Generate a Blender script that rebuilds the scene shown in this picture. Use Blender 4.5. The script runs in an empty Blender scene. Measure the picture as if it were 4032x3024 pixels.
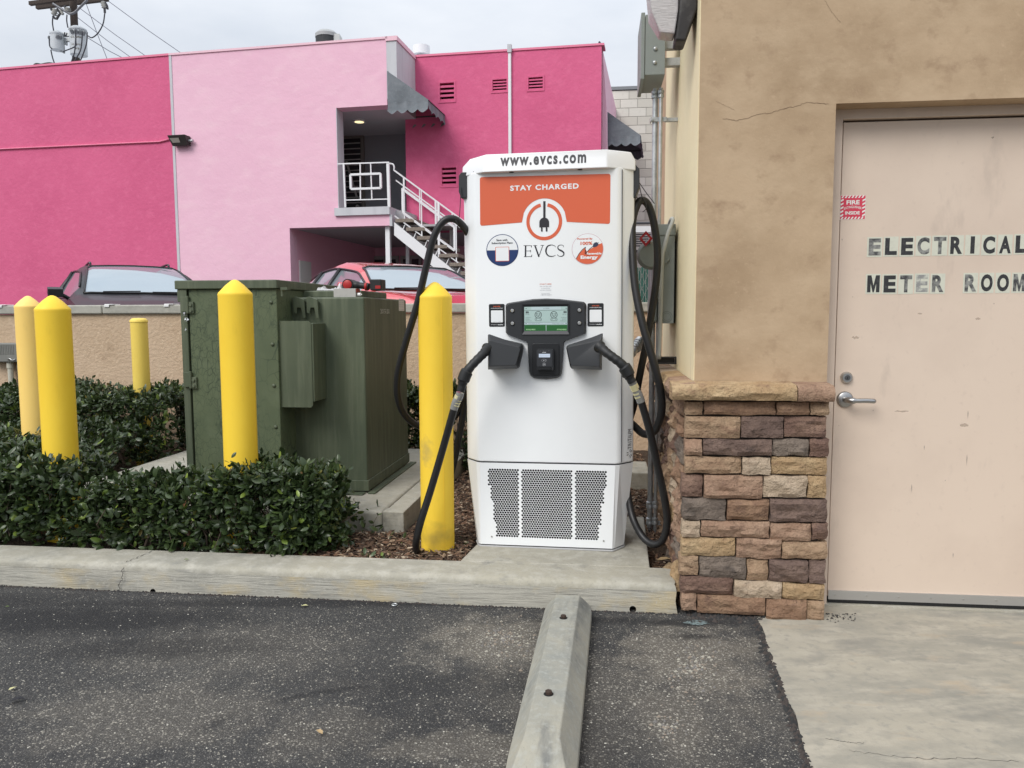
import bpy, bmesh, math, random
import numpy as np
from mathutils import Vector, Matrix, noise as mnoise
random.seed(7); RNG = np.random.default_rng(7)
C = bpy.context.scene.collection
R = math.radians

# ---------------------------------------------------------------- camera
CAMH = 1.34; FPX = 3029.5; PITCH = R(5.16); ROLL = 0.0034
cam_data = bpy.data.cameras.new('camera'); cam = bpy.data.objects.new('camera', cam_data); C.objects.link(cam)
cam_data.sensor_width = 36; cam_data.lens = 36*FPX/4032; cam_data.clip_start = .05; cam_data.clip_end = 2000
CAMM = Matrix.Translation((0, 0, CAMH)) @ Matrix.Rotation(math.pi/2-PITCH, 4, 'X') @ Matrix.Rotation(-ROLL, 4, 'Z')
cam.matrix_world = CAMM
bpy.context.scene.camera = cam

# ---------------------------------------------------------------- world, sun, exposure
SUN_EL, SUN_AZ = R(43), R(219)      # azimuth clockwise from +Y
world = bpy.data.worlds.new('World'); bpy.context.scene.world = world; world.use_nodes = True
wn = world.node_tree.nodes; wl = world.node_tree.links; wn.clear()
wo = wn.new('ShaderNodeOutputWorld'); wmix = wn.new('ShaderNodeMixShader'); wmix.inputs[0].default_value = .94
sky = wn.new('ShaderNodeTexSky'); sky.sky_type = 'NISHITA'; sky.sun_disc = False; sky.sun_elevation = SUN_EL; sky.sun_rotation = SUN_AZ
bg1 = wn.new('ShaderNodeBackground'); bg1.inputs[1].default_value = .12; wl.new(sky.outputs[0], bg1.inputs[0])
bg2 = wn.new('ShaderNodeBackground'); bg2.inputs[1].default_value = 1.0
tc = wn.new('ShaderNodeTexCoord'); sep = wn.new('ShaderNodeSeparateXYZ'); wl.new(tc.outputs['Generated'], sep.inputs[0])
# overcast: luminance rises towards the zenith (CIE overcast sky)
lum = wn.new('ShaderNodeMapRange'); lum.inputs[1].default_value = 0; lum.inputs[2].default_value = 1; lum.inputs[3].default_value = .385; lum.inputs[4].default_value = 1.155
wl.new(sep.outputs[2], lum.inputs[0])
cn = wn.new('ShaderNodeTexNoise'); cn.inputs['Scale'].default_value = 2.2; cn.inputs['Detail'].default_value = 7; cn.inputs['Roughness'].default_value = .55
cm = wn.new('ShaderNodeMapping'); cm.inputs['Scale'].default_value = (1, 1, 3.0); wl.new(tc.outputs['Generated'], cm.inputs[0]); wl.new(cm.outputs[0], cn.inputs[0])
cr = wn.new('ShaderNodeValToRGB'); cr.color_ramp.elements[0].position = .32; cr.color_ramp.elements[0].color = (.78, .84, .93, 1)
cr.color_ramp.elements[1].position = .68; cr.color_ramp.elements[1].color = (1.04, 1.07, 1.12, 1); wl.new(cn.outputs[0], cr.inputs[0])
mu = wn.new('ShaderNodeVectorMath'); mu.operation = 'SCALE'; wl.new(cr.outputs[0], mu.inputs[0]); wl.new(lum.outputs[0], mu.inputs['Scale'])
wl.new(mu.outputs[0], bg2.inputs[0]); wl.new(bg1.outputs[0], wmix.inputs[1]); wl.new(bg2.outputs[0], wmix.inputs[2]); wl.new(wmix.outputs[0], wo.inputs[0])

sd = bpy.data.lights.new('sun', 'SUN'); sd.energy = 1.5; sd.angle = R(30); sd.color = (1, .965, .91)
sun = bpy.data.objects.new('sun', sd); C.objects.link(sun)
sv = Vector((math.sin(SUN_AZ)*math.cos(SUN_EL), math.cos(SUN_AZ)*math.cos(SUN_EL), math.sin(SUN_EL)))
sun.rotation_euler = sv.to_track_quat('Z', 'Y').to_euler(); sun.location = sv*50
vs = bpy.context.scene.view_settings; vs.view_transform = 'Standard'; vs.look = 'None'; vs.exposure = .55; vs.gamma = 1; vs.use_curve_mapping = False

# ---------------------------------------------------------------- picture geometry helpers (used to find real positions)
CI = CAMM.to_3x3()
def ray(x, y):
    return (CI @ Vector(((x-2016)/FPX, -(y-1512)/FPX, -1)))
def atY(x, y, Y):            # world point seen at source pixel x,y at horizontal distance Y
    d = ray(x, y); return Vector((0, 0, CAMH)) + d*(Y/d.y)
def atZ(x, y, z):
    d = ray(x, y); return Vector((0, 0, CAMH)) + d*((z-CAMH)/d.z)
S = 1.8228
def dY(x, y, Y): return atY(x*S, y*S, Y)
def dZ(x, y, z): return atZ(x*S, y*S, z)
def zoomer(ox, oy, s): return lambda x, y: (ox+x/s, oy+y/s)
Dp = lambda x, y: (x*S, y*S)
class Frame:
    """a local frame: x along the face, y into it, z up"""
    def __init__(s, origin, yaw, tilt=0):
        s.M = Matrix.Translation(origin) @ Matrix.Rotation(R(yaw), 4, 'Z') @ Matrix.Rotation(tilt, 4, 'Y'); s.I = s.M.inverted()
    def hit(s, p, off=0):
        o = s.I @ Vector((0, 0, CAMH)); d = s.I.to_3x3() @ ray(*p)
        t = (off-o.y)/d.y; q = o+d*t; return (q.x, q.z)
    def hx(s, p, u):         # plane local x = u -> (y, z)
        o = s.I @ Vector((0, 0, CAMH)); d = s.I.to_3x3() @ ray(*p)
        t = (u-o.x)/d.x; q = o+d*t; return (q.y, q.z)

# ---------------------------------------------------------------- materials
MATS = {}
def mat(name, col, rough=.6, metal=0, var=(), bump=(), spec=.5, emit=0, blobs=(), coat=0, coord='Object', alpha=1, trans=0, ior=1.45):
    """var: (scale, (r,g,b), lo, hi, stretch(x,y,z), detail) layers; bump: (scale, strength, dist, stretch)"""
    if name in MATS: return MATS[name]
    m = bpy.data.materials.new(name); m.use_nodes = True; MATS[name] = m
    nt = m.node_tree; N = nt.nodes; L = nt.links; b = N['Principled BSDF']
    b.inputs['Roughness'].default_value = rough; b.inputs['Metallic'].default_value = metal
    b.inputs['Specular IOR Level'].default_value = spec; b.inputs['IOR'].default_value = ior
    b.inputs['Coat Weight'].default_value = coat; b.inputs['Alpha'].default_value = alpha; b.inputs['Transmission Weight'].default_value = trans
    cur = None; base = (*col, 1); b.inputs['Base Color'].default_value = base
    tcn = N.new('ShaderNodeTexCoord')
    def coords(st):
        mp = N.new('ShaderNodeMapping'); mp.inputs['Scale'].default_value = st; L.new(tcn.outputs[coord], mp.inputs[0]); return mp.outputs[0]
    for v in var:
        sc, c2, lo, hi = v[:4]; st = v[4] if len(v) > 4 else (1, 1, 1); det = v[5] if len(v) > 5 else 5; amt = v[6] if len(v) > 6 else 1
        n = N.new('ShaderNodeTexNoise'); n.inputs['Scale'].default_value = sc; n.inputs['Detail'].default_value = det; n.inputs['Roughness'].default_value = .62
        L.new(coords(st), n.inputs[0])
        mr = N.new('ShaderNodeMapRange'); mr.inputs[1].default_value = lo; mr.inputs[2].default_value = hi; mr.inputs[4].default_value = amt; L.new(n.outputs[0], mr.inputs[0])
        mx = N.new('ShaderNodeMix'); mx.data_type = 'RGBA'; L.new(mr.outputs[0], mx.inputs[0])
        if cur is None: mx.inputs[6].default_value = base
        else: L.new(cur, mx.inputs[6])
        mx.inputs[7].default_value = (*c2, 1); cur = mx.outputs[2]
    for (cx, cy, cz, rx, ry, rz, c2, soft, amt) in blobs:
        mp = N.new('ShaderNodeMapping'); mp.vector_type = 'POINT'
        mp.inputs['Location'].default_value = (-cx/rx, -cy/ry, -cz/rz); mp.inputs['Scale'].default_value = (1/rx, 1/ry, 1/rz)
        L.new(tcn.outputs[coord], mp.inputs[0])
        ln = N.new('ShaderNodeVectorMath'); ln.operation = 'LENGTH'; L.new(mp.outputs[0], ln.inputs[0])
        n = N.new('ShaderNodeTexNoise'); n.inputs['Scale'].default_value = 2.2/max(min(rx, ry), .02)*.8; n.inputs['Detail'].default_value = 6; L.new(tcn.outputs[coord], n.inputs[0])
        ad = N.new('ShaderNodeMath'); ad.operation = 'MULTIPLY_ADD'; ad.inputs[1].default_value = 1.2; L.new(n.outputs[0], ad.inputs[0]); L.new(ln.outputs['Value'], ad.inputs[2])
        mr = N.new('ShaderNodeMapRange'); mr.inputs[1].default_value = 1.5; mr.inputs[2].default_value = 1.5-soft; mr.inputs[4].default_value = amt; L.new(ad.outputs[0], mr.inputs[0])
        mx = N.new('ShaderNodeMix'); mx.data_type = 'RGBA'; L.new(mr.outputs[0], mx.inputs[0])
        if cur is None: mx.inputs[6].default_value = base
        else: L.new(cur, mx.inputs[6])
        mx.inputs[7].default_value = (*c2, 1); cur = mx.outputs[2]
    if cur is not None: L.new(cur, b.inputs['Base Color'])
    prev = None
    for bp in bump:
        sc, stg, dist = bp[:3]; st = bp[3] if len(bp) > 3 else (1, 1, 1)
        n = N.new('ShaderNodeTexNoise'); n.inputs['Scale'].default_value = sc; n.inputs['Detail'].default_value = 6; n.inputs['Roughness'].default_value = .6
        L.new(coords(st), n.inputs[0]); bn = N.new('ShaderNodeBump'); bn.inputs['Strength'].default_value = stg; bn.inputs['Distance'].default_value = dist
        L.new(n.outputs[0], bn.inputs['Height'])
        if prev: L.new(prev, bn.inputs['Normal'])
        prev = bn.outputs[0]
    if prev: L.new(prev, b.inputs['Normal'])
    if emit:
        b.inputs['Emission Strength'].default_value = emit
        if cur is not None: L.new(cur, b.inputs['Emission Color'])
        else: b.inputs['Emission Color'].default_value = base
    return m

# ---------------------------------------------------------------- mesh helpers
def catmull(pts, n=8):
    P = [Vector(p) for p in pts]; P = [P[0]*2-P[1]] + P + [P[-1]*2-P[-2]]; out = []
    for i in range(1, len(P)-2):
        a, b, c, d = P[i-1:i+3]
        for k in range(n):
            t = k/n; out.append(.5*((2*b)+(c-a)*t+(2*a-5*b+4*c-d)*t*t+(3*b-a-3*c+d)*t**3))
    out.append(P[-2]); return out
class MB:
    def __init__(s): s.v = []; s.f = []; s.m = []; s.mats = []; s.mi = 0
    def use(s, m):
        if m not in s.mats: s.mats.append(m)
        s.mi = s.mats.index(m); return s
    def add(s, vs, fs):
        o = len(s.v); s.v += [tuple(v) for v in vs]; s.f += [tuple(i+o for i in f) for f in fs]; s.m += [s.mi]*len(fs); return s
    def box(s, x0, x1, y0, y1, z0, z1):
        return s.add([(x0,y0,z0),(x1,y0,z0),(x1,y1,z0),(x0,y1,z0),(x0,y0,z1),(x1,y0,z1),(x1,y1,z1),(x0,y1,z1)],
            [(0,3,2,1),(4,5,6,7),(0,1,5,4),(1,2,6,5),(2,3,7,6),(3,0,4,7)])
    def prism(s, poly, y0, y1):          # polygon in x,z extruded along y (y0 front < y1 back); poly counter-clockwise seen from the front
        n = len(poly); vs = [(p[0], y0, p[1]) for p in poly]+[(p[0], y1, p[1]) for p in poly]
        return s.add(vs, [tuple(range(n)), tuple(range(2*n-1, n-1, -1))]+[(i, i+n, (i+1) % n+n, (i+1) % n) for i in range(n)])
    def zprism(s, poly, z0, z1):         # polygon in x,y
        n = len(poly); vs = [(p[0], p[1], z0) for p in poly]+[(p[0], p[1], z1) for p in poly]
        return s.add(vs, [tuple(range(n-1, -1, -1)), tuple(range(n, 2*n))]+[(i, (i+1) % n, (i+1) % n+n, i+n) for i in range(n)])
    def flat(s, poly, y):                # flat print facing -y
        return s.add([(p[0], y, p[1]) for p in poly], [tuple(range(len(poly)))])
    def rings(s, rs, cap=True, closed=True):
        n = len(rs[0]); vs = [p for r in rs for p in r]; fs = []
        for i in range(len(rs)-1):
            for k in range(n if closed else n-1):
                k2 = (k+1) % n; fs.append((i*n+k, i*n+k2, (i+1)*n+k2, (i+1)*n+k))
        if cap: fs += [tuple(range(n-1, -1, -1)), tuple(range((len(rs)-1)*n, len(rs)*n))]
        return s.add(vs, fs)
    def tube(s, path, r, n=10, cap=True):
        P = [Vector(p) for p in path]; rs = []; up = None
        for i, p in enumerate(P):
            t = (P[min(i+1, len(P)-1)]-P[max(i-1, 0)]).normalized()
            if up is None: up = t.orthogonal().normalized()
            up = (up-t*up.dot(t)).normalized(); sd_ = t.cross(up); rr = r[i] if hasattr(r, '__len__') else r
            rs.append([p+(up*math.cos(a)+sd_*math.sin(a))*rr for a in [2*math.pi*k/n for k in range(n)]])
        return s.rings(rs, cap)
    def cyl(s, a, b, r, n=16): return s.tube([a, b], r, n)
    def lathe(s, prof, n=32, cx=0, cy=0):
        return s.rings([[(cx+r*math.cos(2*math.pi*k/n), cy+r*math.sin(2*math.pi*k/n), z) for k in range(n)] for r, z in prof])
    def disc(s, u, v, r, y, n=32, r2=None, a0=0, a1=2*math.pi):
        r2 = r if r2 is None else r2
        return s.flat([(u+r*math.cos(a0+(a1-a0)*k/n), v+r2*math.sin(a0+(a1-a0)*k/n)) for k in range(n+(0 if abs(a1-a0) > 6.28 else 1))], y)
    def annulus(s, u, v, r, w, y, a0=0, a1=2*math.pi, n=48, asp=1):
        A = [a0+(a1-a0)*k/n for k in range(n+1)]
        vs = [(u+r*math.cos(a), y, v+r*asp*math.sin(a)) for a in A]+[(u+(r-w)*math.cos(a), y, v+(r-w)*asp*math.sin(a)) for a in A]
        return s.add(vs, [(k+n+1, k, k+1, k+n+2)[::-1][::-1] for k in range(n)])
    def line(s, pts, w, y):              # flat stroke with one width or widths
        P = [Vector((p[0], p[1])) for p in pts]; L_, R_ = [], []
        for i, p in enumerate(P):
            t = (P[min(i+1, len(P)-1)]-P[max(i-1, 0)]).normalized(); n = Vector((-t.y, t.x)); ww = (w[i] if hasattr(w, '__len__') else w)/2
            L_.append(p+n*ww); R_.append(p-n*ww)
        k = len(P); return s.add([(p.x, y, p.y) for p in R_+L_], [(i, i+1, i+1+k, i+k) for i in range(k-1)])
    def text(s, txt, u0, v0, u1, v1, y, bold=0, shear=0, sp=1.0):   # lettering fitted in a rectangle, facing -y
        cu = bpy.data.curves.new('t', 'FONT'); cu.body = txt; cu.size = 1; cu.offset = bold; cu.shear = shear; cu.space_character = sp; cu.resolution_u = 4
        o = bpy.data.objects.new('t', cu); C.objects.link(o); dg = bpy.context.evaluated_depsgraph_get()
        me = bpy.data.meshes.new_from_object(o.evaluated_get(dg)); bpy.data.objects.remove(o); bpy.data.curves.remove(cu)
        n = len(me.vertices); co = np.zeros(n*3); me.vertices.foreach_get('co', co); co = co.reshape(-1, 3)
        lo = co.min(0); hi = co.max(0); U = u0+(co[:, 0]-lo[0])/(hi[0]-lo[0])*(u1-u0); V = v0+(co[:, 1]-lo[1])/(hi[1]-lo[1])*(v1-v0)
        s.add([(U[i], y, V[i]) for i in range(n)], [tuple(p.vertices) for p in me.polygons]); bpy.data.meshes.remove(me); return s
    def warp(s, fn, start=0): s.v = s.v[:start]+[tuple(fn(*p)) for p in s.v[start:]]; return s
    def build(s, name, m=None, parent=None, smooth=False, bevel=0, seg=2, label=None, kind=None, recalc=True, auto=None):
        me = bpy.data.meshes.new(name); me.from_pydata([tuple(v) for v in s.v], [], s.f); me.update()
        for mm in (s.mats or [m]): me.materials.append(mm)
        if s.mats: me.polygons.foreach_set('material_index', s.m)
        if recalc:
            bm = bmesh.new(); bm.from_mesh(me); bmesh.ops.recalc_face_normals(bm, faces=bm.faces); bm.to_mesh(me); bm.free()
        o = bpy.data.objects.new(name, me); C.objects.link(o)
        if parent: o.parent = parent
        if smooth or auto:
            me.polygons.foreach_set('use_smooth', [True]*len(me.polygons))
            if auto: me.set_sharp_from_angle(angle=R(auto))
        if bevel:
            b = o.modifiers.new('bevel', 'BEVEL'); b.width = bevel; b.segments = seg; b.limit_method = 'ANGLE'; b.angle_limit = R(35); b.harden_normals = True
            me.polygons.foreach_set('use_smooth', [True]*len(me.polygons)); me.set_sharp_from_angle(angle=R(35))
        if label: o['label'] = label
        if kind: o['kind'] = kind
        return o
def tag(o, label, cat, group=None):
    o['label'] = label; o['category'] = cat
    if group: o['group'] = group
    return o
def thing(name, label, cat, M=None, group=None):
    o = bpy.data.objects.new(name, None); C.objects.link(o); o.empty_display_size = .1
    if M is not None: o.matrix_world = M
    return tag(o, label, cat, group)
def struct(o): o['kind'] = 'structure'; return o
def copy_thing(o, M, label, parent=None):
    c = o.copy(); C.objects.link(c); c.matrix_world = M; c['label'] = label
    for ch in o.children:
        k = ch.copy(); C.objects.link(k); k.parent = c
        for g in ch.children: q = g.copy(); C.objects.link(q); q.parent = k
    return c
def rrect(u0, v0, u1, v1, r, n=5):
    P = []
    for (cx, cz, a) in ((u1-r, v0+r, -90), (u1-r, v1-r, 0), (u0+r, v1-r, 90), (u0+r, v0+r, 180)):
        P += [(cx+r*math.cos(R(a+90*k/n)), cz+r*math.sin(R(a+90*k/n))) for k in range(n+1)]
    return P
def round_poly(P, r, n=4):
    out = []; m = len(P); P = [Vector(p) for p in P]
    for i in range(m):
        a, b, c = P[i-1], P[i], P[(i+1) % m]; d1 = (a-b); d2 = (c-b); rr = min(r, d1.length*.45, d2.length*.45)
        p0 = b+d1.normalized()*rr; p1 = b+d2.normalized()*rr
        for k in range(n+1):
            t = k/n; out.append(tuple(p0*(1-t)**2+b*2*t*(1-t)+p1*t*t))
    return out
def wall(mb, u0, u1, v0, top, holes, y0, y1):
    """wall between u0..u1 from v0 up to top(u), with rectangular holes (a,b,c,d), thickness y0..y1"""
    us = sorted({u0, u1, *[h[0] for h in holes], *[h[1] for h in holes]})
    us = [u for u in us if u0 <= u <= u1]
    for a, b in zip(us, us[1:]):
        if b-a < 1e-5: continue
        hs = sorted([h for h in holes if h[0] < (a+b)/2 < h[1]], key=lambda h: h[2]); z = v0
        for h in hs:
            if h[2] > z+1e-5: mb.prism([(a, z), (b, z), (b, h[2]), (a, h[2])], y0, y1)
            z = h[3]
        mb.prism([(a, z), (b, z), (b, top(b)), (a, top(a))], y0, y1)
# ---------------------------------------------------------------- frames
K = Frame(dZ(1180, 1315, 0), -6.8)                     # kerb: local y=0 at the kerb face
T = Frame(dZ(872, 1106, .225), -7.4)                   # transformer pad: front right corner, at pad top
G = Frame(dZ(1745, 1341, 0), -6.3)                     # stone faced building: y=0 at the stone face
_w = dZ(1385, 972, .10); W = Frame(_w, -6.5)           # low boundary wall: y=0 at its near face
B = Frame(Vector((dY(833, 300, 15.0).x, 15.0, 0)), -11)  # pink building: y=0 at the pale pink front
CH = Frame(dZ(1180, 1186, .1315), -9, -.006)           # charger: front face centre at its foot
def loc(F, p): return F.I @ Vector(p)

# ---------------------------------------------------------------- ground material with exposed aggregate
def asphalt_material():
    m = bpy.data.materials.new('worn_asphalt'); m.use_nodes = True; N = m.node_tree.nodes; L = m.node_tree.links; b = N['Principled BSDF']
    t = N.new('ShaderNodeTexCoord')
    def noise(sc, det=6, rough=.6):
        n = N.new('ShaderNodeTexNoise'); n.inputs['Scale'].default_value = sc; n.inputs['Detail'].default_value = det; n.inputs['Roughness'].default_value = rough; L.new(t.outputs['Object'], n.inputs[0]); return n.outputs[0]
    def rng(x, a, c, lo=0, hi=1):
        r = N.new('ShaderNodeMapRange'); r.inputs[1].default_value = a; r.inputs[2].default_value = c; r.inputs[3].default_value = lo; r.inputs[4].default_value = hi; L.new(x, r.inputs[0]); return r.outputs[0]
    def mix(f, a, c):
        x = N.new('ShaderNodeMix'); x.data_type = 'RGBA'
        for s_, v in ((0, f), (6, a), (7, c)):
            if isinstance(v, tuple): x.inputs[s_].default_value = (*v, 1)
            elif isinstance(v, (int, float)): x.inputs[s_].default_value = v
            else: L.new(v, x.inputs[s_])
        return x.outputs[2]
    def math_(op, a, c):
        x = N.new('ShaderNodeMath'); x.operation = op
        for i, v in enumerate((a, c)):
            if isinstance(v, (int, float)): x.inputs[i].default_value = v
            else: L.new(v, x.inputs[i])
        return x.outputs[0]
    vor = []
    for sc in (112, 270):
        v = N.new('ShaderNodeTexVoronoi'); v.inputs['Scale'].default_value = sc; v.inputs['Randomness'].default_value = 1; L.new(t.outputs['Object'], v.inputs[0]); vor.append(v)
    # wear: where the binder has gone the stones show
    patches = []
    for (px, py, rx, ry, a) in ((1080, 1385, .30, .28, 1.0), (1490, 1420, .30, .34, 1.0), (1450, 1540, .16, .26, .7), (1010, 1610, .26, .10, .8), (1360, 1520, .55, .45, .42), (700, 1580, .22, .14, .45), (330, 1540, .40, .25, .4), (500, 1400, .5, .25, .3), (1090, 1655, .2, .05, .6)):
        w_ = dZ(px, py, 0); mp = N.new('ShaderNodeMapping'); mp.inputs['Location'].default_value = (-w_.x/rx, -w_.y/ry, 0); mp.inputs['Scale'].default_value = (1/rx, 1/ry, 0); L.new(t.outputs['Object'], mp.inputs[0])
        ln = N.new('ShaderNodeVectorMath'); ln.operation = 'LENGTH'; L.new(mp.outputs[0], ln.inputs[0])
        ad = math_('ADD', ln.outputs['Value'], math_('MULTIPLY', noise(6.5, 9, .78), 3.4)); patches.append(rng(ad, 2.95, 2.25, 0, a))
    wear = patches[0]
    for p in patches[1:]: wear = math_('MAXIMUM', wear, p)
    wear = math_('MAXIMUM', wear, rng(noise(2.1, 8, .7), .52, .72, 0, .30))
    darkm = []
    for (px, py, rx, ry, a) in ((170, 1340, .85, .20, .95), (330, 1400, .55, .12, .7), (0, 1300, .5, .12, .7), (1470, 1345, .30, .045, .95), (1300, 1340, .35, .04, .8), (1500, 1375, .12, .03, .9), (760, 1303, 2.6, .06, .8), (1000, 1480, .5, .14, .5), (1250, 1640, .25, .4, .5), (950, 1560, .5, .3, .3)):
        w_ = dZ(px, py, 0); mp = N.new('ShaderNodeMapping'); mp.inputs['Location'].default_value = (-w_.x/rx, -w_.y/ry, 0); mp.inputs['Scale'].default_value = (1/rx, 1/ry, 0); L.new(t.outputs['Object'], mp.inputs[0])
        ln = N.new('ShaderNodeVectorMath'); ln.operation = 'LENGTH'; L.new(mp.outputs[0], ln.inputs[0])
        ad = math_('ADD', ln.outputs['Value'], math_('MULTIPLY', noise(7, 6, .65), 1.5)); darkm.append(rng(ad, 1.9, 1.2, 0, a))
    # tyre scuff: part of a ring
    w_ = dZ(760, 1760, 0); mp = N.new('ShaderNodeMapping'); mp.inputs['Location'].default_value = (-w_.x, -w_.y, 0); mp.inputs['Scale'].default_value = (1, 1, 0); L.new(t.outputs['Object'], mp.inputs[0])
    ln = N.new('ShaderNodeVectorMath'); ln.operation = 'LENGTH'; L.new(mp.outputs[0], ln.inputs[0])
    rad = (dZ(760, 1487, 0)-w_).length
    ring = rng(math_('ABSOLUTE', math_('SUBTRACT', ln.outputs['Value'], rad), 0), .03, .01, 0, .75); darkm.append(math_('MULTIPLY', ring, rng(noise(3.3, 6), .42, .58)))
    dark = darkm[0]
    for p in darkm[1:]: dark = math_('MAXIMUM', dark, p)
    sep1 = N.new('ShaderNodeSeparateColor'); L.new(vor[0].outputs['Color'], sep1.inputs[0])
    sep2 = N.new('ShaderNodeSeparateColor'); L.new(vor[1].outputs['Color'], sep2.inputs[0])
    binder = mix(rng(noise(1.3, 5), .35, .7), (.042, .042, .043), (.066, .065, .063)); binder = mix(rng(noise(60, 4), .4, .7, 0, .6), binder, (.026, .026, .027))
    # stone colours
    st1 = mix(sep1.outputs[0], (.13, .12, .105), (.40, .375, .32)); st2 = mix(sep2.outputs[1], (.09, .085, .08), (.33, .31, .275))
    edge1 = rng(vor[0].outputs['Distance'], .50, .36); edge2 = rng(vor[1].outputs['Distance'], .50, .35)
    thr1 = rng(wear, 0, 1, .90, .30); thr2 = rng(wear, 0, 1, .84, .22)
    on1 = math_('MULTIPLY', math_('GREATER_THAN', sep1.outputs[1], thr1), edge1); on2 = math_('MULTIPLY', math_('GREATER_THAN', sep2.outputs[2], thr2), edge2)
    col = mix(wear, binder, (.125, .112, .094)); col = mix(math_('MULTIPLY', on2, .75), col, st2); col = mix(math_('MULTIPLY', on1, .85), col, st1)
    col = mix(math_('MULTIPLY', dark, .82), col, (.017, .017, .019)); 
    L.new(col, b.inputs['Base Color']); b.inputs['Roughness'].default_value = .85; b.inputs['Specular IOR Level'].default_value = .3
    h = math_('ADD', math_('MULTIPLY', math_('SUBTRACT', 1, vor[0].outputs['Distance']), .8), math_('MULTIPLY', noise(140, 4), .8))
    h = math_('ADD', h, math_('MULTIPLY', noise(25, 6, .7), 1.3))
    bn = N.new('ShaderNodeBump'); bn.inputs['Strength'].default_value = .75; bn.inputs['Distance'].default_value = .007; L.new(h, bn.inputs['Height']); L.new(bn.outputs[0], b.inputs['Normal'])
    MATS['asphalt'] = m; return m
ASPH = asphalt_material()
CONC = mat('kerb_concrete', (.385, .36, .29), .9, var=[(1.4, (.30, .29, .25), .4, .7), (14, (.47, .45, .39), .45, .75), (90, (.27, .26, .23), .55, .8), (7, (.24, .235, .21), .58, .75, (1, 1, 5))], bump=[(70, .35, .01), (9, .3, .012), (240, .3, .004)])
CONCF = mat('kerb_face_concrete', (.43, .41, .35), .9, var=[(2.2, (.33, .32, .28), .42, .64, (1, 1, 3)), (26, (.15, .145, .13), .47, .72, (.14, .14, 5), 6, .9), (3.1, (.47, .38, .22), .50, .66, (1, 1, 2), 7, .7), (1.1, (.17, .165, .15), .58, .74, (1, 1, 2), 7, .8), (60, (.46, .44, .38), .55, .8)], bump=[(45, .5, .01, (.3, .3, 5)), (200, .4, .004)])
SLAB = mat('apron_concrete', (.37, .34, .275), .9, var=[(1.3, (.25, .24, .205), .42, .62, (1, 1.6, 1), 9), (5, (.42, .385, .315), .46, .70, (1, 2.5, 1), 8), (2.4, (.19, .185, .165), .54, .74, (1, 1.8, 1), 8), (26, (.26, .25, .215), .52, .75), (3.5, (.40, .33, .24), .58, .75, (1, 2, 1)), (150, (.30, .29, .26), .6, .8)], bump=[(60, .25, .006), (180, .25, .003)])
SOIL = mat('dark_soil', (.060, .040, .028), 1, var=[(20, (.10, .068, .045), .4, .7), (90, (.03, .021, .015), .5, .7)], bump=[(60, 1, .03)])
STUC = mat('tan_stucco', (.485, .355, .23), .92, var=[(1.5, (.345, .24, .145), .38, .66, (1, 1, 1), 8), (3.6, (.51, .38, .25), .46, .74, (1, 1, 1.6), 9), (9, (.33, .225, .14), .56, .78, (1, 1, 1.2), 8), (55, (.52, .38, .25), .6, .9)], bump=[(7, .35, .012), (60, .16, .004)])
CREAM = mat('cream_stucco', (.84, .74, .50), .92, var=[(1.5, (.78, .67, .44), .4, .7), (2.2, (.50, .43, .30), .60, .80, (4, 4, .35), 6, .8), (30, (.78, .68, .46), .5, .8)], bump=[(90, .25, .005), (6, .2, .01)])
CREAM2 = mat('wall_stucco', (.56, .42, .295), .95, var=[(2.0, (.48, .35, .235), .4, .7), (22, (.62, .48, .34), .5, .75), (4, (.35, .25, .17), .6, .78)], bump=[(34, .9, .012), (110, .4, .005)])
DOORM = mat('beige_door_paint', (.66, .54, .44), .55, var=[(1.6, (.60, .485, .395), .42, .7), (6, (.46, .375, .31), .58, .82, (1, 1, .4), 8), (30, (.56, .45, .37), .6, .9)], bump=[(160, .05, .001)])
MORTAR = mat('dark_mortar', (.075, .06, .05), 1, bump=[(60, .8, .01)])
STEEL = mat('brushed_steel', (.55, .55, .54), .32, 1, bump=[(150, .05, .001)])
GALV = mat('galvanised_steel', (.50, .52, .53), .45, .75, var=[(25, (.36, .38, .39), .4, .7)])
ALU = mat('aluminium_strip', (.60, .60, .60), .38, .9)
BLACK = mat('black_rubber', (.012, .012, .013), .55)
GREYBOX = mat('grey_enamel', (.235, .265, .255), .5, var=[(3, (.20, .225, .215), .4, .7), (40, (.27, .30, .285), .6, .8)])
DKGREY = mat('dark_recess', (.010, .010, .010), .9)

# ---------------------------------------------------------------- ground
g = MB(); g.add([(-150, -150, 0), (150, -150, 0), (150, 150, 0), (-150, 150, 0)], [(0, 1, 2, 3)])
struct(g.build('asphalt_ground', ASPH))
# far car park, a little higher, behind the low wall
g = MB().box(-60, 60, .25, 70, -.2, .32); lot = struct(g.build('car_park_ground', mat('car_park_asphalt', (.06, .06, .06), .9, var=[(30, (.10, .10, .095), .5, .7)], bump=[(80, .3, .01)]))); lot.matrix_world = W.M
# concrete apron in front of the door
corner = dZ(1638, 1343, 0); nearc = dZ(1755, 1659, 0); dv = (nearc-corner)
pts = []
for i in range(41):
    t = i/40; p = corner+dv*(t*1.9); w_ = (mnoise.noise(Vector((t*9, 0, 0)))*.018+mnoise.noise(Vector((t*55, 3, 0)))*.008)
    pts.append((p.x+w_, p.y))
ex = G.M @ Vector((8, .30, 0)); ex2 = G.M @ Vector((loc(G, corner).x, .30, 0))
poly = [(ex2.x, ex2.y)]+pts+[(ex.x, pts[-1][1]), (ex.x, ex.y)]
apron = MB().zprism(poly, -.10, .004); struct(apron.build('concrete_apron', SLAB))

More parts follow.
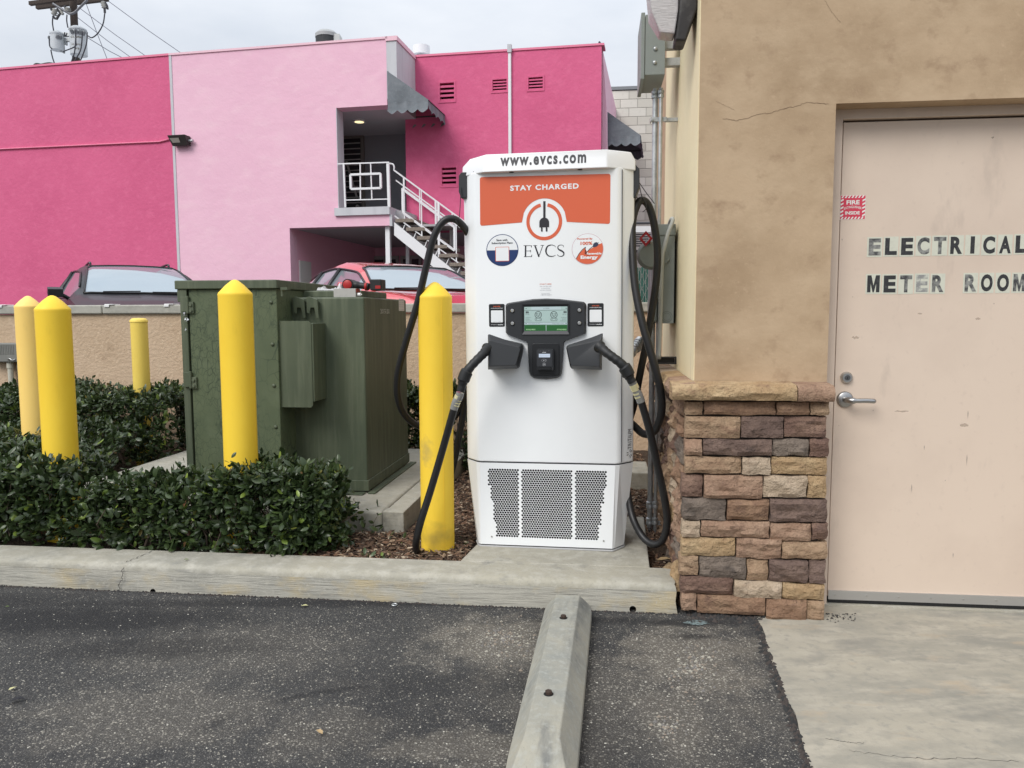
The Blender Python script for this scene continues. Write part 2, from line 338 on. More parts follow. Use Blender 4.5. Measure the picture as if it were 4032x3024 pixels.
zap = zoomer(1700, 2200, .9486)
APF = Frame((0, 0, 0), 0)
def flat_crack(pts, w, seed):
    P = [dZ(zap(*p)[0]/S, zap(*p)[1]/S, .0046) for p in pts]; q = []
    for a, b_ in zip(P, P[1:]):
        for k in range(10): t = k/10; q.append(a.lerp(b_, t)+Vector((mnoise.noise(Vector((a.x*31+k*1.1, t*9, seed)))*.006, mnoise.noise(Vector((k*1.3, a.y*9, seed+5)))*.010, 0)))
    vs = []
    for i, p in enumerate(q):
        ww = w*(.4+1.1*abs(mnoise.noise(Vector((i*.7, seed, 1)))))
        vs += [p-Vector((0, ww/2, 0)), p+Vector((0, ww/2, 0))]
    struct(MB().add(vs, [(2*i, 2*i+1, 2*i+3, 2*i+2) for i in range(len(q)-1)]).build('apron_crack', mat('crack_shadow_gap', (.06, .055, .05), 1)))
flat_crack([(1475, 672), (1520, 680), (1575, 688), (1620, 690)], .004, 1); flat_crack([(1560, 716), (1700, 735), (1850, 748), (2000, 745), (2212, 760)], .003, 2)
# kerb with rounded edge, weep holes
def loc_u(F, x, y, z): return loc(F, dZ(x, y, z)).x
KU1 = K.hit(Dp(1466, 1290))[0]; KL = -7.0; KH = .1315; KW = .235
us = [KL]+list(np.linspace(-3.4, KU1, 90)); prof = [(0, -.3), (0, 0), (.008, .055), (.016, .098)]+[(.016+.030*(1-math.cos(R(a))), .100+.030*math.sin(R(a))) for a in (20, 40, 60, 80)]+[(.055, KH), (.12, KH+.001), (KW, KH), (KW, -.3)]
rs = []
for u in us:
    row = []
    for (yy, zz) in prof:
        n = mnoise.noise(Vector((u*3, yy*8, zz*8)))*.0035+mnoise.noise(Vector((u*14, yy*30, zz*30)))*.0018 if zz > 0 and yy < .2 else 0
        row.append((u, yy-n, zz+(n*.5 if yy > .03 else 0)))
    rs.append(row)
rs[-1] = [(x-.012*(1 if zz > .05 else .3)-mnoise.noise(Vector((yy*40, zz*40, 1)))*.008, yy, zz-.004*(zz > .1)) for (x, yy, zz) in rs[-1]]
kb = MB(); kb.use(CONC).rings(rs, cap=True)
kerb = kb.build('kerb', CONC, auto=50); kerb.matrix_world = K.M; struct(kerb)
kerb.data.materials.append(CONCF)
for p in kerb.data.polygons:
    c_ = p.center
    if c_.z < .098 and abs(p.normal.y) > .5 and c_.y < .1: p.material_index = 1
cut = MB()
for (hx_, hy_) in ((330, 1279), (1367, 1317)):
    u, z = K.hit(Dp(hx_, hy_)); cut.cyl((u, -.05, z), (u, .16, z), .0155, 20)
cutter = cut.build('cutter', DKGREY); cutter.matrix_world = K.M
bo = kerb.modifiers.new('holes', 'BOOLEAN'); bo.operation = 'DIFFERENCE'; bo.object = cutter; bo.solver = 'EXACT'
bpy.context.view_layer.update(); dg = bpy.context.evaluated_depsgraph_get(); me = bpy.data.meshes.new_from_object(kerb.evaluated_get(dg)); kerb.modifiers.clear(); kerb.data = me; bpy.data.objects.remove(cutter)
for (hx_, hy_) in ((330, 1279), (1367, 1317)):
    u, z = K.hit(Dp(hx_, hy_)); pip = MB().tube([(u, .004, z), (u, .15, z)], .0148, 20, cap=False).tube([(u, .15, z), (u, .152, z)], .0148, 16); o = pip.build('drain_sleeve', mat('rusty_sleeve', (.03, .022, .016), .9), kerb, smooth=True)
# cracks in the kerb: thin dark ribbons lying 0.6 mm proud
def crack(name, F, pts, w, m, parent, y=None):
    mb = MB(); q = []
    P = [Vector(p) for p in pts]
    for a, b_ in zip(P, P[1:]):
        for k in range(6):
            t = k/6; q.append(a.lerp(b_, t)+Vector((mnoise.noise(Vector((a.x*31+k*1.7, t*9, 2)))*w*3, 0, mnoise.noise(Vector((a.z*17+k*2.3, t*5, 7)))*w*2)))
    q.append(P[-1]); vs = []
    for i, p in enumerate(q):
        ww = w*(.5+.8*abs(mnoise.noise(Vector((i*.7, 1, 1)))))*(0.25 if i in (0, len(q)-1) else 1); t = (q[min(i+1, len(q)-1)]-q[max(i-1, 0)]).normalized(); side = Vector((-t.z, 0, t.x)) if abs(t.y) < .7 else Vector((1, 0, 0))
        vs += [p-side*ww/2, p+side*ww/2]
    mb.add(vs, [(2*i, 2*i+1, 2*i+3, 2*i+2) for i in range(len(q)-1)])
    return mb.build(name, m, parent)
CRK = mat('crack_shadow_gap', (.06, .055, .05), 1)
cu, cz = K.hit(Dp(262, 1222)); du, dz_ = K.hit(Dp(258, 1262))
crack('crack', K, [(cu+.03, .23, KH+.003), (cu+.015, .12, KH+.003), (cu, .05, KH+.002), (cu-.002, .008, .105), (cu+.004, -.002, .075), (cu-.012, -.006, .04), (cu-.01, -.006, .005)], .0055, CRK, kerb)

# planting bed soil
rs = []; 
for i in range(60):
    yy = .22+i/59*3.6; rs.append([(u, yy, .098+mnoise.noise(Vector((u*2.2, yy*2.2, 0)))*.012+mnoise.noise(Vector((u*9, yy*9, 4)))*.006) for u in np.linspace(-9, 1.9, 150)])
soil = MB().rings(rs, cap=False, closed=False).build('planting_soil', SOIL, smooth=True); soil.matrix_world = K.M; struct(soil)
# hole between pad, kerb and wall foot shows deeper soil: handled by lowering soil there
for v in soil.data.vertices:
    if v.co.x > K.hit(Dp(1400, 1230))[0]-.12 and v.co.y < .75: v.co.z -= .06

# charger pad, flush with the kerb
pl = [dZ(990, 1219, KH), dZ(1405, 1233, KH), dZ(1391, 1117, KH)]
l0 = loc(K, pl[0]); r0 = loc(K, pl[1]); rb = loc(K, pl[2]); lb = (loc(K, dZ(1030, 1175, KH))-l0)
l_back = l0+lb*((rb.y-l0.y)/lb.y)
r0.y = l0.y = KW+.002
mb = MB().zprism([(l0.x, l0.y), (r0.x, r0.y), (rb.x, rb.y), (l_back.x+.02, rb.y)], -.1, KH+.002)
pad = struct(mb.build('charger_pad', CONC, bevel=.006)); pad.matrix_world = K.M
# small block footing behind
q = dZ(1405, 1059, .11); ql = loc(K, q)
mb = MB().box(ql.x-.60, ql.x-.005, ql.y, ql.y+.42, .0, .235); o = struct(mb.build('concrete_footing', CONC, bevel=.012)); o.matrix_world = K.M
# transformer pad: two pours with an open joint
tp = MB(); tp.box(-2.35, -.125, .0, 2.05, -.3, 0); o = struct(tp.build('transformer_pad', CONC, bevel=.02, seg=3)); o.matrix_world = T.M
tp = MB(); tp.zprism([(-.125+.001, 0), (0, 0), (0, 2.05), (-.113, 2.05), (-.113, .09), (-.124, .09)], -.3, -.001); o = struct(tp.build('transformer_pad_edge', CONC, bevel=.035, seg=4)); o.matrix_world = T.M

# ---------------------------------------------------------------- low boundary wall
CAPM = mat('cap_concrete', (.40, .39, .345), .9, var=[(3, (.29, .285, .25), .4, .7, (1, 1, 3)), (20, (.46, .45, .40), .5, .8)], bump=[(60, .3, .008)])
wz0 = W.hit(Dp(400, 678), -.03)[1]; wz1 = W.hit(Dp(400, 658), -.03)[1]
bw = thing('boundary_wall', 'low rendered tan wall with grey concrete cap behind the planting bed', 'wall', W.M)
MB().box(-14.7, 1.2, 0, .2, -.2, wz0).build('wall_body', CREAM2, bw)
u = -14.7; first = True
while u < 1.2:
    e = min(u+1.9, 1.2); MB().box(u+.003, e-.003, -.035, .235, wz0+.002, wz1).build('cap_stone', CAPM, bw, bevel=.014, seg=3); u = e
# white clips hooked over the cap
CLIP = mat('white_plastic', (.80, .80, .80), .4)
for (px, tx) in ((875, 'white clip hooked over the wall cap, above and left of the short bollard'), (1362, 'white clip hooked over the wall cap just left of the transformer cabinet'), (0, 'white clip hooked over the wall cap at the far left edge of the photo')):
    zc = zoomer(0, 900, 2.074); u, z = W.hit(zc(px, 618), -.035)
    t = thing('wall_clip', tx, 'clip', W.M @ Matrix.Translation((u, -.035, wz1)), 'white clips on the wall cap')
    MB().prism([(-.028, -.020), (.022, -.020), (.026, .004), (-.024, .004)], -.010, -.002).box(-.022, .07, -.008, .10, .002, .009).build('hook', CLIP, t, bevel=.002)
# ---------------------------------------------------------------- stone faced building
zs = zoomer(2500, 1350, 1.4425)
bld = thing('stucco_building', 'tan stucco building with stone veneer base, cream side wall and beige metal door', 'building', G.M)
STY = .08; DRY = .205
cu0 = G.hit(Dp(1500, 820), STY)[0]; jl = G.hit(Dp(1797, 500), STY)[0]; cz_ = G.hit(zs(500, 225), STY)[1]; head = G.hit(Dp(2000, 212), STY)[1]; head = G.hit(Dp(1797, 224), STY)[1]
jr = jl+1.22; TOPZ = 5.2; RU = 6.0
stl = G.hit(zs(283, 480))[0]; str_ = G.hit(zs(1095, 700))[0]
mb = MB(); wall(mb, cu0, RU, 0, lambda u: TOPZ, [(jl, jr, -.01, head)], STY, STY+.30); mb.build('front_wall', STUC, bld)
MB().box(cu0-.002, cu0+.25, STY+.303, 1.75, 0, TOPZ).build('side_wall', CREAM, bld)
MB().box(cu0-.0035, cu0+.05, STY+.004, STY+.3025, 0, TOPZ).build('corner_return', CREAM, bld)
MB().box(cu0+.25, RU, 1.75, 6, 0, TOPZ).build('rear_mass', STUC, bld)
MB().box(cu0-.05, RU+.05, STY-.03, 6.1, TOPZ, TOPZ+.1).build('parapet_cap', CAPM, bld)
# crack and stains in the stucco
CR2 = mat('stucco_crack', (.16, .10, .06), 1)
def cpt(x, y): q = G.hit((2300+x/1.659, y/1.659), STY); return (q[0], STY-.0012, q[1])
crack('crack', G, [cpt(*p) for p in ((900, 775), (990, 790), (1060, 775), (1150, 745), (1210, 742), (1290, 715), (1400, 690), (1455, 668), (1530, 675), (1600, 680))], .0022, CR2, bld)
crack('crack', G, [cpt(*p) for p in ((1570, 0), (1600, 50), (1640, 105), (1680, 150))], .0014, CR2, bld)
crack('crack', G, [cpt(*p) for p in ((860, 660), (920, 690), (985, 722))], .0012, CR2, bld)
# corner patch stones
def rock(mb, u0, u1, v0, v1, y, dep=.05, axis='y', amp=.007, seed=0):
    nx = max(4, min(12, int((u1-u0)/.020))); nz = max(4, min(7, int((v1-v0)/.016))); vs = []; r = .010; tu = random.uniform(-.006, .006); tv = random.uniform(-.006, .006)
    wob = [random.uniform(-.003, .003) for _ in range(4)]
    for j in range(nz+1):
        for i in range(nx+1):
            a, b_ = i/nx, j/nz; u = u0+(u1-u0)*a; v = v0+(v1-v0)*b_
            edge = (i in (0, nx))+(j in (0, nz)); n = mnoise.noise(Vector((u*14, v*26, seed)))*amp*1.5+mnoise.noise(Vector((u*45, v*60, seed+9)))*amp*.8
            n += tu*(a-.5)*2+tv*(b_-.5)*2
            rg = (.5-abs(mnoise.noise(Vector((u*19, v*30, seed+4)))))*amp*1.1; yy = y-(0 if edge == 0 else -.006 if edge == 1 else -.009)-(n*1.25+rg if edge == 0 else n*.8)
            if edge: u += (wob[0]*math.sin(b_*7+seed) if i in (0, nx) else 0); v += (wob[1]*math.sin(a*9+seed) if j in (0, nz) else 0)
            vs.append((u, yy, v) if axis == 'y' else (yy, u, v))
    W_ = nx+1; fs = [(j*W_+i, j*W_+i+1, (j+1)*W_+i+1, (j+1)*W_+i) for j in range(nz) for i in range(nx)]
    loop = [i for i in range(nx+1)]+[j*W_+nx for j in range(1, nz+1)]+[nz*W_+i for i in range(nx-1, -1, -1)]+[j*W_ for j in range(nz-1, 0, -1)]
    o = len(vs)
    for i in loop:
        p = vs[i]; vs.append((p[0], y+dep, p[2]) if axis == 'y' else (y+dep, p[1], p[2]))
    m_ = len(loop)
    for k in range(m_): fs.append((loop[k], loop[(k+1) % m_], o+(k+1) % m_, o+k))
    mb.add(vs, fs)
def stone_mat(key, c, c2, c3):
    return mat('stone_'+key, c, .93, var=[(7, c2, .42, .66, (1, 1, 1.4), 8), (13, c3, .54, .72, (1, 1, 1.6), 8), (70, tuple(x*.72 for x in c), .55, .8)], bump=[(14, 1.0, .030, (1, 1, 1.25)), (45, .9, .014), (140, .7, .005)])
SM = {'t': stone_mat('tan', (.33, .215, .135), (.44, .31, .20), (.22, .13, .085)), 'b': stone_mat('brown', (.26, .155, .098), (.36, .23, .145), (.17, .10, .07)),
      'p': stone_mat('plum', (.150, .100, .082), (.24, .165, .13), (.090, .064, .055)), 'r': stone_mat('russet', (.175, .105, .08), (.28, .18, .13), (.12, .075, .06)),
      'c': stone_mat('buff', (.44, .34, .24), (.54, .43, .32), (.30, .21, .145)), 'k': stone_mat('rose', (.32, .20, .135), (.43, .29, .20), (.20, .12, .085)),
      'g': stone_mat('grey', (.150, .118, .096), (.25, .20, .16), (.085, .070, .060)), 'y': stone_mat('honey', (.41, .275, .15), (.51, .375, .22), (.28, .175, .105))}
ROWS = [(285,388,335,412,'t'),(392,803,335,412,'b'),(806,993,335,412,'b'),(996,1104,335,412,'t'),
 (285,600,418,543,'t'),(603,845,418,541,'p'),(849,1091,418,538,'r'),
 (283,382,547,640,'k'),(385,778,547,641,'p'),(781,990,545,643,'g'),(994,1102,545,648,'r'),
 (285,607,647,745,'t'),(610,773,650,750,'c'),(777,1096,650,752,'y'),
 (264,387,750,877,'r'),(392,728,753,886,'k'),(730,980,757,882,'c'),(984,1093,757,886,'y'),
 (268,517,882,1006,'g'),(523,764,893,1011,'b'),(767,1096,890,1020,'p'),
 (265,371,1011,1103,'c'),(374,767,1013,1108,'k'),(770,1005,1026,1127,'k'),(1008,1099,1026,1122,'r'),
 (263,573,1108,1215,'y'),(577,833,1113,1229,'k'),(836,1098,1132,1230,'t'),
 (250,363,1209,1324,'t'),(367,634,1219,1344,'g'),(638,760,1234,1355,'t'),(763,985,1234,1362,'p'),(988,1085,1236,1367,'p'),
 (258,560,1332,1434,'r'),(563,835,1354,1452,'c'),(838,1080,1368,1462,'y'),
 (262,352,1425,1522,'k'),(355,742,1440,1545,'b'),(745,976,1458,1578,'b'),(978,1078,1468,1588,'t')]
MB().box(stl+.03, str_-.02, .035, STY-.002, -.1, cz_-.02).build('mortar_bed', MORTAR, bld)
for k, (x0, x1, y0, y1, c) in enumerate(ROWS):
    ym = (y0+y1)/2; xm = (x0+x1)/2
    u0 = G.hit(zs(x0+2, ym))[0]; u1 = G.hit(zs(x1-2, ym))[0]; v0 = G.hit(zs(xm, y1-2.2))[1]; v1 = G.hit(zs(xm, y0+2.2))[1]
    if x0 > 900 and x1 > 1060: u1 = max(u1, str_-.012)
    u0 = max(u0, stl-.012) if x0 < 300 else u0; v0 = max(v0, -.03)
    m = MB(); rock(m, u0, u1, v0, v1, random.uniform(-.008, .006), .06, seed=k*3.1); m.build('stone', SM[c], bld, auto=16)
# side face stones
MB().box(stl+.03, cu0-.006, .03, 1.72, -.1, cz_-.02).build('mortar_bed', MORTAR, bld)
z = -.02; rowsz = []
while z < cz_-.06:
    h = random.uniform(.075, .125); rowsz.append((z, min(z+h, cz_-.035))); z += h+.006
keys = 'tbprckgykbtr'; kk = 0
for (za, zb) in rowsz:
    y = .066
    while y < 1.7:
        l = random.uniform(.10, .30); e = min(y+l, 1.72)
        m = MB(); rock(m, y+.003, e-.003, za+.002, zb-.002, stl+random.uniform(-.022, .010), .07, 'x', .013, seed=kk*1.7); m.build('stone', SM[random.choice(keys)], bld, auto=16)
        y = e; kk += 1
# stone caps (sill course)
def cap(u0, u1, y0, y1, z0, z1, m, seed):
    mb = MB(); nx = max(3, int((u1-u0)/.03)); rs = []
    pr = [(y1, z0), (y0+.014, z0+.002), (y0+.002, z0+.02), (y0, (z0+z1)/2), (y0+.006, z1-.016), (y0+.024, z1-.002), (y1, z1+.004)]
    for i in range(nx+1):
        u = u0+(u1-u0)*i/nx; rs.append([(u+(.0 if 0 < i < nx else 0), yy-(mnoise.noise(Vector((u*16, zz*40, seed)))*.012+mnoise.noise(Vector((u*50, zz*70, seed)))*.006 if yy < y1-.01 else 0), zz+mnoise.noise(Vector((u*20, yy*20, seed+3)))*.003) for (yy, zz) in pr])
    mb.rings(rs); return mb.build('cap_stone', m, bld, auto=45)
c0 = G.hit(zs(212, 280), -.055)[0]; c1 = G.hit(zs(926, 280), -.055)[0]; c2 = G.hit(zs(1140, 280), -.055)[0]; cb = G.hit(zs(500, 331), -.055)[1]; ct = G.hit(zs(500, 236), -.045)[1]
cap(c0, c1-.002, -.055, STY-.003, cb, ct, SM['y'], 1); cap(c1+.003, c2, -.055, STY-.003, cb-.002, ct-.002, SM['k'], 5)
yy = -.02+.003; i = 0
while yy < 1.7:
    e = min(yy+random.uniform(.28, .42), 1.73); mb = MB()
    rs = []
    for k in range(9):
        y_ = yy+(e-.005-yy)*k/8; n = mnoise.noise(Vector((y_*15, i, 0)))*.012
        rs.append([(cu0-.007, y_, cb), (c0+.012+n, y_, cb), (c0+n, y_, (cb+ct)/2), (c0+.02+n, y_, ct-.003), (cu0-.007, y_, ct+.004)])
    mb.rings(rs).build('cap_stone', SM['kyctk'[i % 5]], bld, auto=45); yy = e; i += 1
# door frame, door
fr = DRY-.022; dl = G.hit(Dp(1811, 600), DRY)[0]; dtop = G.hit(Dp(1811, 265), DRY)[1]; dr = jr-.05
MB().prism([(jl-.001, 0), (dl-.009, 0), (dl-.009, dtop+.009), (dr+.009, dtop+.009), (dr+.009, 0), (jr+.001, 0), (jr+.001, head+.001), (jl-.001, head+.001)], fr, fr+.12).build('door_frame', DOORM, bld, bevel=.002)
MB().box(dl-.02, dr+.02, DRY+.035, DRY+.05, 0, dtop+.02).build('rebate', DKGREY, bld)
dz0 = .040
door = MB().box(dl, dr, DRY, DRY+.034, dz0, dtop).build('door', DOORM, bld, bevel=.0015)
MB().box(jl+.001, jr-.001, DRY-.030, DRY+.12, -.05, .010).build('threshold', CONC, bld)
def sweep_pt(): pass
mb = MB(); mb.use(ALU).box(dl+.002, dr-.002, DRY-.007, DRY-.0005, dz0-.012, dz0+.030)
mb.use(BLACK).box(dl+.002, dr-.002, DRY-.004, DRY+.006, .013, dz0-.0125)
for i in range(9): uu = dl+.03+i*.14; mb.use(STEEL).cyl((uu, DRY-.010, dz0+.010), (uu, DRY-.007, dz0+.010), .004, 8)
mb.build('door_sweep', None, door)
zd = zoomer(3200, 350, 1.2764)
# lock and lever
u, v = G.hit(zd(168, 1450), DRY); mb = MB(); mb.use(STEEL); mb.tube([(u, DRY, v), (u, DRY-.008, v), (u, DRY-.018, v)], [.0265, .0265, .020], 28); mb.use(mat('dark_steel', (.20, .20, .20), .35, 1)).cyl((u, DRY-.0181, v), (u, DRY-.021, v), .012, 20); mb.use(DKGREY).box(u-.0012, u+.0012, DRY-.0222, DRY-.0212, v-.007, v+.004)
mb.build('deadbolt', None, door, auto=40)
u, v = G.hit(zd(160, 1560), DRY); e = G.hit(zd(311, 1570), DRY-.06)
mb = MB(); mb.tube([(u, DRY, v), (u, DRY-.008, v), (u, DRY-.014, v)], [.036, .036, .030], 28); mb.tube(catmull([(u, DRY-.01, v), (u+.004, DRY-.045, v), (u+.03, DRY-.060, v), (e[0]-.03, DRY-.060, e[1]+.002), (e[0]-.004, DRY-.058, e[1]), (e[0], DRY-.045, e[1])], 6), [.014]*12+[.0105]*20, 14)
mb.build('lever_handle', mat('satin_steel', (.38, .38, .38), .36, 1), door, smooth=True)
# fire extinguisher sticker
RED = mat('sticker_red', (.60, .045, .085), .5, var=[(30, (.55, .10, .13), .5, .8)]); WH = mat('sticker_white', (.74, .74, .70), .5)
u0, v0 = G.hit(zd(136, 657), DRY); u1, v1 = G.hit(zd(267, 534), DRY); y = DRY-.0008; w = u1-u0; h = v1-v0
mb = MB(); mb.use(WH).box(u0, u1, y, DRY-.0001, v0, v1)
def clipstripe(a, b_, x0, x1, z0, z1, sl):
    P = [(a, z0), (b_, z0), (b_+sl*(z1-z0), z1), (a+sl*(z1-z0), z1)]
    Q = [(min(max(p[0], x0), x1), p[1]) for p in P]; return Q
mb.use(RED).flat([(u0+.01*w, v0+.01*h), (u1-.01*w, v0+.01*h), (u1-.01*w, v1-.01*h), (u0+.01*w, v1-.01*h)], y-.0002)
bw_ = .14*w; mb.use(WH)
for i in range(7):
    a = u0+.03*w+w*.93*i/7
    for (z0_, z1_) in ((v0+.01*h, v0+bw_*.75), (v1-bw_*.75, v1-.01*h)): mb.flat([(a, z0_), (a+.06*w, z0_), (min(a+.12*w, u1-.01*w), z1_), (min(a+.06*w, u1-.02*w), z1_)], y-.0003)
for i in range(5):
    a = v0+bw_*.75+(h-1.5*bw_)*i/5; s_ = (h-1.5*bw_)/5
    for (x0_, x1_) in ((u0+.01*w, u0+bw_*.9), (u1-bw_*.9, u1-.01*w)): mb.flat([(x0_, a), (x1_, a+s_*.4), (x1_, a+s_*.85), (x0_, a+s_*.45)], y-.0003)
mb.use(RED)
mb.flat([(u0+bw_, v0+bw_*.75), (u1-bw_, v0+bw_*.75), (u1-bw_, v1-bw_*.75), (u0+bw_, v1-bw_*.75)], y-.0004)
mb.use(WH).text('FIRE', u0+.24*w, v0+.62*h, u1-.24*w, v0+.80*h, y-.0008, .035); st = len(mb.v)
mb.text('EXTINGUISHER', u0+.15*w, v0+.40*h, u1-.15*w, v0+.50*h, y-.0008, .012)
mb.v = mb.v[:st]+[(p[0], p[1], p[2]+(.07*h*(1-((p[0]-(u0+u1)/2)/(.35*w))**2))) for p in mb.v[st:]]
mb.text('INSIDE', u0+.20*w, v0+.20*h, u1-.22*w, v0+.34*h, y-.0008, .035)
mb.build('fire_sticker', None, door, recalc=False, label='red and white FIRE EXTINGUISHER INSIDE sticker')
# letter tiles
TILE = mat('tile_vinyl', (.60, .60, .50), .45, var=[(40, (.52, .52, .44), .5, .8)]); INK = mat('tile_ink', (.03, .03, .032), .5, var=[(60, (.10, .10, .10), .55, .8)])
INK2 = mat('faded_ink', (.26, .26, .25), .5, var=[(40, (.55, .55, .48), .45, .65)]); INK3 = mat('half_faded_ink', (.05, .05, .052), .5, var=[(30, (.28, .28, .26), .42, .62)])
def tiles(word, xs, yt0, yt1, yb0, yb1, inks):
    for i, ch in enumerate(word):
        if ch == ' ': continue
        x0, x1 = xs[i]; f = (x0-270)/735; top = yt0+(yt1-yt0)*f; bot = yb0+(yb1-yb0)*f
        A = G.hit(zd(x0+1, bot), DRY); Bq = G.hit(zd(x1-1, top), DRY); jz = random.uniform(-.001, .001)
        mb = MB(); mb.use(TILE).box(A[0], Bq[0], DRY-.0009, DRY-.0001, A[1]+jz, Bq[1]+jz); ww = Bq[0]-A[0]; hh = Bq[1]-A[1]
        if ch == 'M':
            P = [(.10, .08), (.33, .08), (.33, .52), (.47, .08), (.56, .08), (.69, .52), (.69, .08), (.92, .08), (.92, .93), (.66, .93), (.515, .42), (.36, .93), (.10, .93)]; mb.use(inks.get(i, INK)).flat([(A[0]+ww*p[0], A[1]+jz+hh*p[1]) for p in P], DRY-.0014); mb.build('letter_tile', None, door, recalc=False); continue
        wf = .11 if ch in 'MEOCRTAL' else .1
        if ch == 'I': mb.use(inks.get(i, INK)).flat([(A[0]+ww*.36, A[1]+jz+hh*.08), (A[0]+ww*.64, A[1]+jz+hh*.08), (A[0]+ww*.64, A[1]+jz+hh*.93), (A[0]+ww*.36, A[1]+jz+hh*.93)], DRY-.0014)
        else: mb.use(inks.get(i, INK)).text(ch, A[0]+ww*wf, A[1]+jz+hh*.08, Bq[0]-ww*(wf-.02), A[1]+jz+hh*.93, DRY-.0014, .045)
        mb.build('letter_tile', None, door, recalc=False)
E = [270, 352, 433, 514, 596, 680, 762, 844, 926, 1007, 1089]
tiles('ELECTRICAL', list(zip(E, E[1:])), 744, 729, 845, 833, {0: INK3, 3: INK3, 4: INK3})
M_ = [263, 345, 427, 508, 588, 668]; Q_ = [752, 833, 914, 996, 1078]
tiles('METER', list(zip(M_, M_[1:])), 930, 924, 1031, 1027, {2: INK3, 3: INK2, 4: INK3}); tiles('ROOM', list(zip(Q_, Q_[1:])), 930, 923, 1030, 1026, {0: INK3, 3: INK3})
# painted scuffs on the door
SMG = mat('door_smudge', (.47, .395, .315), .6, alpha=.45)
for (a, b_, w, h) in ((760, 1690, 26, 9), (540, 1130, 14, 4), (215, 1250, 22, 8), (830, 1155, 14, 6), (905, 245, 8, 5), (445, 1620, 36, 5)):
    u, v = G.hit(zd(a, b_), DRY); k_ = .00082; MB().add([(u+w*k_*math.cos(R(q))*random.uniform(.6, 1.2), DRY-.0003, v+h*k_*math.sin(R(q))*random.uniform(.5, 1.3)) for q in range(0, 360, 20)], [tuple(range(18))]).build('smudge', SMG, door)
SC = mat('scuff', (.33, .27, .23), .6)
for (a, b_, l) in ((780, 1615, 34), (147, 752, 8), (200, 1043, 4), (303, 1612, 6), (130, 1690, 3), (560, 1790, 20), (497, 1985, 34), (665, 1965, 5), (775, 1835, 46), (705, 2330, 22), (910, 1075, 6)):
    u, v = G.hit(zd(a, b_), DRY); MB().add([(u, DRY-.0005, v), (u+.003, DRY-.0005, v-l*.0004), (u+.001, DRY-.0005, v-l*.0012), (u-.001, DRY-.0005, v-l*.0005)], [(0, 1, 2, 3)]).build('scuff_mark', SC, door)

# ---------------------------------------------------------------- things on the side wall
SX = cu0-.002                                    # side wall face, local x
def GP(p, yl): q = G.hit(p, yl); return Vector((q[0], yl, q[1]))
yb = .98                                          # local depth of the conduits
# upper box
zu = zoomer(2500, 0, 4.147)
a = GP(zu(168, 700), yb-.13); b1 = GP(zu(498, 700), yb-.13); tz = GP(zu(200, 235), yb-.13).z; bz = GP(zu(300, 1222), yb-.13).z
ub = thing('electrical_enclosure', 'tall grey metal enclosure high on the cream side wall above two conduits', 'electrical box', G.M @ Matrix.Translation((a.x, yb-.13, bz)))
w = b1.x-a.x; h = tz-bz
MB().box(.0, w, 0, .34, 0, h).build('case', GREYBOX, ub, bevel=.003)
MB().box(-.022, -.002, -.004, .344, -.02, h+.01).build('lid', GREYBOX, ub, bevel=.003)
for (x, y) in ((332, 797), (322, 1022)):
    q = GP(zu(x, y), yb-.13); MB().tube([(q.x-a.x, 0, q.z-bz), (q.x-a.x, -.006, q.z-bz), (q.x-a.x, -.009, q.z-bz)], [.011, .010, .005], 12).build('bolt', GALV, ub, smooth=True)
MB().box(w, SX-a.x, .05, .09, .06, .10).box(w, SX-a.x, .05, .09, h-.16, h-.12).build('wall_bracket', GALV, ub)
# conduits
def conduit(px, label, r, ytop, ybot, yl, col=GALV):
    top = GP(Dp(px[0], ytop), yl); bot = GP(Dp(px[1], ybot), yl); bot.x = top.x
    t = thing('conduit', label, 'conduit', G.M @ Matrix.Translation((bot.x, yl, 0)), 'conduits down the side wall')
    MB().cyl((0, 0, .05), (0, 0, top.z), r, 20).build('pipe', col, t, smooth=False, auto=40)
    for zz_ in (GP(Dp(px[1], 1090), yl).z, GP(Dp(px[1], 1125), yl).z, top.z-.03):
        MB().lathe([(r, -.025), (r+.006, -.02), (r+.006, -.004), (r+.003, 0), (r+.007, .004), (r+.007, .016), (r, .02)], 16).build('coupling', GALV, t, auto=40).location = (0, 0, zz_)
    return t
conduit((1416, 1412), 'thicker galvanised conduit running down beside the cream wall', .0155, 192, 1165, yb)
conduit((1428, 1424), 'thinner galvanised conduit beside the thick one', .010, 190, 1180, yb-.03)
# pipe straps
for (px, py, nm) in ((1420, 260, 'upper steel pipe strap holding the two conduits to the cream wall'), (1425, 1128, 'lower steel pipe strap near the soil by the stone wall foot')):
    q = GP(Dp(px, py), yb); t = thing('pipe_strap', nm, 'strap', G.M @ Matrix.Translation((q.x, yb, q.z)), 'pipe straps')
    MB().box(-.035, .05, -.022, -.016, -.012, .012).box(-.040, -.034, -.03, .02, -.012, .012).box(.035, SX-q.x+.001, -.012, .012, -.010, .010).build('band', GALV, t, bevel=.002)
    MB().cyl((-.030, -.022, 0), (-.030, -.032, 0), .008, 8).build('screw', GALV, t)
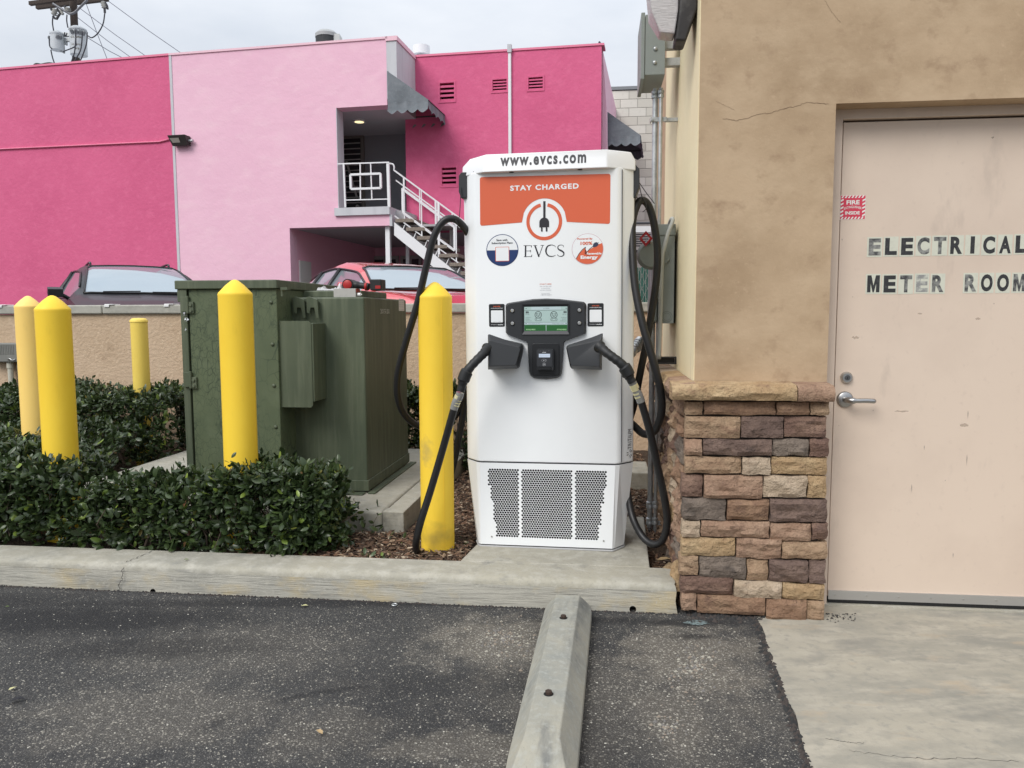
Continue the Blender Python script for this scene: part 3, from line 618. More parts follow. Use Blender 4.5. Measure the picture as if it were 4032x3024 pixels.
# lower disconnect box
zl = zoomer(2400, 700, 2.0743); yl2 = .86
a = GP(zl(418, 780), yl2); b1 = GP(zl(530, 780), yl2); tz = GP(zl(470, 385), yl2).z; bz = GP(zl(470, 1190), yl2).z; a2 = GP(zl(352, 900), yl2)
db = thing('disconnect_switch', 'large grey electrical disconnect box with round dome and red diamond handle on side wall', 'electrical box', G.M @ Matrix.Translation((a2.x, yl2, bz)))
w = b1.x-a2.x; h = tz-bz
MB().box(.03, w, 0, .42, 0, h).build('case', GREYBOX, db, bevel=.003)
MB().box(.0, .027, .01, .41, .01, h-.03).build('door', GREYBOX, db, bevel=.006)
MB().box(.02, w+.004, -.006, .43, h-.055, h+.004).build('hood', GREYBOX, db, bevel=.003)
mb = MB(); cc = GP(zl(360, 630), yl2-.02); cu_, cv = cc.x-a2.x-.012, cc.z-bz; mb.tube([(cu_-.0, -.03, cv), (cu_, -.012, cv), (cu_, .0, cv)], [.062, .075, .078], 28); mb.build('dome', GREYBOX, db, auto=35)
q1 = GP(zl(430, 660), yl2-.02); mb = MB(); qx, qz = q1.x-a2.x, q1.z-bz; mb.prism(round_poly([(qx-.02, qz-.075), (qx+.045, qz), (qx-.0, qz+.095), (qx-.06, qz+.02)], .012), -.014, -.001).build('cover_plate', GREYBOX, db, bevel=.003)
REDP = mat('red_plastic', (.45, .02, .025), .35)
q1 = GP(zl(297, 497), yl2-.05); mb = MB(); cx_, cz2 = q1.x-a2.x, q1.z-bz; s_ = .036
for (yo, k) in ((-.05, 1.0), (-.058, .82)):
    P = [(cx_, cz2-s_*k*1.15), (cx_+s_*k, cz2), (cx_, cz2+s_*k*1.15), (cx_-s_*k, cz2)]; k2 = .62 if k == 1 else .72
    I_ = [(cx_+(p[0]-cx_)*k2, cz2+(p[1]-cz2)*k2) for p in P]
    for i in range(4): j = (i+1) % 4; mb.prism([P[i], P[j], I_[j], I_[i]], yo, yo+.014)
mb.use(REDP); mb.build('red_handle', REDP, db, label='red diamond shaped switch handle')
MB().cyl((cx_+.02, -.04, cz2-.02), (cu_+.02, .0, cv+.06), .008, 10).build('handle_arm', GALV, db)
kn = GP(zl(467, 1135), yl2); mb = MB(); mb.annulus(kn.x-a2.x, kn.z-bz, .030, .003, -.0015, n=28).annulus(kn.x-a2.x, kn.z-bz, .021, .002, -.0015, n=24); mb.build('knockout', mat('enamel_edge', (.15, .17, .165), .5), db)
MB().box(w, SX-a2.x, .10, .14, .03, .07).box(w, SX-a2.x, .10, .14, h-.16, h-.12).box(SX-a2.x-.022, SX-a2.x-.002, .09, .15, .0, h-.08).build('wall_bracket', mat('dark_strut', (.05, .05, .05), .5, .6), db)
# bent grey flexible conduit in front
P = [GP(zl(*p), yl2-o_) for p, o_ in (((488, 380), -.02), ((503, 342), .03), ((516, 335), .05), ((512, 365), .055), ((480, 450), .055), ((450, 560), .055), ((432, 640), .055), ((425, 800), .05), ((420, 1000), .05), ((412, 1250), .03), ((405, 1480), .02))]
o = MB().tube([G.M @ p for p in catmull(P, 6)], .0105, 12).build('flexible_conduit', mat('grey_pvc', (.42, .44, .42), .5), smooth=True); tag(o, 'bent grey plastic conduit rising in front of the disconnect box', 'conduit')
# strut bracket low on wall
q = GP(zl(480, 1490), yl2-.02); o = thing('strut_bracket', 'dark steel channel bracket just above the stone wainscot behind the charger', 'bracket', G.M @ Matrix.Translation((q.x, yl2, q.z)))
MB().box(-.055, SX-q.x, -.02, .02, .012, .018).box(-.055, SX-q.x, -.02, .02, -.022, -.016).box(SX-q.x-.006, SX-q.x, -.021, .021, -.0215, .0115).box(-.055, SX-q.x-.007, .014, .019, -.0155, .0115).build('channel', mat('dark_strut', (.05, .05, .05), .5, .6), o)
# shiny cable gland seen right of the charger
P = [(dY(1364, 765, 4.35)), dY(1384, 735, 4.42)]
t = thing('cable_gland', 'shiny metal cable gland poking out behind the right side of the charger', 'cable gland'); MB().tube([P[0], P[0].lerp(P[1], .35), P[0].lerp(P[1], .36), P[1]], [.024, .024, .030, .030], 14).build('barrel', STEEL, t, auto=40)
for k in (.45, .6, .75): MB().tube([P[0].lerp(P[1], k), P[0].lerp(P[1], k+.07)], .033, 14).build('ridge', GALV, t, auto=40)
# wall pack lamp near the top
LENS = mat('prismatic_lens', (.52, .49, .48), .25, var=[(3, (.50, .38, .38), .45, .65), (14, (.36, .34, .33), .52, .8)], bump=[(60, .7, .008, (.2, .2, 6))], spec=.7); BRZ = mat('black_bronze_casting', (.025, .022, .022), .6, var=[(12, (.09, .085, .08), .5, .75)], bump=[(30, .3, .006)])
yl3 = .10+STY
A = [GP(zu(*p), yl3) for p in ((470, 150), (715, 145), (655, 555), (415, 530))]
lp = thing('wall_pack_lamp', 'weathered wall lamp with ribbed clear lens and black housing high on cream wall', 'lamp', G.M @ Matrix.Translation((SX, yl3, A[2].z)))
o0 = Vector((SX, yl3, A[2].z)); a_ = [p-o0 for p in A]
up = .55
fl = [a_[3], a_[0]+Vector((-.0, 0, 0)), Vector((a_[0].x-.02, 0, up)), Vector((a_[3].x-.17, 0, up)), Vector((a_[3].x-.10, 0, a_[0].z*.8))]
mb = MB(); ox_ = a_[2].x
mb.rings([[(a_[3].x, 0, a_[3].z), (a_[2].x, 0, a_[2].z), (a_[2].x, .10, a_[2].z), (a_[3].x, .10, a_[3].z)],
          [(a_[0].x-.055, .0, a_[0].z), (a_[1].x, 0, a_[1].z), (a_[1].x, .17, a_[1].z), (a_[0].x-.055, .17, a_[0].z)],
          [(a_[0].x-.10, .0, up), (a_[1].x, 0, up), (a_[1].x, .19, up), (a_[0].x-.10, .19, up)]])
mb.build('lens', LENS, lp, bevel=.008)
mb = MB().rings([[(a_[2].x+.0, -.012, a_[2].z-.03), (-.05, -.012, a_[2].z-.035), (-.05, .12, a_[2].z-.035), (a_[2].x, .12, a_[2].z-.03)],
          [(a_[1].x+.002, -.014, a_[1].z), (-.001, -.014, a_[1].z), (-.001, .19, a_[1].z), (a_[1].x+.002, .19, a_[1].z)],
          [(a_[1].x+.002, -.012, up+.02), (-.001, -.012, up+.02), (-.001, .21, up+.02), (a_[1].x+.002, .21, up+.02)]])
mb.build('housing', BRZ, lp, bevel=.01)
# ---------------------------------------------------------------- charging station
WHT = mat('white_powder_coat', (.84, .86, .87), .38, var=[(2, (.81, .83, .84), .45, .7)], bump=[(500, .06, .0006)], spec=.5)
WHT2 = mat('white_cap', (.76, .77, .78), .33)
PLAS = mat('charcoal_plastic', (.026, .028, .031), .42, bump=[(700, .12, .0006)]); PLAS2 = mat('charcoal_gloss', (.018, .019, .021), .28)
ORG = mat('orange_print', (.66, .125, .055), .42, bump=[(500, .06, .0006)]); NAVY = mat('navy_print', (.012, .035, .13), .4); INKD = mat('black_print', (.022, .022, .028), .45); WPR = mat('white_print', (.80, .82, .83), .4)
SEAM = mat('seam_gap', (.02, .02, .025), .8)
ch = thing('charging_station', 'tall white electric car charger with orange band, screen and two plugged in black cables', 'car charger', CH.M)
def cr_(z_, p): return CH.hit(z_(*p), 0)
zA = zoomer(1750, 550, 2.37); zB = zoomer(1800, 1100, 2.37); zC = zoomer(1550, 1600, 1.9235); zE = zoomer(2050, 750, 4.74); zF = zoomer(1900, 1150, 4.424)
uL = CH.hit(Dp(1033, 700))[0]; uR = CH.hit(Dp(1330, 700))[0]; sR = CH.hit(Dp(1341, 700), .012)[0]
vs_ = CH.hit(Dp(1180, 1001))[1]; vt = CH.hit(Dp(1180, 371))[1]; vb = CH.hit(zC(1170, 1066))[1]
oL = CH.hit(Dp(1006, 700), .09)[0]; oR = CH.hit(Dp(1369, 700), .09)[0]; DEP = .40
lL = CH.hit(zC(650, 1045))[0]; lR = CH.hit(zC(1655, 1085))[0]
def plan(l, r, ol, orr, s, d=DEP, dd=.085, yo=0): return [(l, yo), (r, yo), (r+s, .012+yo), (orr, dd), (orr, d-dd), (r, d), (l, d), (ol, d-dd), (ol, dd), (l-s, .012+yo)]
P0 = plan(uL, uR, oL, oR, .022)
def loft(mb, rings): mb.rings([[(x, y, z) for (x, y) in P] for (P, z) in rings])
mb = MB(); loft(mb, [(P0, vs_+.003), (P0, vt+.012)]); mb.build('upper_body', WHT, ch, bevel=.008, seg=3)
# lower body: tapered sides, open front holding the grille panel
b_in = .045; PB = plan(lL+.006, lR-.0, oL+b_in, oR-b_in, .012)
gl0 = CH.hit(zC(700, 600))[0]
mb = MB(); rr = [[(x, y, vs_-.003) for (x, y) in P0], [(x, y, vb+.004) for (x, y) in PB]]
n = 10; vsl = rr[0]+rr[1]; mb.add(vsl, [tuple(range(n)), tuple(range(2*n-1, n-1, -1))]+[(i, i+n, (i+1) % n+n, (i+1) % n) for i in range(n) if i != 0]); mb.build('lower_body', WHT, ch, recalc=True)
MB().zprism([(x*.985, y+.006) for x, y in P0], vs_-.0029, vs_+.0029).build('seam', SEAM, ch)
MB().box(lL+.02, lR-.02, .014, .06, vb+.008, vs_-.008).build('dark_interior', mat('filter_mesh', (.006, .006, .007), .9, var=[(9, (.035, .035, .04), .5, .78)]), ch)
# perforated panels (real hexagonal holes)
def quadL(p): return CH.hit(zC(*p))
vh0 = CH.hit(zC(1160, 1000))[1]; vh1 = CH.hit(zC(1160, 480))[1]
def ux(x): return quadL((x, 600))[0]
cols = [(ux(712), ux(951), 'L'), (ux(964), ux(1355), 'C'), (ux(1371), ux(1616), 'R')]
pitch = (cols[1][1]-cols[1][0])/20.5; rh = pitch*.866; nrow = int(round((vh1-vh0)/rh)); rh = (vh1-vh0)/nrow
edges = [lL+.002+.0, *[c for col in cols for c in col[:2]], lR-.002]
def edge_at(side, v):      # sloped sides of the white panel
    t = (vs_-.003-v)/(vs_-vb-.007); return (uL+(lL+.006-uL)*t) if side < 0 else (uR+(lR-uR)*t)
for (a, b_, k) in cols:
    mb = MB(); nc = 20 if k == 'C' else 12
    for r in range(nrow):
        z0 = vh0+r*rh; cz3 = z0+rh/2; off = .5 if r % 2 else 0
        pw = (b_-a)/(nc+.5); o2 = .5 if r % 2 else 0
        for c in range(nc):
            cx3 = a+pw*(c+.5+o2); x0 = a+pw*(c+o2) if c or not r % 2 else a; x1 = a+pw*(c+1+o2) if c < nc-1 or r % 2 else b_
            t = (z0-vh0)/(vh1-vh0)
            skip = (k == 'L' and c < (0 if t > .72 else 1 if t > .5 else 2 if t > .2 else 3)) or (k == 'R' and c > nc-1-(0 if t > .72 else 1 if t > .5 else 2 if t > .2 else 3))
            cell = [(x0, z0), ((x0+x1)/2, z0), (x1, z0), (x1, z0+rh), ((x0+x1)/2, z0+rh), (x0, z0+rh)]
            if skip: mb.add([(p[0], 0, p[1]) for p in cell], [(0, 1, 2, 3, 4, 5)]); continue
            hr = pw*.485; hole = [(cx3+hr*math.cos(R(q)), cz3+hr*math.sin(R(q))) for q in (210, 270, 330, 30, 90, 150)]
            vs = [(p[0], 0, p[1]) for p in cell]+[(p[0], 0, p[1]) for p in hole]+[(p[0], .0015, p[1]) for p in hole]
            mb.add(vs, [(i, (i+1) % 6, (i+1) % 6+6, i+6) for i in range(6)]+[(i+6, (i+1) % 6+6, (i+1) % 6+12, i+12) for i in range(6)])
    mb.build('vent_grille', WHT, ch, recalc=False)
mb = MB(); zt = vs_-.003; zb_ = vb+.004
def qd(p): mb.add([(x, 0, z) for x, z in p], [(0, 1, 2, 3)])
qd([(edge_at(-1, zb_), zb_), (edge_at(1, zb_), zb_), (edge_at(1, vh0), vh0), (edge_at(-1, vh0), vh0)]); qd([(edge_at(-1, vh1), vh1), (edge_at(1, vh1), vh1), (edge_at(1, zt), zt), (edge_at(-1, zt), zt)])
qd([(edge_at(-1, vh0), vh0), (cols[0][0], vh0), (cols[0][0], vh1), (edge_at(-1, vh1), vh1)]); qd([(cols[0][1], vh0), (cols[1][0], vh0), (cols[1][0], vh1), (cols[0][1], vh1)])
qd([(cols[1][1], vh0), (cols[2][0], vh0), (cols[2][0], vh1), (cols[1][1], vh1)]); qd([(cols[2][1], vh0), (edge_at(1, vh0), vh0), (edge_at(1, vh1), vh1), (cols[2][1], vh1)])
mb.build('grille_panel', WHT, ch, recalc=False)
for p in ((743, 985), (1590, 1018)):
    u, v = quadL(p); MB().tube([(u, 0, v), (u, -.003, v)], .0045, 6).build('screw', STEEL, ch)
# plinth
MB().zprism([(x*1.01, y*1.02-.006) for x, y in PB], 0.0, vb-.002).build('plinth', mat('plinth_grey', (.42, .42, .42), .6), ch, bevel=.004)
MB().zprism([(x*.985, y+.004) for x, y in PB], vb-.0019, vb+.0035).build('seam', SEAM, ch)
# vertical seams on the side chamfers
for s_, uu in ((1, sR+.006),):
    mb = MB(); x_ = uR+.030 if s_ > 0 else uL-.030
    mb.box(x_-.0016, x_+.0016, .0145, .02, vs_+.01, vt); mb.build('side_seam', SEAM, ch)
# cap
zc0 = vt+.002; Fl = CH.hit(Dp(1043, 369), -.035)[0]; Fr = CH.hit(Dp(1311, 353), -.035)[0]
cL = CH.hit(Dp(999, 370), .08)[0]; cR = CH.hit(Dp(1373, 360), .08)[0]; zt2 = CH.hit(Dp(1340, 319), .0)[1]; hC = zt2-zc0
def cp(l, r, ol, orr, y0, d): return [(l, y0), (r, y0), (orr, d), (orr, .33), (r, .45), (l, .45), (ol, .33), (ol, d)]
mb = MB(); loft(mb, [(cp(Fl, Fr, cL, cR, -.035, .07), zc0), (cp(Fl+.003, Fr-.001, cL+.002, cR-.001, -.0225, .072), zc0+hC*.50), (cp(Fl+.010, Fr-.002, cL+.040, cR-.022, -.012, .08), zc0+hC*.92), (cp(Fl+.03, Fr-.02, cL+.07, cR-.05, .05, .11), zc0+hC*1.03)])
cap_o = mb.build('top_cap', WHT2, ch, bevel=.006, seg=3)
MB().zprism([(x*.99, y+.004) for x, y in P0], vt+.0121, vt+.018).build('seam', SEAM, ch)
for p in ((625, 277), (1265, 254)):
    u, v = CH.hit(zA(*p), -.02); MB().cyl((u, -.018, zc0-.0022), (u, -.018, zc0+.001), .012, 14).build('downlight', DKGREY, ch)
# www text on the cap
mb = MB(); u0, v0 = CH.hit(Dp(1080, 356), -.03); u1, v1 = CH.hit(Dp(1266, 334), -.03)
vm0 = zc0+hC*.44; 
mb.use(INKD).text('www.evcs.com', u0, CH.hit(Dp(1173, 355), -.036)[1], u1, CH.hit(Dp(1173, 335), -.036)[1], 0, .035, sp=1.25)
def on_cap(x, y, z):
    t = (z-zc0)/hC; yy_ = -.035+.025*t
    return (x, yy_-.0012, z)
mb.warp(on_cap); mb.build('lettering', None, ch, recalc=False)
# side cable brackets (black wedges)
mb = MB(); p = [CH.hit(zA(*q), .12) for q in ((1778, 240), (1820, 285), (1822, 440), (1778, 555))]; mb.prism([(p[0][0]-.03, p[0][1]), (p[3][0]-.03, p[3][1]), p[3], p[2], p[1], p[0]], .08, .22); mb.build('cable_arm', PLAS, ch, bevel=.004)
p = [CH.hit(zA(*q), .10) for q in ((175, 320), (152, 350), (152, 500), (175, 560))]; MB().prism([p[0], p[1], p[2], p[3], (p[3][0]+.03, p[3][1]), (p[0][0]+.03, p[0][1])], .05, .22).build('cable_arm', PLAS, ch, bevel=.004)
# orange band
def c0(z_, p): return CH.hit(z_(*p))
yp = -.0010
L1 = [c0(zA, p) for p in ((330, 350), (334, 805), (722, 772))]; cc_ = c0(zA, (931, 765)); rad = c0(zA, (1140, 767))[0]-cc_[0]; R1 = [c0(zA, p) for p in ((1141, 767), (1545, 787), (1550, 318))]
top = [c0(zA, (1550, 318)), c0(zA, (330, 350))]
arc = [(cc_[0]+rad*math.cos(R(a)), cc_[1]+rad*1.02*math.sin(R(a))) for a in range(180, -1, -6)]
def rc(P, i, r=.012, n=4):
    a, b_, c_ = Vector(P[i-1]), Vector(P[i]), Vector(P[(i+1) % len(P)]); p0 = b_+(a-b_).normalized()*r; p1 = b_+(c_-b_).normalized()*r
    return [tuple(p0*(1-k/n)**2+b_*2*(k/n)*(1-k/n)+p1*(k/n)**2) for k in range(n+1)]
core = [L1[0], L1[1], (arc[0][0], L1[2][1]), (arc[-1][0], R1[0][1]), R1[1], top[0]]
P = rc(core, 1)+[(arc[0][0], L1[2][1])]+arc+[(arc[-1][0], R1[0][1])]+rc(core, 4)+rc(core, 5)+rc(core, 0)
mb = MB()
# split in convex friendly strips: left block, middle columns above the arc, right block
xs = [cc_[0]-rad+2*rad*k/24 for k in range(25)]
def toplin(x): t = (x-L1[0][0])/(top[0][0]-L1[0][0]); return L1[0][1]+(top[0][1]-L1[0][1])*t
mb.use(ORG); mb.flat(rc(core, 0)+rc(core, 1)+[(arc[0][0], L1[2][1]), (xs[0], toplin(xs[0]))], yp)
for a, b_ in zip(xs, xs[1:]):
    f = lambda x: cc_[1]+1.02*math.sqrt(max(rad*rad-(x-cc_[0])**2, 0)); mb.flat([(a, f(a)), (b_, f(b_)), (b_, toplin(b_)), (a, toplin(a))], yp)
mb.flat([(xs[-1], R1[0][1])]+rc(core, 4)+rc(core, 5)+[(xs[-1], toplin(xs[-1]))], yp)
mb.use(WPR); a_, b_ = c0(zA, (614, 476)), c0(zA, (1253, 411)); mb.text('STAY CHARGED', a_[0], c0(zA, (931, 468))[1], b_[0], c0(zA, (931, 418))[1], yp-.0006, .035, sp=1.2)
# ring and plug
rr_ = c0(zA, (1099, 765))[0]-cc_[0]; w = rr_-(c0(zA, (1068, 765))[0]-cc_[0])
mb.use(ORG).annulus(cc_[0], cc_[1], rr_, w, yp, R(102), R(438), 60, 1.02)
mb.use(INKD); pl_ = [c0(zE, p) for p in ((422, 200), (422, 510), (465, 510), (465, 200))]; mb.flat(pl_, yp-.0003)
u0, v0 = c0(zE, (350, 690)); u1, v1 = c0(zE, (531, 502)); um = (u0+u1)/2; hw = (u1-u0)/2
mb.flat([(u0, v0), (u1, v0), (u1, v1-hw)]+[(um+hw*math.cos(R(a)), v1-hw+hw*math.sin(R(a))) for a in range(15, 180, 15)]+[(u0, v1-hw)], yp-.0004)
for (x0, x1) in ((380, 411), (469, 501)):
    a_ = c0(zE, (x0, 768)); b_ = c0(zE, (x1, 684)); mb.flat(rrect(a_[0], a_[1], b_[0], b_[1], (b_[0]-a_[0])*.45), yp-.0005)
mb.build('orange_print', None, ch, recalc=False)
# serif EVCS
mb = MB(); mb.use(INKD); ys = -.0012
def T4(x, y): return c0(zE, (x, y))
def sl(pts, w): mb.line([T4(*p) for p in pts], [q/4.74/FPX*3.88 for q in w] if hasattr(w, '__len__') else w/4.74/FPX*3.88, ys)
sl([(93, 1032), (90, 1232)], 26); sl([(55, 1027), (208, 1029)], 8); sl([(90, 1128), (186, 1128)], 8); sl([(60, 1236), (208, 1232)], 8)
sl([(205, 1026), (200, 1062)], [8, 12]); sl([(186, 1108), (187, 1152)], 9); sl([(212, 1195), (203, 1234)], [6, 16])
sl([(268, 1030), (341, 1236)], 27); sl([(412, 1030), (341, 1230)], 11); sl([(235, 1026), (308, 1026)], 8); sl([(372, 1024), (438, 1024)], 8)
Cp = [(648, 1060), (640, 1036), (600, 1020), (555, 1018), (500, 1045), (474, 1110), (480, 1170), (515, 1215), (570, 1230), (620, 1222), (652, 1208)]
sl([p[:2] for p in [tuple(v) for v in catmull([(a, b_, 0) for a, b_ in Cp], 4)]], list(np.interp(np.linspace(0, 1, 41), [0, .1, .25, .5, .75, 1], [8, 8, 12, 30, 18, 6])))
Sp = [(800, 1058), (796, 1028), (755, 1016), (712, 1028), (692, 1062), (712, 1100), (760, 1125), (800, 1155), (806, 1195), (775, 1224), (730, 1228), (692, 1208), (686, 1190)]
sl([p[:2] for p in [tuple(v) for v in catmull([(a, b_, 0) for a, b_ in Sp], 4)]], list(np.interp(np.linspace(0, 1, 49), [0, .15, .3, .5, .7, .85, 1], [8, 8, 14, 30, 18, 10, 8])))
mb.build('serif_lettering', None, ch, recalc=False)
# blue round sticker
mb = MB(); c_ = c0(zA, (540, 1031)); r_ = c0(zA, (690, 1031))[0]-c_[0]
mb.use(NAVY).disc(c_[0], c_[1], r_, yp, 48, r_*.97); mb.use(WPR).disc(c_[0], c_[1], r_*.955, yp-.0003, 48, r_*.925)
mb.use(NAVY).disc(c_[0], c_[1], r_*.96, yp-.0006, 32, r_*.93, math.pi, 2*math.pi)
mb.use(INKD).text('Save with', c_[0]-r_*.36, c_[1]+r_*.55, c_[0]+r_*.33, c_[1]+r_*.68, yp-.0009, .025).text('Subscription Plans', c_[0]-r_*.66, c_[1]+r_*.34, c_[0]+r_*.65, c_[1]+r_*.50, yp-.0009, .025)
mb.use(ORG).flat(rrect(c_[0]-r_*.43, c_[1]-r_*.68, c_[0]+r_*.43, c_[1]+r_*.20, r_*.04), yp-.0009); mb.use(WPR).flat(rrect(c_[0]-r_*.40, c_[1]-r_*.65, c_[0]+r_*.40, c_[1]+r_*.17, r_*.03), yp-.0012)
mb.build('round_sticker', None, ch, recalc=False, label='blue and white round subscription sticker')
# renewable sticker
mb = MB(); c_ = c0(zA, (1336, 1020)); r_ = c0(zA, (1484, 1020))[0]-c_[0]; q = lambda p: c0(zE, p)
mb.use(mat('thin_ring', (.55, .35, .38), .5)).disc(c_[0], c_[1], r_, yp, 48, r_*.97); mb.use(WPR).disc(c_[0], c_[1], r_*.975, yp-.0003, 48, r_*.945)
arcp = [(c_[0]+r_*.97*math.cos(R(a)), c_[1]+r_*.94*math.sin(R(a))) for a in range(-137, 22, 6)]
mid = [q(p) for p in ((1468, 996), (1360, 1050), (1290, 1100), (1198, 1190), (1196, 1092), (1110, 1170))]
up_ = [q(p) for p in ((1520, 978), (1400, 1035), (1290, 1100), (1200, 1192))]; lo_ = [q(p) for p in ((1198, 1070), (1150, 1118), (1095, 1180), (1045, 1262))]
line_ = up_+lo_; cen = q((1300, 1260)); ring_ = arcp+line_; 
mb.use(ORG); n0 = len(mb.v); mb.add([(cen[0], yp-.0005, cen[1])]+[(x, yp-.0005, z) for x, z in ring_], [(0, i+1, (i+1) % len(ring_)+1) for i in range(len(ring_))])
mb.use(INKD).line([q(p) for p in ((1035, 1275), (1090, 1180), (1150, 1105), (1213, 1055))], .0028, yp-.0008).line([q(p) for p in ((1213, 1055), (1200, 1190))], .0024, yp-.0009).line([q(p) for p in ((1200, 1190), (1290, 1090), (1355, 1040))], .0028, yp-.0010)
mb.use(mat('dark_blue_print', (.03, .04, .08), .5)).flat([q(p) for p in ((1345, 1045), (1360, 1060), (1410, 1052), (1448, 1025), (1445, 985), (1425, 965), (1385, 970), (1355, 1000))][::-1], yp-.0011).line([q(p) for p in ((1430, 985), (1460, 970))], .002, yp-.0011).line([q(p) for p in ((1440, 1010), (1466, 998))], .002, yp-.0011)
mb.use(ORG); a_ = q((1058, 928)); b_ = q((1343, 882)); mb.text('Powered By', a_[0], a_[1], b_[0], b_[1], yp-.0012, .03); a_ = q((1118, 1020)); b_ = q((1340, 952)); mb.text('100%', a_[0], a_[1], b_[0], b_[1], yp-.0012, .03)
mb.use(WPR); a_ = q((1237, 1200)); b_ = q((1510, 1152)); mb.text('Renewable', a_[0], a_[1], b_[0], b_[1], yp-.0012, .035); a_ = q((1120, 1298)); b_ = q((1440, 1208)); mb.text('Energy', a_[0], a_[1], b_[0], b_[1], yp-.0012, .045)
mb.build('round_sticker', None, ch, recalc=False, label='orange and white renewable energy round sticker')
# start here print
mb = MB(); q = lambda p: c0(zB, p); PALE = mat('pale_grey_print', (.45, .46, .48), .5)
def tx(txt, p0, p1, y=yp, b=.02): a_, b_ = q(p0), q(p1); mb.text(txt, a_[0], a_[1], b_[0], b_[1], y, b)
mb.use(mat('pale_orange_print', (.62, .22, .15), .5)); tx('START HERE', (770, 50), (880, 38)); mb.use(PALE); tx('Scan the QR code', (772, 71), (880, 60)); tx('to view prices', (785, 90), (866, 78)); tx('and start charging', (772, 107), (878, 95)); a_, b_ = q((772, 120)), q((880, 118)); mb.flat([a_, (b_[0], a_[1]), b_, (a_[0], b_[1])], yp); tx('Customer Service', (785, 138), (865, 128)); tx('1 888 000 0000000', (780, 150), (882, 140), b=0)
mb.build('instruction_print', None, ch, recalc=False)
# scan stickers (the code itself is left blank)
for (x0, x1, y0, y1) in ((115, 385, 206, 605), (1829, 2110, 192, 600)):
    q = lambda p: c0(zF, p); mb = MB(); a_, b_ = q((x0, y1)), q((x1, y0)); mb.use(PLAS2).flat(rrect(a_[0], a_[1], b_[0], b_[1], .007), yp)
    W_ = b_[0]-a_[0]; H_ = b_[1]-a_[1]; U = lambda t: a_[0]+W_*t; V = lambda t: a_[1]+H_*t
    mb.use(WPR).flat(rrect(U(.13), V(.19), U(.88), V(.72), .004), yp-.0004).text('to view pricing and charge', U(.13), V(.79), U(.87), V(.835), yp-.0004, .02).text('noodoe', U(.56), V(.07), U(.89), V(.12), yp-.0004, .03)
    mb.use(PALE).text('POWERED BY', U(.13), V(.075), U(.52), V(.115), yp-.0004, .01); mb.text('Station ID: 1100000', U(.28), V(.215), U(.76), V(.24), yp-.0007, .0)
    mb.use(ORG).text('SCAN HERE', U(.28), V(.865), U(.72), V(.915), yp-.0004, .03)
    mb.build('scan_sticker', None, ch, recalc=False)
# console
q = lambda p, o=0: CH.hit(zF(*p), o)
out = [(408, 230), (430, 200), (480, 185), (880, 122), (1120, 112), (1350, 122), (1760, 170), (1795, 195), (1810, 230), (1806, 700), (1795, 725), (1450, 850), (1422, 880), (1385, 1400), (1360, 1460), (1300, 1495), (1110, 1518), (900, 1498), (840, 1450), (815, 1380), (785, 890), (760, 860), (430, 735), (410, 700)]
oc = [q(p)for p in out][::-1]; ctr = Vector((sum(p[0] for p in oc)/len(oc), sum(p[1] for p in oc)/len(oc)))
sA = q((690, 730)); sB = q((1512, 206))
inn = [(ctr.x+(p[0]-ctr.x)*.955, ctr.y+(p[1]-ctr.y)*.965) for p in oc]
co = MB(); n = len(oc)
co.add([(p[0], 0, p[1]) for p in oc]+[(p[0], -.010, p[1]) for p in oc]+[(p[0], -.024, p[1]) for p in inn], [(i, (i+1) % n, (i+1) % n+n, i+n) for i in range(n)]+[(i+n, (i+1) % n+n, (i+1) % n+2*n, i+2*n) for i in range(n)]+[tuple(range(2*n, 3*n))])
con = co.build('console', PLAS, ch, auto=30)
# screen bezel: recessed look with a sloping lower lip
a_, b_ = q((690, 740), -.026), q((1512, 206), -.026); c1_, c2_ = q((728, 680), -.026), q((1478, 248), -.026)
F_ = [(a_[0], a_[1]), (b_[0], a_[1]), (b_[0], b_[1]), (a_[0], b_[1])]; I_ = [(c1_[0], c1_[1]), (c2_[0], c1_[1]), (c2_[0], c2_[1]), (c1_[0], c2_[1])]
mb = MB(); mb.use(PLAS2); mb.add([(p[0], -.0300, p[1]) for p in F_]+[(p[0], -.0262, p[1]) for p in I_]+[(p[0], -.0238, p[1]) for p in F_], [(1, 2, 6, 5), (2, 3, 7, 6), (3, 0, 4, 7), (0, 1, 9, 8), (1, 2, 10, 9), (2, 3, 11, 10), (3, 0, 8, 11)]); mb.use(mat('bezel_lip', (.08, .08, .085), .4)).add([(p[0], -.0300, p[1]) for p in F_[:2]]+[(p[0], -.0262, p[1]) for p in I_[:2]], [(0, 1, 3, 2)])
mb.build('screen_bezel', None, con)
LCD = mat('screen_pale', (.30, .40, .38), .25, emit=.22); LCD2 = mat('screen_pale_bar', (.36, .44, .46), .25, emit=.22); GRN = mat('screen_green', (.018, .09, .025), .25, emit=.25); GRT = mat('screen_green_text', (.25, .42, .22), .3, emit=.3)
mb = MB(); y0 = -.0255; q = lambda p: CH.hit(zF(*p), y0)
def rect(p0, p1, y): a_, b_ = q(p0), q(p1); mb.flat([(a_[0], a_[1]), (b_[0], a_[1]), (b_[0], b_[1]), (a_[0], b_[1])], y)
def tx(txt, p0, p1, y, b=.02): a_, b_ = q(p0), q(p1); mb.text(txt, a_[0], a_[1], b_[0], b_[1], y, b)
mb.use(LCD); rect((729, 678), (1477, 250), y0); mb.use(LCD2); rect((848, 313), (1366, 252), y0-.0003); rect((731, 564), (1475, 530), y0-.0003); mb.use(GRN); rect((731, 677), (1101, 571), y0-.0003); rect((1113, 677), (1476, 571), y0-.0003)
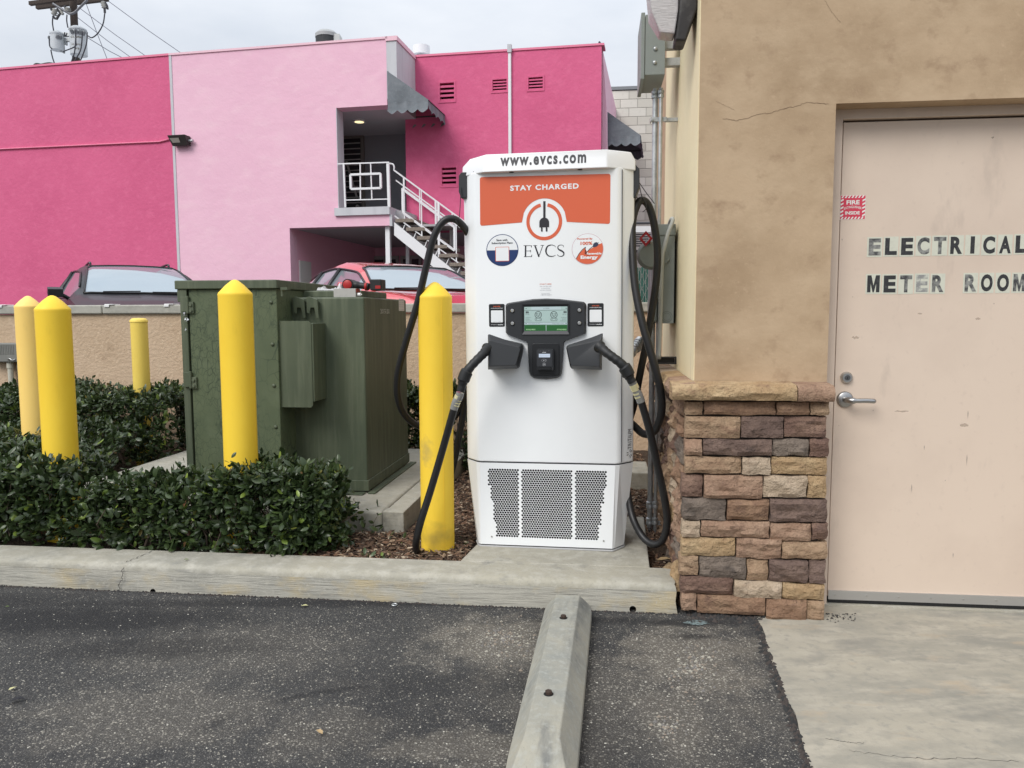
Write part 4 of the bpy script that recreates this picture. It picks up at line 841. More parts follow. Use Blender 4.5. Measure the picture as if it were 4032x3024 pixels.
mb.use(INKD); rect((731, 317), (1476, 314), y0-.0005); rect((731, 527), (1476, 524), y0-.0005); rect((731, 570), (1476, 566), y0-.0005); tx('50', (750, 370), (806, 335), y0-.0006, .05); tx('50', (1410, 365), (1466, 330), y0-.0006, .05)
for cx_, in ((970,), (1243,)):
    for (dx, dy, r1, ww) in ((0, 396, 62, 9), (-25, 380, 14, 6), (24, 380, 14, 6), (0, 420, 14, 6), (-30, 411, 7, 7), (30, 411, 7, 7)):
        c_ = q((cx_+dx, dy)); k = (q((cx_+100, 400))[0]-q((cx_, 400))[0])/100; mb.annulus(c_[0], c_[1], r1*k, ww*k, y0-.0006, n=28)
    a_ = q((cx_-58, 502)); b_ = q((cx_+60, 452)); mb.flat(rrect(a_[0], a_[1], b_[0], b_[1], (b_[1]-a_[1])*.45), y0-.0006); mb.use(LCD); sh = .0016; mb.flat(rrect(a_[0]+sh, a_[1]+sh, b_[0]-sh, b_[1]-sh, (b_[1]-a_[1])*.35), y0-.0008); mb.use(INKD)
    for dx in (-32, 34): c_ = q((cx_+dx, 475)); mb.disc(c_[0], c_[1], .0018, y0-.0010, 12)
for (x0, y_, dr_) in ((745, 287, -1), (1472, 282, 1), (747, 548, -1), (1468, 545, 1)):
    a_ = q((x0, y_)); mb.flat([(a_[0], a_[1]), (a_[0]-dr_*.0035, a_[1]+.0024), (a_[0]-dr_*.0035, a_[1]+.0009), (a_[0]-dr_*.0078, a_[1]+.0009), (a_[0]-dr_*.0078, a_[1]-.0009), (a_[0]-dr_*.0035, a_[1]-.0009), (a_[0]-dr_*.0035, a_[1]-.0024)], y0-.0007)
tx('TRITIUM', (1093, 287), (1160, 275), y0-.0006, .02); c_ = q((1070, 283)); mb.annulus(c_[0], c_[1], .0022, .0008, y0-.0006, n=16); mb.use(mat('screen_grey', (.14, .18, .18), .4)); tx('kW DC', (750, 398), (818, 380), y0-.0006, 0); tx('kW DC', (1393, 396), (1465, 378), y0-.0006, 0)
for i, yy_ in enumerate((455, 482, 510)): tx(('$0.49/kWh', '$0.00/hr', '$0.00/session')[i], (750, yy_), ((840, 828, 860)[i], yy_-16), y0-.0006, 0); tx(('$0.49/kWh', '$0.00/hr', '$0.00/session')[i], ((1372, 1387, 1355)[i], yy_-3), (1466, yy_-19), y0-.0006, 0)
tx('Press button to start', (800, 556), (1000, 541), y0-.0006, 0); tx('Press button to start', (1213, 553), (1416, 538), y0-.0006, 0); mb.use(GRT); tx('AVAILABLE', (755, 665), (920, 640), y0-.0006, .03); tx('AVAILABLE', (1292, 664), (1461, 639), y0-.0006, .03)
mb.build('screen', None, con, recalc=False)
for p in ((519, 325), (521, 548), (1687, 317), (1687, 541)):
    u, v = CH.hit(zF(*p), -.025); mb = MB(); mb.use(DKGREY).cyl((u, -.0238, v), (u, -.0262, v), .0115, 24); mb.use(STEEL).tube([(u, -.0262, v), (u, -.030, v), (u, -.0315, v)], [.0088, .0088, .0070], 22).cyl((u, -.0316, v), (u, -.0305, v), .005, 16); mb.build('push_button', None, con, auto=40)
q = lambda p, o: CH.hit(zF(*p), o)
a_, b_ = q((872, 1447), -.024), q((1335, 893), -.024); MB().prism(rrect(a_[0], a_[1], b_[0], b_[1], .008), -.030, -.0235).build('reader_frame', PLAS2, con, bevel=.002)
a_, b_ = q((945, 1362), -.05), q((1235, 990), -.05); mb = MB(); mb.use(PLAS).prism(rrect(a_[0], a_[1], b_[0], b_[1], .006), -.052, -.030)
a_, b_ = q((945, 1298), -.054), q((1212, 1004), -.054); mb.use(mat('reader_face', (.035, .037, .042), .35)).prism(rrect(a_[0], a_[1], b_[0], b_[1], .005), -.056, -.0521)
W_ = b_[0]-a_[0]; H_ = b_[1]-a_[1]; U = lambda t: a_[0]+W_*t; V = lambda t: a_[1]+H_*t
mb.use(mat('reader_lcd', (.45, .52, .62), .3, emit=.2)).flat(rrect(U(.14), V(.55), U(.87), V(.76), .001), -.0566); mb.use(PALE).text('Battery Connected', U(.20), V(.62), U(.82), V(.67), -.0570, 0)
mb.use(WPR).text('payter', U(.37), V(.82), U(.62), V(.87), -.0566, .03); 
for t in (.25, .43, .60, .77): mb.disc(U(t), V(.93), .0007, -.0566, 8)
mb.use(PALE).annulus(U(.48), V(.37), W_*.165, .0008, -.0566, n=26, asp=.62).flat([(U(.42), V(.37)), (U(.49), V(.32)), (U(.49), V(.42))], -.0567).annulus(U(.50), V(.37), W_*.1, .0012, -.0567, R(-45), R(45), 8).annulus(U(.48), V(.13), W_*.10, .0013, -.0566, n=20).disc(U(.48), V(.13), W_*.06, -.0567, 3, a0=R(90), a1=R(450))
mb.use(PLAS2); a_, b_ = q((955, 1350), -.06), q((1190, 1310), -.06); mb.prism(rrect(a_[0], a_[1], b_[0], b_[1], .003), -.064, -.0521)
mb.build('card_reader', None, con, auto=35)
# holsters
def holster(front, back, mouth):
    f = [CH.hit(zF(*p), -.13) for p in front]; b_ = [CH.hit(zF(*p), -.0005) for p in back]; n = len(f)
    fr_ = [(x, -.122, z) for x, z in f]; bk = [(x, -.0005, z) for x, z in b_]; c_ = Vector((sum(p[0] for p in f)/n, sum(p[1] for p in f)/n))
    fi = [(c_.x+(x-c_.x)*.90, -.148 if z > c_.y else -.160, c_.y+(z-c_.y)*(.62 if z > c_.y else .80)) for x, _, z in fr_]
    mb = MB(); mb.add(bk+fr_+fi, [(i, (i+1) % n, (i+1) % n+n, i+n) for i in range(n)]+[(i+n, (i+1) % n+n, (i+1) % n+2*n, i+2*n) for i in range(n)]+[tuple(range(2*n, 3*n))])
    return mb.build('holster', PLAS, ch, bevel=.006, seg=3)
holster([(88, 745), (105, 732), (130, 740), (665, 925), (690, 965), (690, 1000), (625, 1300), (600, 1335), (90, 1353)], [(130, 780), (140, 770), (170, 775), (690, 895), (722, 935), (725, 970), (650, 1300), (625, 1325), (140, 1330)], 0)
holster([(2095, 722), (2070, 722), (1900, 790), (1500, 915), (1458, 950), (1455, 985), (1520, 1300), (1550, 1338), (2078, 1358)], [(2075, 760), (2050, 760), (1890, 810), (1530, 930), (1490, 960), (1485, 1000), (1540, 1290), (1565, 1325), (2060, 1335)], 0)
# brand lettering on the right chamfer, reading upwards
a0 = Vector((uR+.040, .020)); a1 = Vector((oR, .085)); dirc = (a1-a0).normalized()
zg = zoomer(2380, 1500, 2.0743)
v0 = CH.hit(zg(165, 630), .05)[1]; v1 = CH.hit(zg(165, 395), .05)[1]; vl = CH.hit(zg(165, 558), .05)[1]
mb = MB(); mb.use(INKD).text('TRITIUM', 0, 0, v1-vl, .031, 0, .0, sp=1.1)
c0_ = (vl-v0)/2
for k in range(3):
    for j in (-.8, .8):
        a = R(90+120*k); dx, dz2 = math.cos(a), math.sin(a); cx_, cz2 = -c0_+dx*.015, .016+dz2*.017; px_, pz_ = -dz2, dx; L2 = .009-.0025*abs(j)
        ox2 = cx_+px_*j*.0055-(v0-vl)*0; mb.line([(ox2-dx*L2, cz2+pz_*j*.0055-dz2*L2), (ox2+dx*L2+px_*j*.003, cz2+pz_*j*.0055+dz2*L2+pz_*j*.003)], .0042, 0)
nrm = Vector((dirc.y, -dirc.x))
def place(x, y, z): p = a0+dirc*(.066-z)+nrm*.0012; return (p.x, p.y, vl+x)
mb.warp(place); mb.build('maker_mark', None, ch, recalc=False)
# tiny vent marks on the side near the top
# ---------------------------------------------------------------- cables and connectors (parts of the charger)
CABLE = mat('cable_rubber', (.013, .013, .014), .42, var=[(8, (.028, .027, .026), .6, .8), (90, (.04, .04, .04), .68, .82)], bump=[(60, .15, .002)]); GRIP = mat('connector_plastic', (.013, .014, .015), .5, bump=[(400, .2, .001)])
CI_ = CH.I
def cable(name, pts, r, m, n=14, seg=10):
    mb = MB(); mb.tube([CI_ @ p for p in catmull([dY(*p) for p in pts], seg)], r, n); return mb.build(name, m, ch, smooth=True)
lc = [(985, 868, 3.74), (976, 900, 3.75), (955, 975, 3.78), (930, 1060, 3.79), (908, 1130, 3.79), (899, 1172, 3.82), (901, 1190, 3.90), (910, 1186, 4.02), (935, 1130, 4.15), (975, 1020, 4.22), (992, 940, 4.22), (1003, 880, 4.22), (1015, 820, 4.2)]
cable('charging_cable', lc, .0185, CABLE)
cable('charging_cable', [(1030, 560, 4.10), (1016, 515, 4.05), (1000, 488, 3.99), (980, 473, 3.95), (958, 478, 3.94), (938, 510, 3.94), (922, 570, 3.95), (902, 655, 3.97), (878, 735, 4.0), (860, 805, 4.04), (859, 855, 4.08), (872, 893, 4.14), (900, 918, 4.20), (940, 925, 4.24), (975, 908, 4.24), (1000, 870, 4.22), (1020, 830, 4.2)], .0185, CABLE)
rc_ = [(1374, 838, 3.60), (1385, 868, 3.61), (1403, 930, 3.63), (1420, 1005, 3.66), (1436, 1080, 3.68), (1441, 1130, 3.70), (1430, 1168, 3.72), (1408, 1175, 3.75), (1385, 1155, 3.80), (1366, 1115, 3.85), (1355, 1060, 3.95), (1345, 1000, 4.05)]
cable('charging_cable', rc_, .0185, CABLE)
cable('charging_cable', [(1345, 900, 4.12), (1368, 918, 4.02), (1388, 936, 3.94), (1408, 936, 3.88), (1422, 915, 3.84), (1430, 880, 3.80), (1424, 830, 3.78), (1408, 770, 3.78), (1388, 700, 3.80), (1372, 620, 3.84), (1366, 540, 3.88), (1366, 480, 3.92), (1376, 443, 3.95), (1387, 433, 3.97), (1400, 443, 3.99), (1412, 480, 4.0), (1420, 540, 4.02), (1418, 600, 4.04), (1410, 660, 4.06), (1398, 730, 4.08), (1384, 800, 4.10), (1368, 880, 4.12), (1350, 930, 4.14)], .0195, CABLE, seg=8)
def connector(P, band):
    mb = MB(); path = catmull([dY(*p) for p in P], 6); L_ = len(path); rad = []
    for i in range(L_):
        t = i/(L_-1); rad.append(.030 if t < .05 else .024 if t < .15 else .021+.0035*(1-math.cos((t-.15)*60))*.3 if t < .55 else .023 if t < .60 else .031 if t < .80 else .024 if t < .84 else .0205)
    mb.tube([CI_ @ p for p in path], rad, 16); mb.build('connector_grip', GRIP, ch, auto=40)
    path = catmull([dY(*p) for p in band], 4); k = len(path); mb = MB(); mb.use(mat('clear_sleeve', (.22, .22, .21), .15, spec=.8)); mb.tube([CI_ @ p for p in path], .0200, 16)
    mb.use(mat('gold_foil_band', (.75, .70, .42), .3, .5)); 
    for (a, b_) in ((.18, .45), (.55, .62), (.70, .77)):
        i0, i1 = path[0].lerp(path[-1], a), path[0].lerp(path[-1], b_); mb.tube([CI_ @ i0, CI_ @ i1], .0206, 16)
    mb.build('label_sleeve', None, ch, auto=40)
connector([(1054, 752, 3.80), (1044, 764, 3.76), (1030, 778, 3.74), (1016, 793, 3.73), (1006, 808, 3.73), (999, 828, 3.73), (995, 845, 3.73)], [(994, 848, 3.735), (991, 858, 3.737), (985, 868, 3.74), (980, 884, 3.745)])
connector([(1294, 748, 3.66), (1308, 760, 3.62), (1324, 772, 3.60), (1340, 784, 3.59), (1352, 798, 3.59), (1360, 815, 3.59), (1366, 826, 3.59)], [(1364, 822, 3.593), (1370, 834, 3.60), (1378, 850, 3.603), (1385, 868, 3.61)])
# strings
for pts in ([(996, 405, 4.0), (993, 460, 3.97), (990, 478, 3.96)], [(1378, 378, 3.98), (1383, 410, 3.97), (1388, 430, 3.96)], [(1378, 390, 4.0), (1395, 415, 4.0), (1414, 440, 4.0)], [(1372, 420, 4.0), (1380, 432, 3.98), (1388, 428, 3.95), (1396, 440, 3.94), (1395, 452, 3.94), (1388, 458, 3.94)], [(984, 476, 3.93), (988, 482, 3.925), (990, 494, 3.93)]):
    cable('hanging_cord', pts, .0022, BLACK, 6, 6)
# ---------------------------------------------------------------- transformer
GREEN = mat('green_enamel', (.086, .105, .064), .58, var=[(1.5, (.062, .080, .050), .38, .66), (5, (.130, .150, .098), .46, .74, (5, 5, .35), 8), (14, (.060, .088, .045), .58, .78, (3, 3, .45), 8, .7)], bump=[(14, .10, .004, (3, 3, .4))])
def vine(m):     # fine criss-cross scratches left by a creeper
    nt = m.node_tree; N = nt.nodes; L = nt.links; b = N['Principled BSDF']; t = N.new('ShaderNodeTexCoord'); prev = b.inputs['Base Color'].links[0].from_socket
    for sc, st, off in ((16, (1, 1, .55), 0), (24, (1, 1, .6), 4.3), (34, (1, 1, .7), 9.1)):
        mp = N.new('ShaderNodeMapping'); mp.inputs['Scale'].default_value = st; mp.inputs['Location'].default_value = (off, off, off); L.new(t.outputs['Object'], mp.inputs[0])
        n = N.new('ShaderNodeTexNoise'); n.inputs['Scale'].default_value = 7; L.new(mp.outputs[0], n.inputs[0]); mxv = N.new('ShaderNodeMix'); mxv.data_type = 'VECTOR'; mxv.inputs[0].default_value = .16; L.new(mp.outputs[0], mxv.inputs[4]); L.new(n.outputs['Color'], mxv.inputs[5])
        v = N.new('ShaderNodeTexVoronoi'); v.feature = 'DISTANCE_TO_EDGE'; v.inputs['Scale'].default_value = sc; L.new(mxv.outputs[1], v.inputs[0])
        mr = N.new('ShaderNodeMapRange'); mr.inputs[1].default_value = .035; mr.inputs[2].default_value = .014; mr.inputs[4].default_value = .9; L.new(v.outputs['Distance'], mr.inputs[0])
        n2 = N.new('ShaderNodeTexNoise'); n2.inputs['Scale'].default_value = 5; n2.inputs['Detail'].default_value = 4; L.new(mp.outputs[0], n2.inputs[0]); m2 = N.new('ShaderNodeMapRange'); m2.inputs[1].default_value = .42; m2.inputs[2].default_value = .58; L.new(n2.outputs[0], m2.inputs[0])
        mu_ = N.new('ShaderNodeMath'); mu_.operation = 'MULTIPLY'; L.new(mr.outputs[0], mu_.inputs[0]); L.new(m2.outputs[0], mu_.inputs[1])
        mx = N.new('ShaderNodeMix'); mx.data_type = 'RGBA'; L.new(mu_.outputs[0], mx.inputs[0]); L.new(prev, mx.inputs[6]); mx.inputs[7].default_value = (.040, .058, .032, 1); prev = mx.outputs[2]
    L.new(prev, b.inputs['Base Color']); return m
GREENV = vine(mat('green_enamel_scratched', (.098, .124, .066), .6, var=[(2.4, (.074, .098, .054), .42, .7), (6, (.118, .145, .085), .52, .8)], bump=[(20, .08, .003)]))
zt_ = zoomer(600, 1000, 1.659)
tr = thing('transformer_cabinet', 'big dark green pad mounted transformer with scratched side, hinges and tool on its lid', 'transformer', T.M)
fp = loc(T, dZ(797, 1065, .225)); ty = fp.y                                    # tank face depth
tL = T.hit(zt_(880, 600), ty)[0]-.35; tRr = T.hit(zt_(1395, 900), ty)[0]; tTop = T.hit(zt_(1200, 282), ty)[1]; tB = T.hit(zt_(1300, 1476), ty)[1]
cy = ty-.22; cR_ = T.hit(zt_(825, 700), cy)[0]; cLf = T.hit(zt_(197, 700), cy)[0]; cTop = T.hit(zt_(500, 170), cy-.02)[1]; cLb = T.hit(zt_(500, 228), cy-.02)[1]
DT = .98
MB().box(tL, tRr, ty, ty+DT, .02, tTop).build('tank', GREEN, tr, bevel=.012, seg=3)
MB().box(tL, tRr+.008, ty-.008, ty+DT, .012, tB).build('base_skirt', GREEN, tr, bevel=.004)
MB().box(tRr+.008, tRr+.055, ty-.03, ty+DT+.02, .0, .010).box(tRr-.20, tRr-.01, ty-.075, ty-.01, .0005, .009).build('foot_flange', GREEN, tr, bevel=.003)
MB().box(cLf+.055, cR_, cy, cy+1.35, .02, cLb).build('cabinet', GREENV, tr, bevel=.006)
MB().box(cLf, cLf+.044, cy-.002, cy+1.35, .02, cLb).build('door_edge', GREEN, tr, bevel=.005)
MB().box(cLf+.043, cLf+.056, cy+.02, cy+1.3, .03, cLb-.01).build('door_gap', DKGREY, tr)
MB().box(cLf-.02, cR_+.012, cy-.022, cy+1.40, cLb, cTop).build('cabinet_lid', GREEN, tr, bevel=.006, seg=3)
MB().box(cLf-.01, cLf+.05, cy-.012, cy-.0025, cLb-.075, cLb-.0005).build('door_flange', GREEN, tr, bevel=.003)
for yy_ in (340, 830):
    zc_ = T.hit(zt_(250, yy_), cy)[1]; m_ = MB().box(cLf+.012, cLf+.052, cy-.022, cy-.003, zc_-.035, zc_+.055).box(cLf+.052, cLf+.092, cy-.014, cy-.001, zc_-.045, zc_+.025); m_.cyl((cLf+.055, cy-.014, zc_-.045), (cLf+.055, cy-.014, zc_+.06), .009, 10)
    m_.cyl((cLf+.075, cy-.014, zc_+.006), (cLf+.075, cy-.022, zc_+.006), .010, 10).cyl((cLf+.075, cy-.014, zc_-.028), (cLf+.075, cy-.022, zc_-.028), .010, 10); m_.build('hinge', GREEN, tr, bevel=.002)
for (x, y) in ((776, 315), (785, 590), (795, 860), (806, 1130)):
    u, v = T.hit(zt_(x, y), cy); MB().tube([(u, cy, v), (u, cy-.005, v), (u, cy-.009, v)], [.0125, .011, .005], 14).build('rivet', GREEN, tr, smooth=True)
# shiny foil blob in the door gap
u, v = T.hit(zt_(228, 450), cy); mb = MB()
for k in range(16): a = Vector((u+random.uniform(-.008, .008), cy-random.uniform(.002, .02), v+random.uniform(-.055, .055))); d_ = [a+Vector((random.uniform(-.012, .012), random.uniform(-.008, .004), random.uniform(-.016, .016))) for _ in range(3)]; mb.add(d_, [(0, 1, 2)])
tag(mb.build('foil_scrap', STEEL, None, recalc=False), 'crumpled silver foil stuffed in the door gap of the green cabinet', 'foil').matrix_world = T.M
# termination box
a_ = T.hit(zt_(822, 1000), cy+.02); b_ = T.hit(zt_(1035, 437), cy+.02)
MB().prism([(a_[0]+.002, a_[1]), (b_[0]-.012, a_[1]), (b_[0], a_[1]+.012), (b_[0], b_[1]-.014), (b_[0]-.014, b_[1]), (a_[0]+.002, b_[1])], cy+.018, cy+.022).build('box_cover', GREEN, tr)
MB().box(a_[0]+.01, b_[0]+.012, cy+.0225, ty-.0005, a_[1]+.035, b_[1]-.015).build('box_body', GREEN, tr, bevel=.003)
# lifting brackets
for x in (940, 1027):
    u, v = T.hit(zt_(x, 330), ty-.03); mb = MB(); mb.prism([(u-.018, v-.05), (u+.0, v-.058), (u+.006, v-.02), (u+.03, v-.02), (u+.042, v-.085), (u+.058, v-.085), (u+.052, v+.03), (u+.0, v+.048), (u-.018, v+.045)], ty-.035, ty-.022); mb.box(u+.035, u+.052, ty-.0345, ty, v-.02, v+.02); mb.box(u-.012, u-.002, ty-.0345, ty, v+.0, v+.035)
    mb.build('lifting_bracket', GREEN, tr, bevel=.002)
MB().box(*(lambda a, b_: (a[0], b_[0], cy-.02, cy+.03, b_[1], a[1]))(T.hit(zt_(836, 217), cy-.02), T.hit(zt_(880, 234), cy-.02))).cyl((cR_+.03, cy+.01, cLb+.0), (cR_+.03, cy+.01, cLb-.045), .008, 8).build('hasp', GREEN, tr)
# raised hatch on the tank
hy = ty+.18; a_ = T.hit(zt_(975, 276), hy); b_ = T.hit(zt_(1368, 238), hy); hz = b_[1]
MB().box(a_[0], b_[0], hy, hy+.55, tTop+.001, hz).build('top_hatch', GREEN, tr, bevel=.008, seg=3)
# stencilled number and notice on the right side face of the tank (local x = tRr)
def side_text(txt, p0, p1, m, name):
    ya, za = T.hx(zt_(*p0), tRr+.0012); yb_, zb = T.hx(zt_(*p1), tRr+.0012); mb = MB().use(m); mb.text(txt, ya, min(za, zb), yb_, max(za, zb), 0, .02); mb.warp(lambda x, y, z: (tRr+.0012, x, z)); mb.build(name, None, tr, recalc=False)
side_text('20-55-201', (1490, 390), (1548, 360), mat('stencil_white', (.50, .52, .48), .6, var=[(90, (.12, .14, .1), .5, .6)]), 'stencil_number')
ya, za = T.hx(zt_(1608, 292), tRr); yb_, zb = T.hx(zt_(1645, 372), tRr)
mb = MB().use(WH); mb.add([(tRr+.0008, ya, zb), (tRr+.0008, yb_, zb), (tRr+.0008, yb_, za), (tRr+.0008, ya, za)], [(0, 1, 2, 3)]); mb.use(PALE)
st = len(mb.v)
for i, tt in enumerate(('DANGER HIGH', 'VOLTAGE', 'KEEP OUT', 'Number', 'NO. 5 801800')):
    z1_ = za-(za-zb)*(.08+.175*i+(.05 if i == 4 else 0)); mb.text(tt, ya+.012, z1_-(za-zb)*.10, yb_-.012, z1_, 0, .01)
mb.warp(lambda x, y, z: (tRr+.0016, x, z), st); mb.build('notice_label', None, tr, recalc=False)
# things lying on the transformer
Tp = lambda p, yl: (lambda q: Vector((q[0], yl, q[1])))(T.hit(p, yl))
zk = zoomer(1150, 1000, 4.424)
# cordless impact driver lying on its side: round motor cap at the left, handle along, battery at the right
dy_ = hy+.06; A = Tp(zk(965, 515), dy_); Bt = Tp(zk(1450, 560), dy_)
A.z = hz+.040
o = thing('cordless_drill', 'black and red cordless driver lying on the green transformer hatch', 'power tool', T.M @ Matrix.Translation((A.x, dy_, hz)))
RD = mat('tool_red', (.38, .02, .02), .4); TB = mat('tool_black', (.015, .015, .016), .5)
mb = MB(); mb.tube([(0, 0, .040), (0, .05, .040), (0, .13, .040), (0, .15, .036), (0, .19, .036)], [.037, .037, .034, .022, .012], 22); mb.build('motor_housing', TB, o, auto=35)
MB().tube([(0, -.002, .040), (0, -.006, .040), (0, -.009, .040)], [.030, .029, .024], 20).build('end_cap', RD, o, auto=40)
Lx = Bt.x-A.x
mb = MB(); mb.use(TB).tube(catmull([(.02, .03, .040), (.06, .03, .036), (.11, .028, .030), (Lx-.05, .025, .026)], 5), [.026]*6+[.021]*6+[.023]*4, 14); mb.use(RD).tube([(Lx-.075, .025, .027), (Lx-.060, .025, .027)], .026, 14); mb.build('handle', None, o, smooth=True)
MB().box(Lx-.030, Lx+.045, -.020, .085, .001, .072).build('battery', TB, o, bevel=.006)
MB().box(Lx+.006, Lx+.040, -.0212, -.0203, .012, .032).build('battery_label', RD, o)
# cardboard-coloured metal box
a_ = Tp(zk(725, 733), ty+.05); b_ = Tp(zk(1105, 600), ty+.05)
o = thing('small_parts_box', 'small grey rectangular box on the front edge of the transformer tank top', 'box', T.M @ Matrix.Translation((a_.x, ty+.05, tTop)))
MB().box(0, b_.x-a_.x, 0, .075, .001, b_.z-tTop).build('carton', mat('grey_carton', (.42, .41, .39), .6, var=[(40, (.36, .35, .33), .5, .8)]), o, bevel=.001)
MB().box(b_.x-a_.x+.0004, b_.x-a_.x+.006, .005, .07, (b_.z-tTop)*.55, (b_.z-tTop)*.98).build('red_edge', mat('maroon', (.20, .03, .02), .5), o)
o = MB().tube([(b_.x+.008, ty+.07, tTop+.017), (b_.x+.026, ty+.07, tTop+.017)], .011, 12).tube([(b_.x+.0262, ty+.07, tTop+.017), (b_.x+.034, ty+.07, tTop+.017)], .004, 8).build('hose_fitting', CLIP, smooth=False, auto=40); tag(o, 'tiny white and brass fitting beside the grey box on the transformer', 'fitting'); o.matrix_world = T.M
# crumpled plastic bag
mb = MB(); nx, ny = 70, 34; a_ = Tp(zk(412, 600), hy); b_ = Tp(zk(880, 600), hy); vs = []
for j in range(ny+1):
    for i in range(nx+1):
        s_, t = i/nx, j/ny; n1 = .15+abs(mnoise.noise(Vector((s_*4.5, t*2.5, 2))))*1.1+.4*abs(mnoise.noise(Vector((s_*11, t*6, 5)))); env = math.sin(math.pi*min(max(t, .001), .999))**.5*(.3+.8*math.exp(-((s_-.78)/.2)**2)+1.1*math.exp(-((s_-.10)/.12)**2))*math.sin(math.pi*min(max(s_, .001), .999))**.3
        vs.append((a_.x+(b_.x-a_.x)*s_+mnoise.noise(Vector((s_*7, t*5, 9)))*.010, hy+.006+.13*t+mnoise.noise(Vector((s_*6, t*6, 1)))*.008*(t > .1), hz+.002+n1*.045*env))
mb.add(vs, [(j*(nx+1)+i, j*(nx+1)+i+1, (j+1)*(nx+1)+i+1, (j+1)*(nx+1)+i) for j in range(ny) for i in range(nx)])
o = mb.build('plastic_bag', mat('clear_white_film', (.80, .80, .82), .12, alpha=.55, spec=.9, bump=[(40, .6, .01)]), smooth=True); tag(o, 'crumpled clear white plastic bag beside the tool on the transformer', 'bag'); o.matrix_world = T.M

# ---------------------------------------------------------------- bollards
def yellow(name, c, c2, dirt=()): return mat(name, c, .5, spec=.35, var=[(2.0, c2, .42, .7, (1, 1, .5)), (22, tuple(x*.8 for x in c), .60, .80, (1, 1, .25), 6, .5), (60, (.30, .22, .05), .72, .82, (1, 1, .3), 4, .7)], bump=[(8, .12, .004)], blobs=dirt)
YA = yellow('bollard_yellow', (.93, .64, .055), (.89, .57, .035)); YD = yellow('bollard_yellow_scuffed', (.92, .63, .06), (.87, .56, .04), [(0, -.09, .10, .12, .12, .10, (.42, .29, .06), .8, .8), (-.05, -.08, .55, .05, .1, .10, (.50, .36, .10), .7, .7)])
YP = yellow('bollard_faded', (.98, .68, .20), (.95, .63, .16)); YS = yellow('bollard_old', (.82, .62, .13), (.76, .54, .10))
def bollard(px, py, Y, rad, label, m, flat=False, base=.04):
    w_ = dY(px, py, Y+rad*.0); r = rad; zt3 = w_.z
    t = thing('bollard', label, 'bollard', Matrix.Translation((w_.x, Y, base)), 'yellow bollards round the transformer'); h = zt3-base
    mb = MB()
    if flat: pr = [(r, 0), (r, h-.035), (r+.004, h-.034), (r+.004, h-.02), (r*.8, h-.004), (r*.5, h)]
    else: pr = [(r, 0), (r, h*.3), (r, h*.6), (r, h-.085), (r+.001, h-.078), (r*.97, h-.070), (r*.55, h-.030), (r*.22, h-.006), (r*.08, h-.0005)]
    mb.lathe(pr, 48); mb.build('sleeve', m, t, auto=50); return t, h
b1, hb = bollard(939, 609, 4.0, .088, 'yellow domed bollard standing in bare mulch beside the white charger', YD, base=.085)
MB().lathe([(.083, -.06), (.083, -.001)], 32).build('base_pipe', mat('rusty_pipe', (.035, .022, .015), .9), b1)
a_ = b1.matrix_world.inverted() @ dY(955, 640, 3.93)
mb = MB(); rr_ = .0887; ang = R(-62)
mb.tube([(math.cos(ang)*rr_, math.sin(ang)*rr_, zz) for zz in np.linspace(.02, hb-.09, 12)], .0011, 6); mb.build('mould_seam', YD, b1)
bollard(507, 604, 4.10, .088, 'yellow domed bollard rising from the hedge in front of the green transformer', YA)
bollard(112, 638, 4.22, .088, 'thick bright yellow bollard at the left, nearest of the left pair', YA)
bollard(60, 639, 5.50, .088, 'paler orange yellow bollard half hidden behind the bright one at far left', YP)
b5, h5 = bollard(299.5, 687, 6.35, .066, 'short pale yellow bollard with flat cap and chipped foot near the low wall', YS, flat=True, base=.05)
for (a, zz, s_) in ((-95, .50, .022), (-72, .47, .014), (-110, .42, .012), (-80, .53, .008)):
    P = [(.0665*math.cos(R(a+s_*700*math.cos(R(k)))), .0665*math.sin(R(a+s_*700*math.cos(R(k)))), zz+s_*1.5*math.sin(R(k))+random.uniform(-.003, .003)) for k in range(0, 360, 45)]; MB().add(P, [tuple(range(8))]).build('paint_chip', mat('bare_grey', (.17, .17, .18), .6), b5)

# ---------------------------------------------------------------- wheel stop
fl_, fr_ = dZ(1180, 1323, .004), dZ(1279, 1330, .004); nl = dZ(1098, 1659, .004)
ax = (nl-fl_).normalized(); yawW = math.degrees(math.atan2(-ax.x, ax.y))
ws = Frame(fl_, math.degrees(math.atan2(ax.y, ax.x))+90)       # local -y runs towards the camera
wd = abs((ws.I @ fr_).x); H_ = .115; Lw = -(ws.I @ dZ(1140, 1590, H_)).y+.16; tp0 = ws.I @ dZ(1191, 1297, H_); 
mb = MB(); bx = .042; by = .16
def sec(y, k=1, zc=1, in_=0): return [(in_, y, 0), (wd-in_, y, 0), (wd-bx*k*.8-in_*.3, y, H_*zc), (bx*k+in_*.3, y, H_*zc)]
def wsec(y, zt3, e): return [(wd*e, y, 0), (wd*(1-e), y, 0), (wd*(1-e), y, .042), (wd*(.74 if zt3 > .05 else 1-e*2.2), y, max(zt3, .043)), (wd*(.25 if zt3 > .05 else e*2.2), y, max(zt3, .043)), (wd*e, y, .042)]
mb.rings([wsec(.0, .0, .03), wsec(-.075, H_, 0)]+[wsec(-y, H_, 0) for y in np.linspace(.2, Lw-.2, 8)]+[wsec(-Lw+.16, H_, 0), wsec(-Lw, .0, .03)])
wso = thing('wheel_stop', 'grey concrete parking wheel stop pointing from kerb to camera with two rusty pins', 'wheel stop', ws.M)
WSC = mat('wheel_stop_concrete', (.365, .345, .28), .9, var=[(4, (.26, .265, .24), .4, .7), (3, (.12, .125, .125), .58, .75, (3, .7, 1), 6, .8), (35, (.38, .385, .35), .5, .8), (160, (.20, .20, .18), .6, .8)], bump=[(50, .3, .006), (160, .3, .003)])
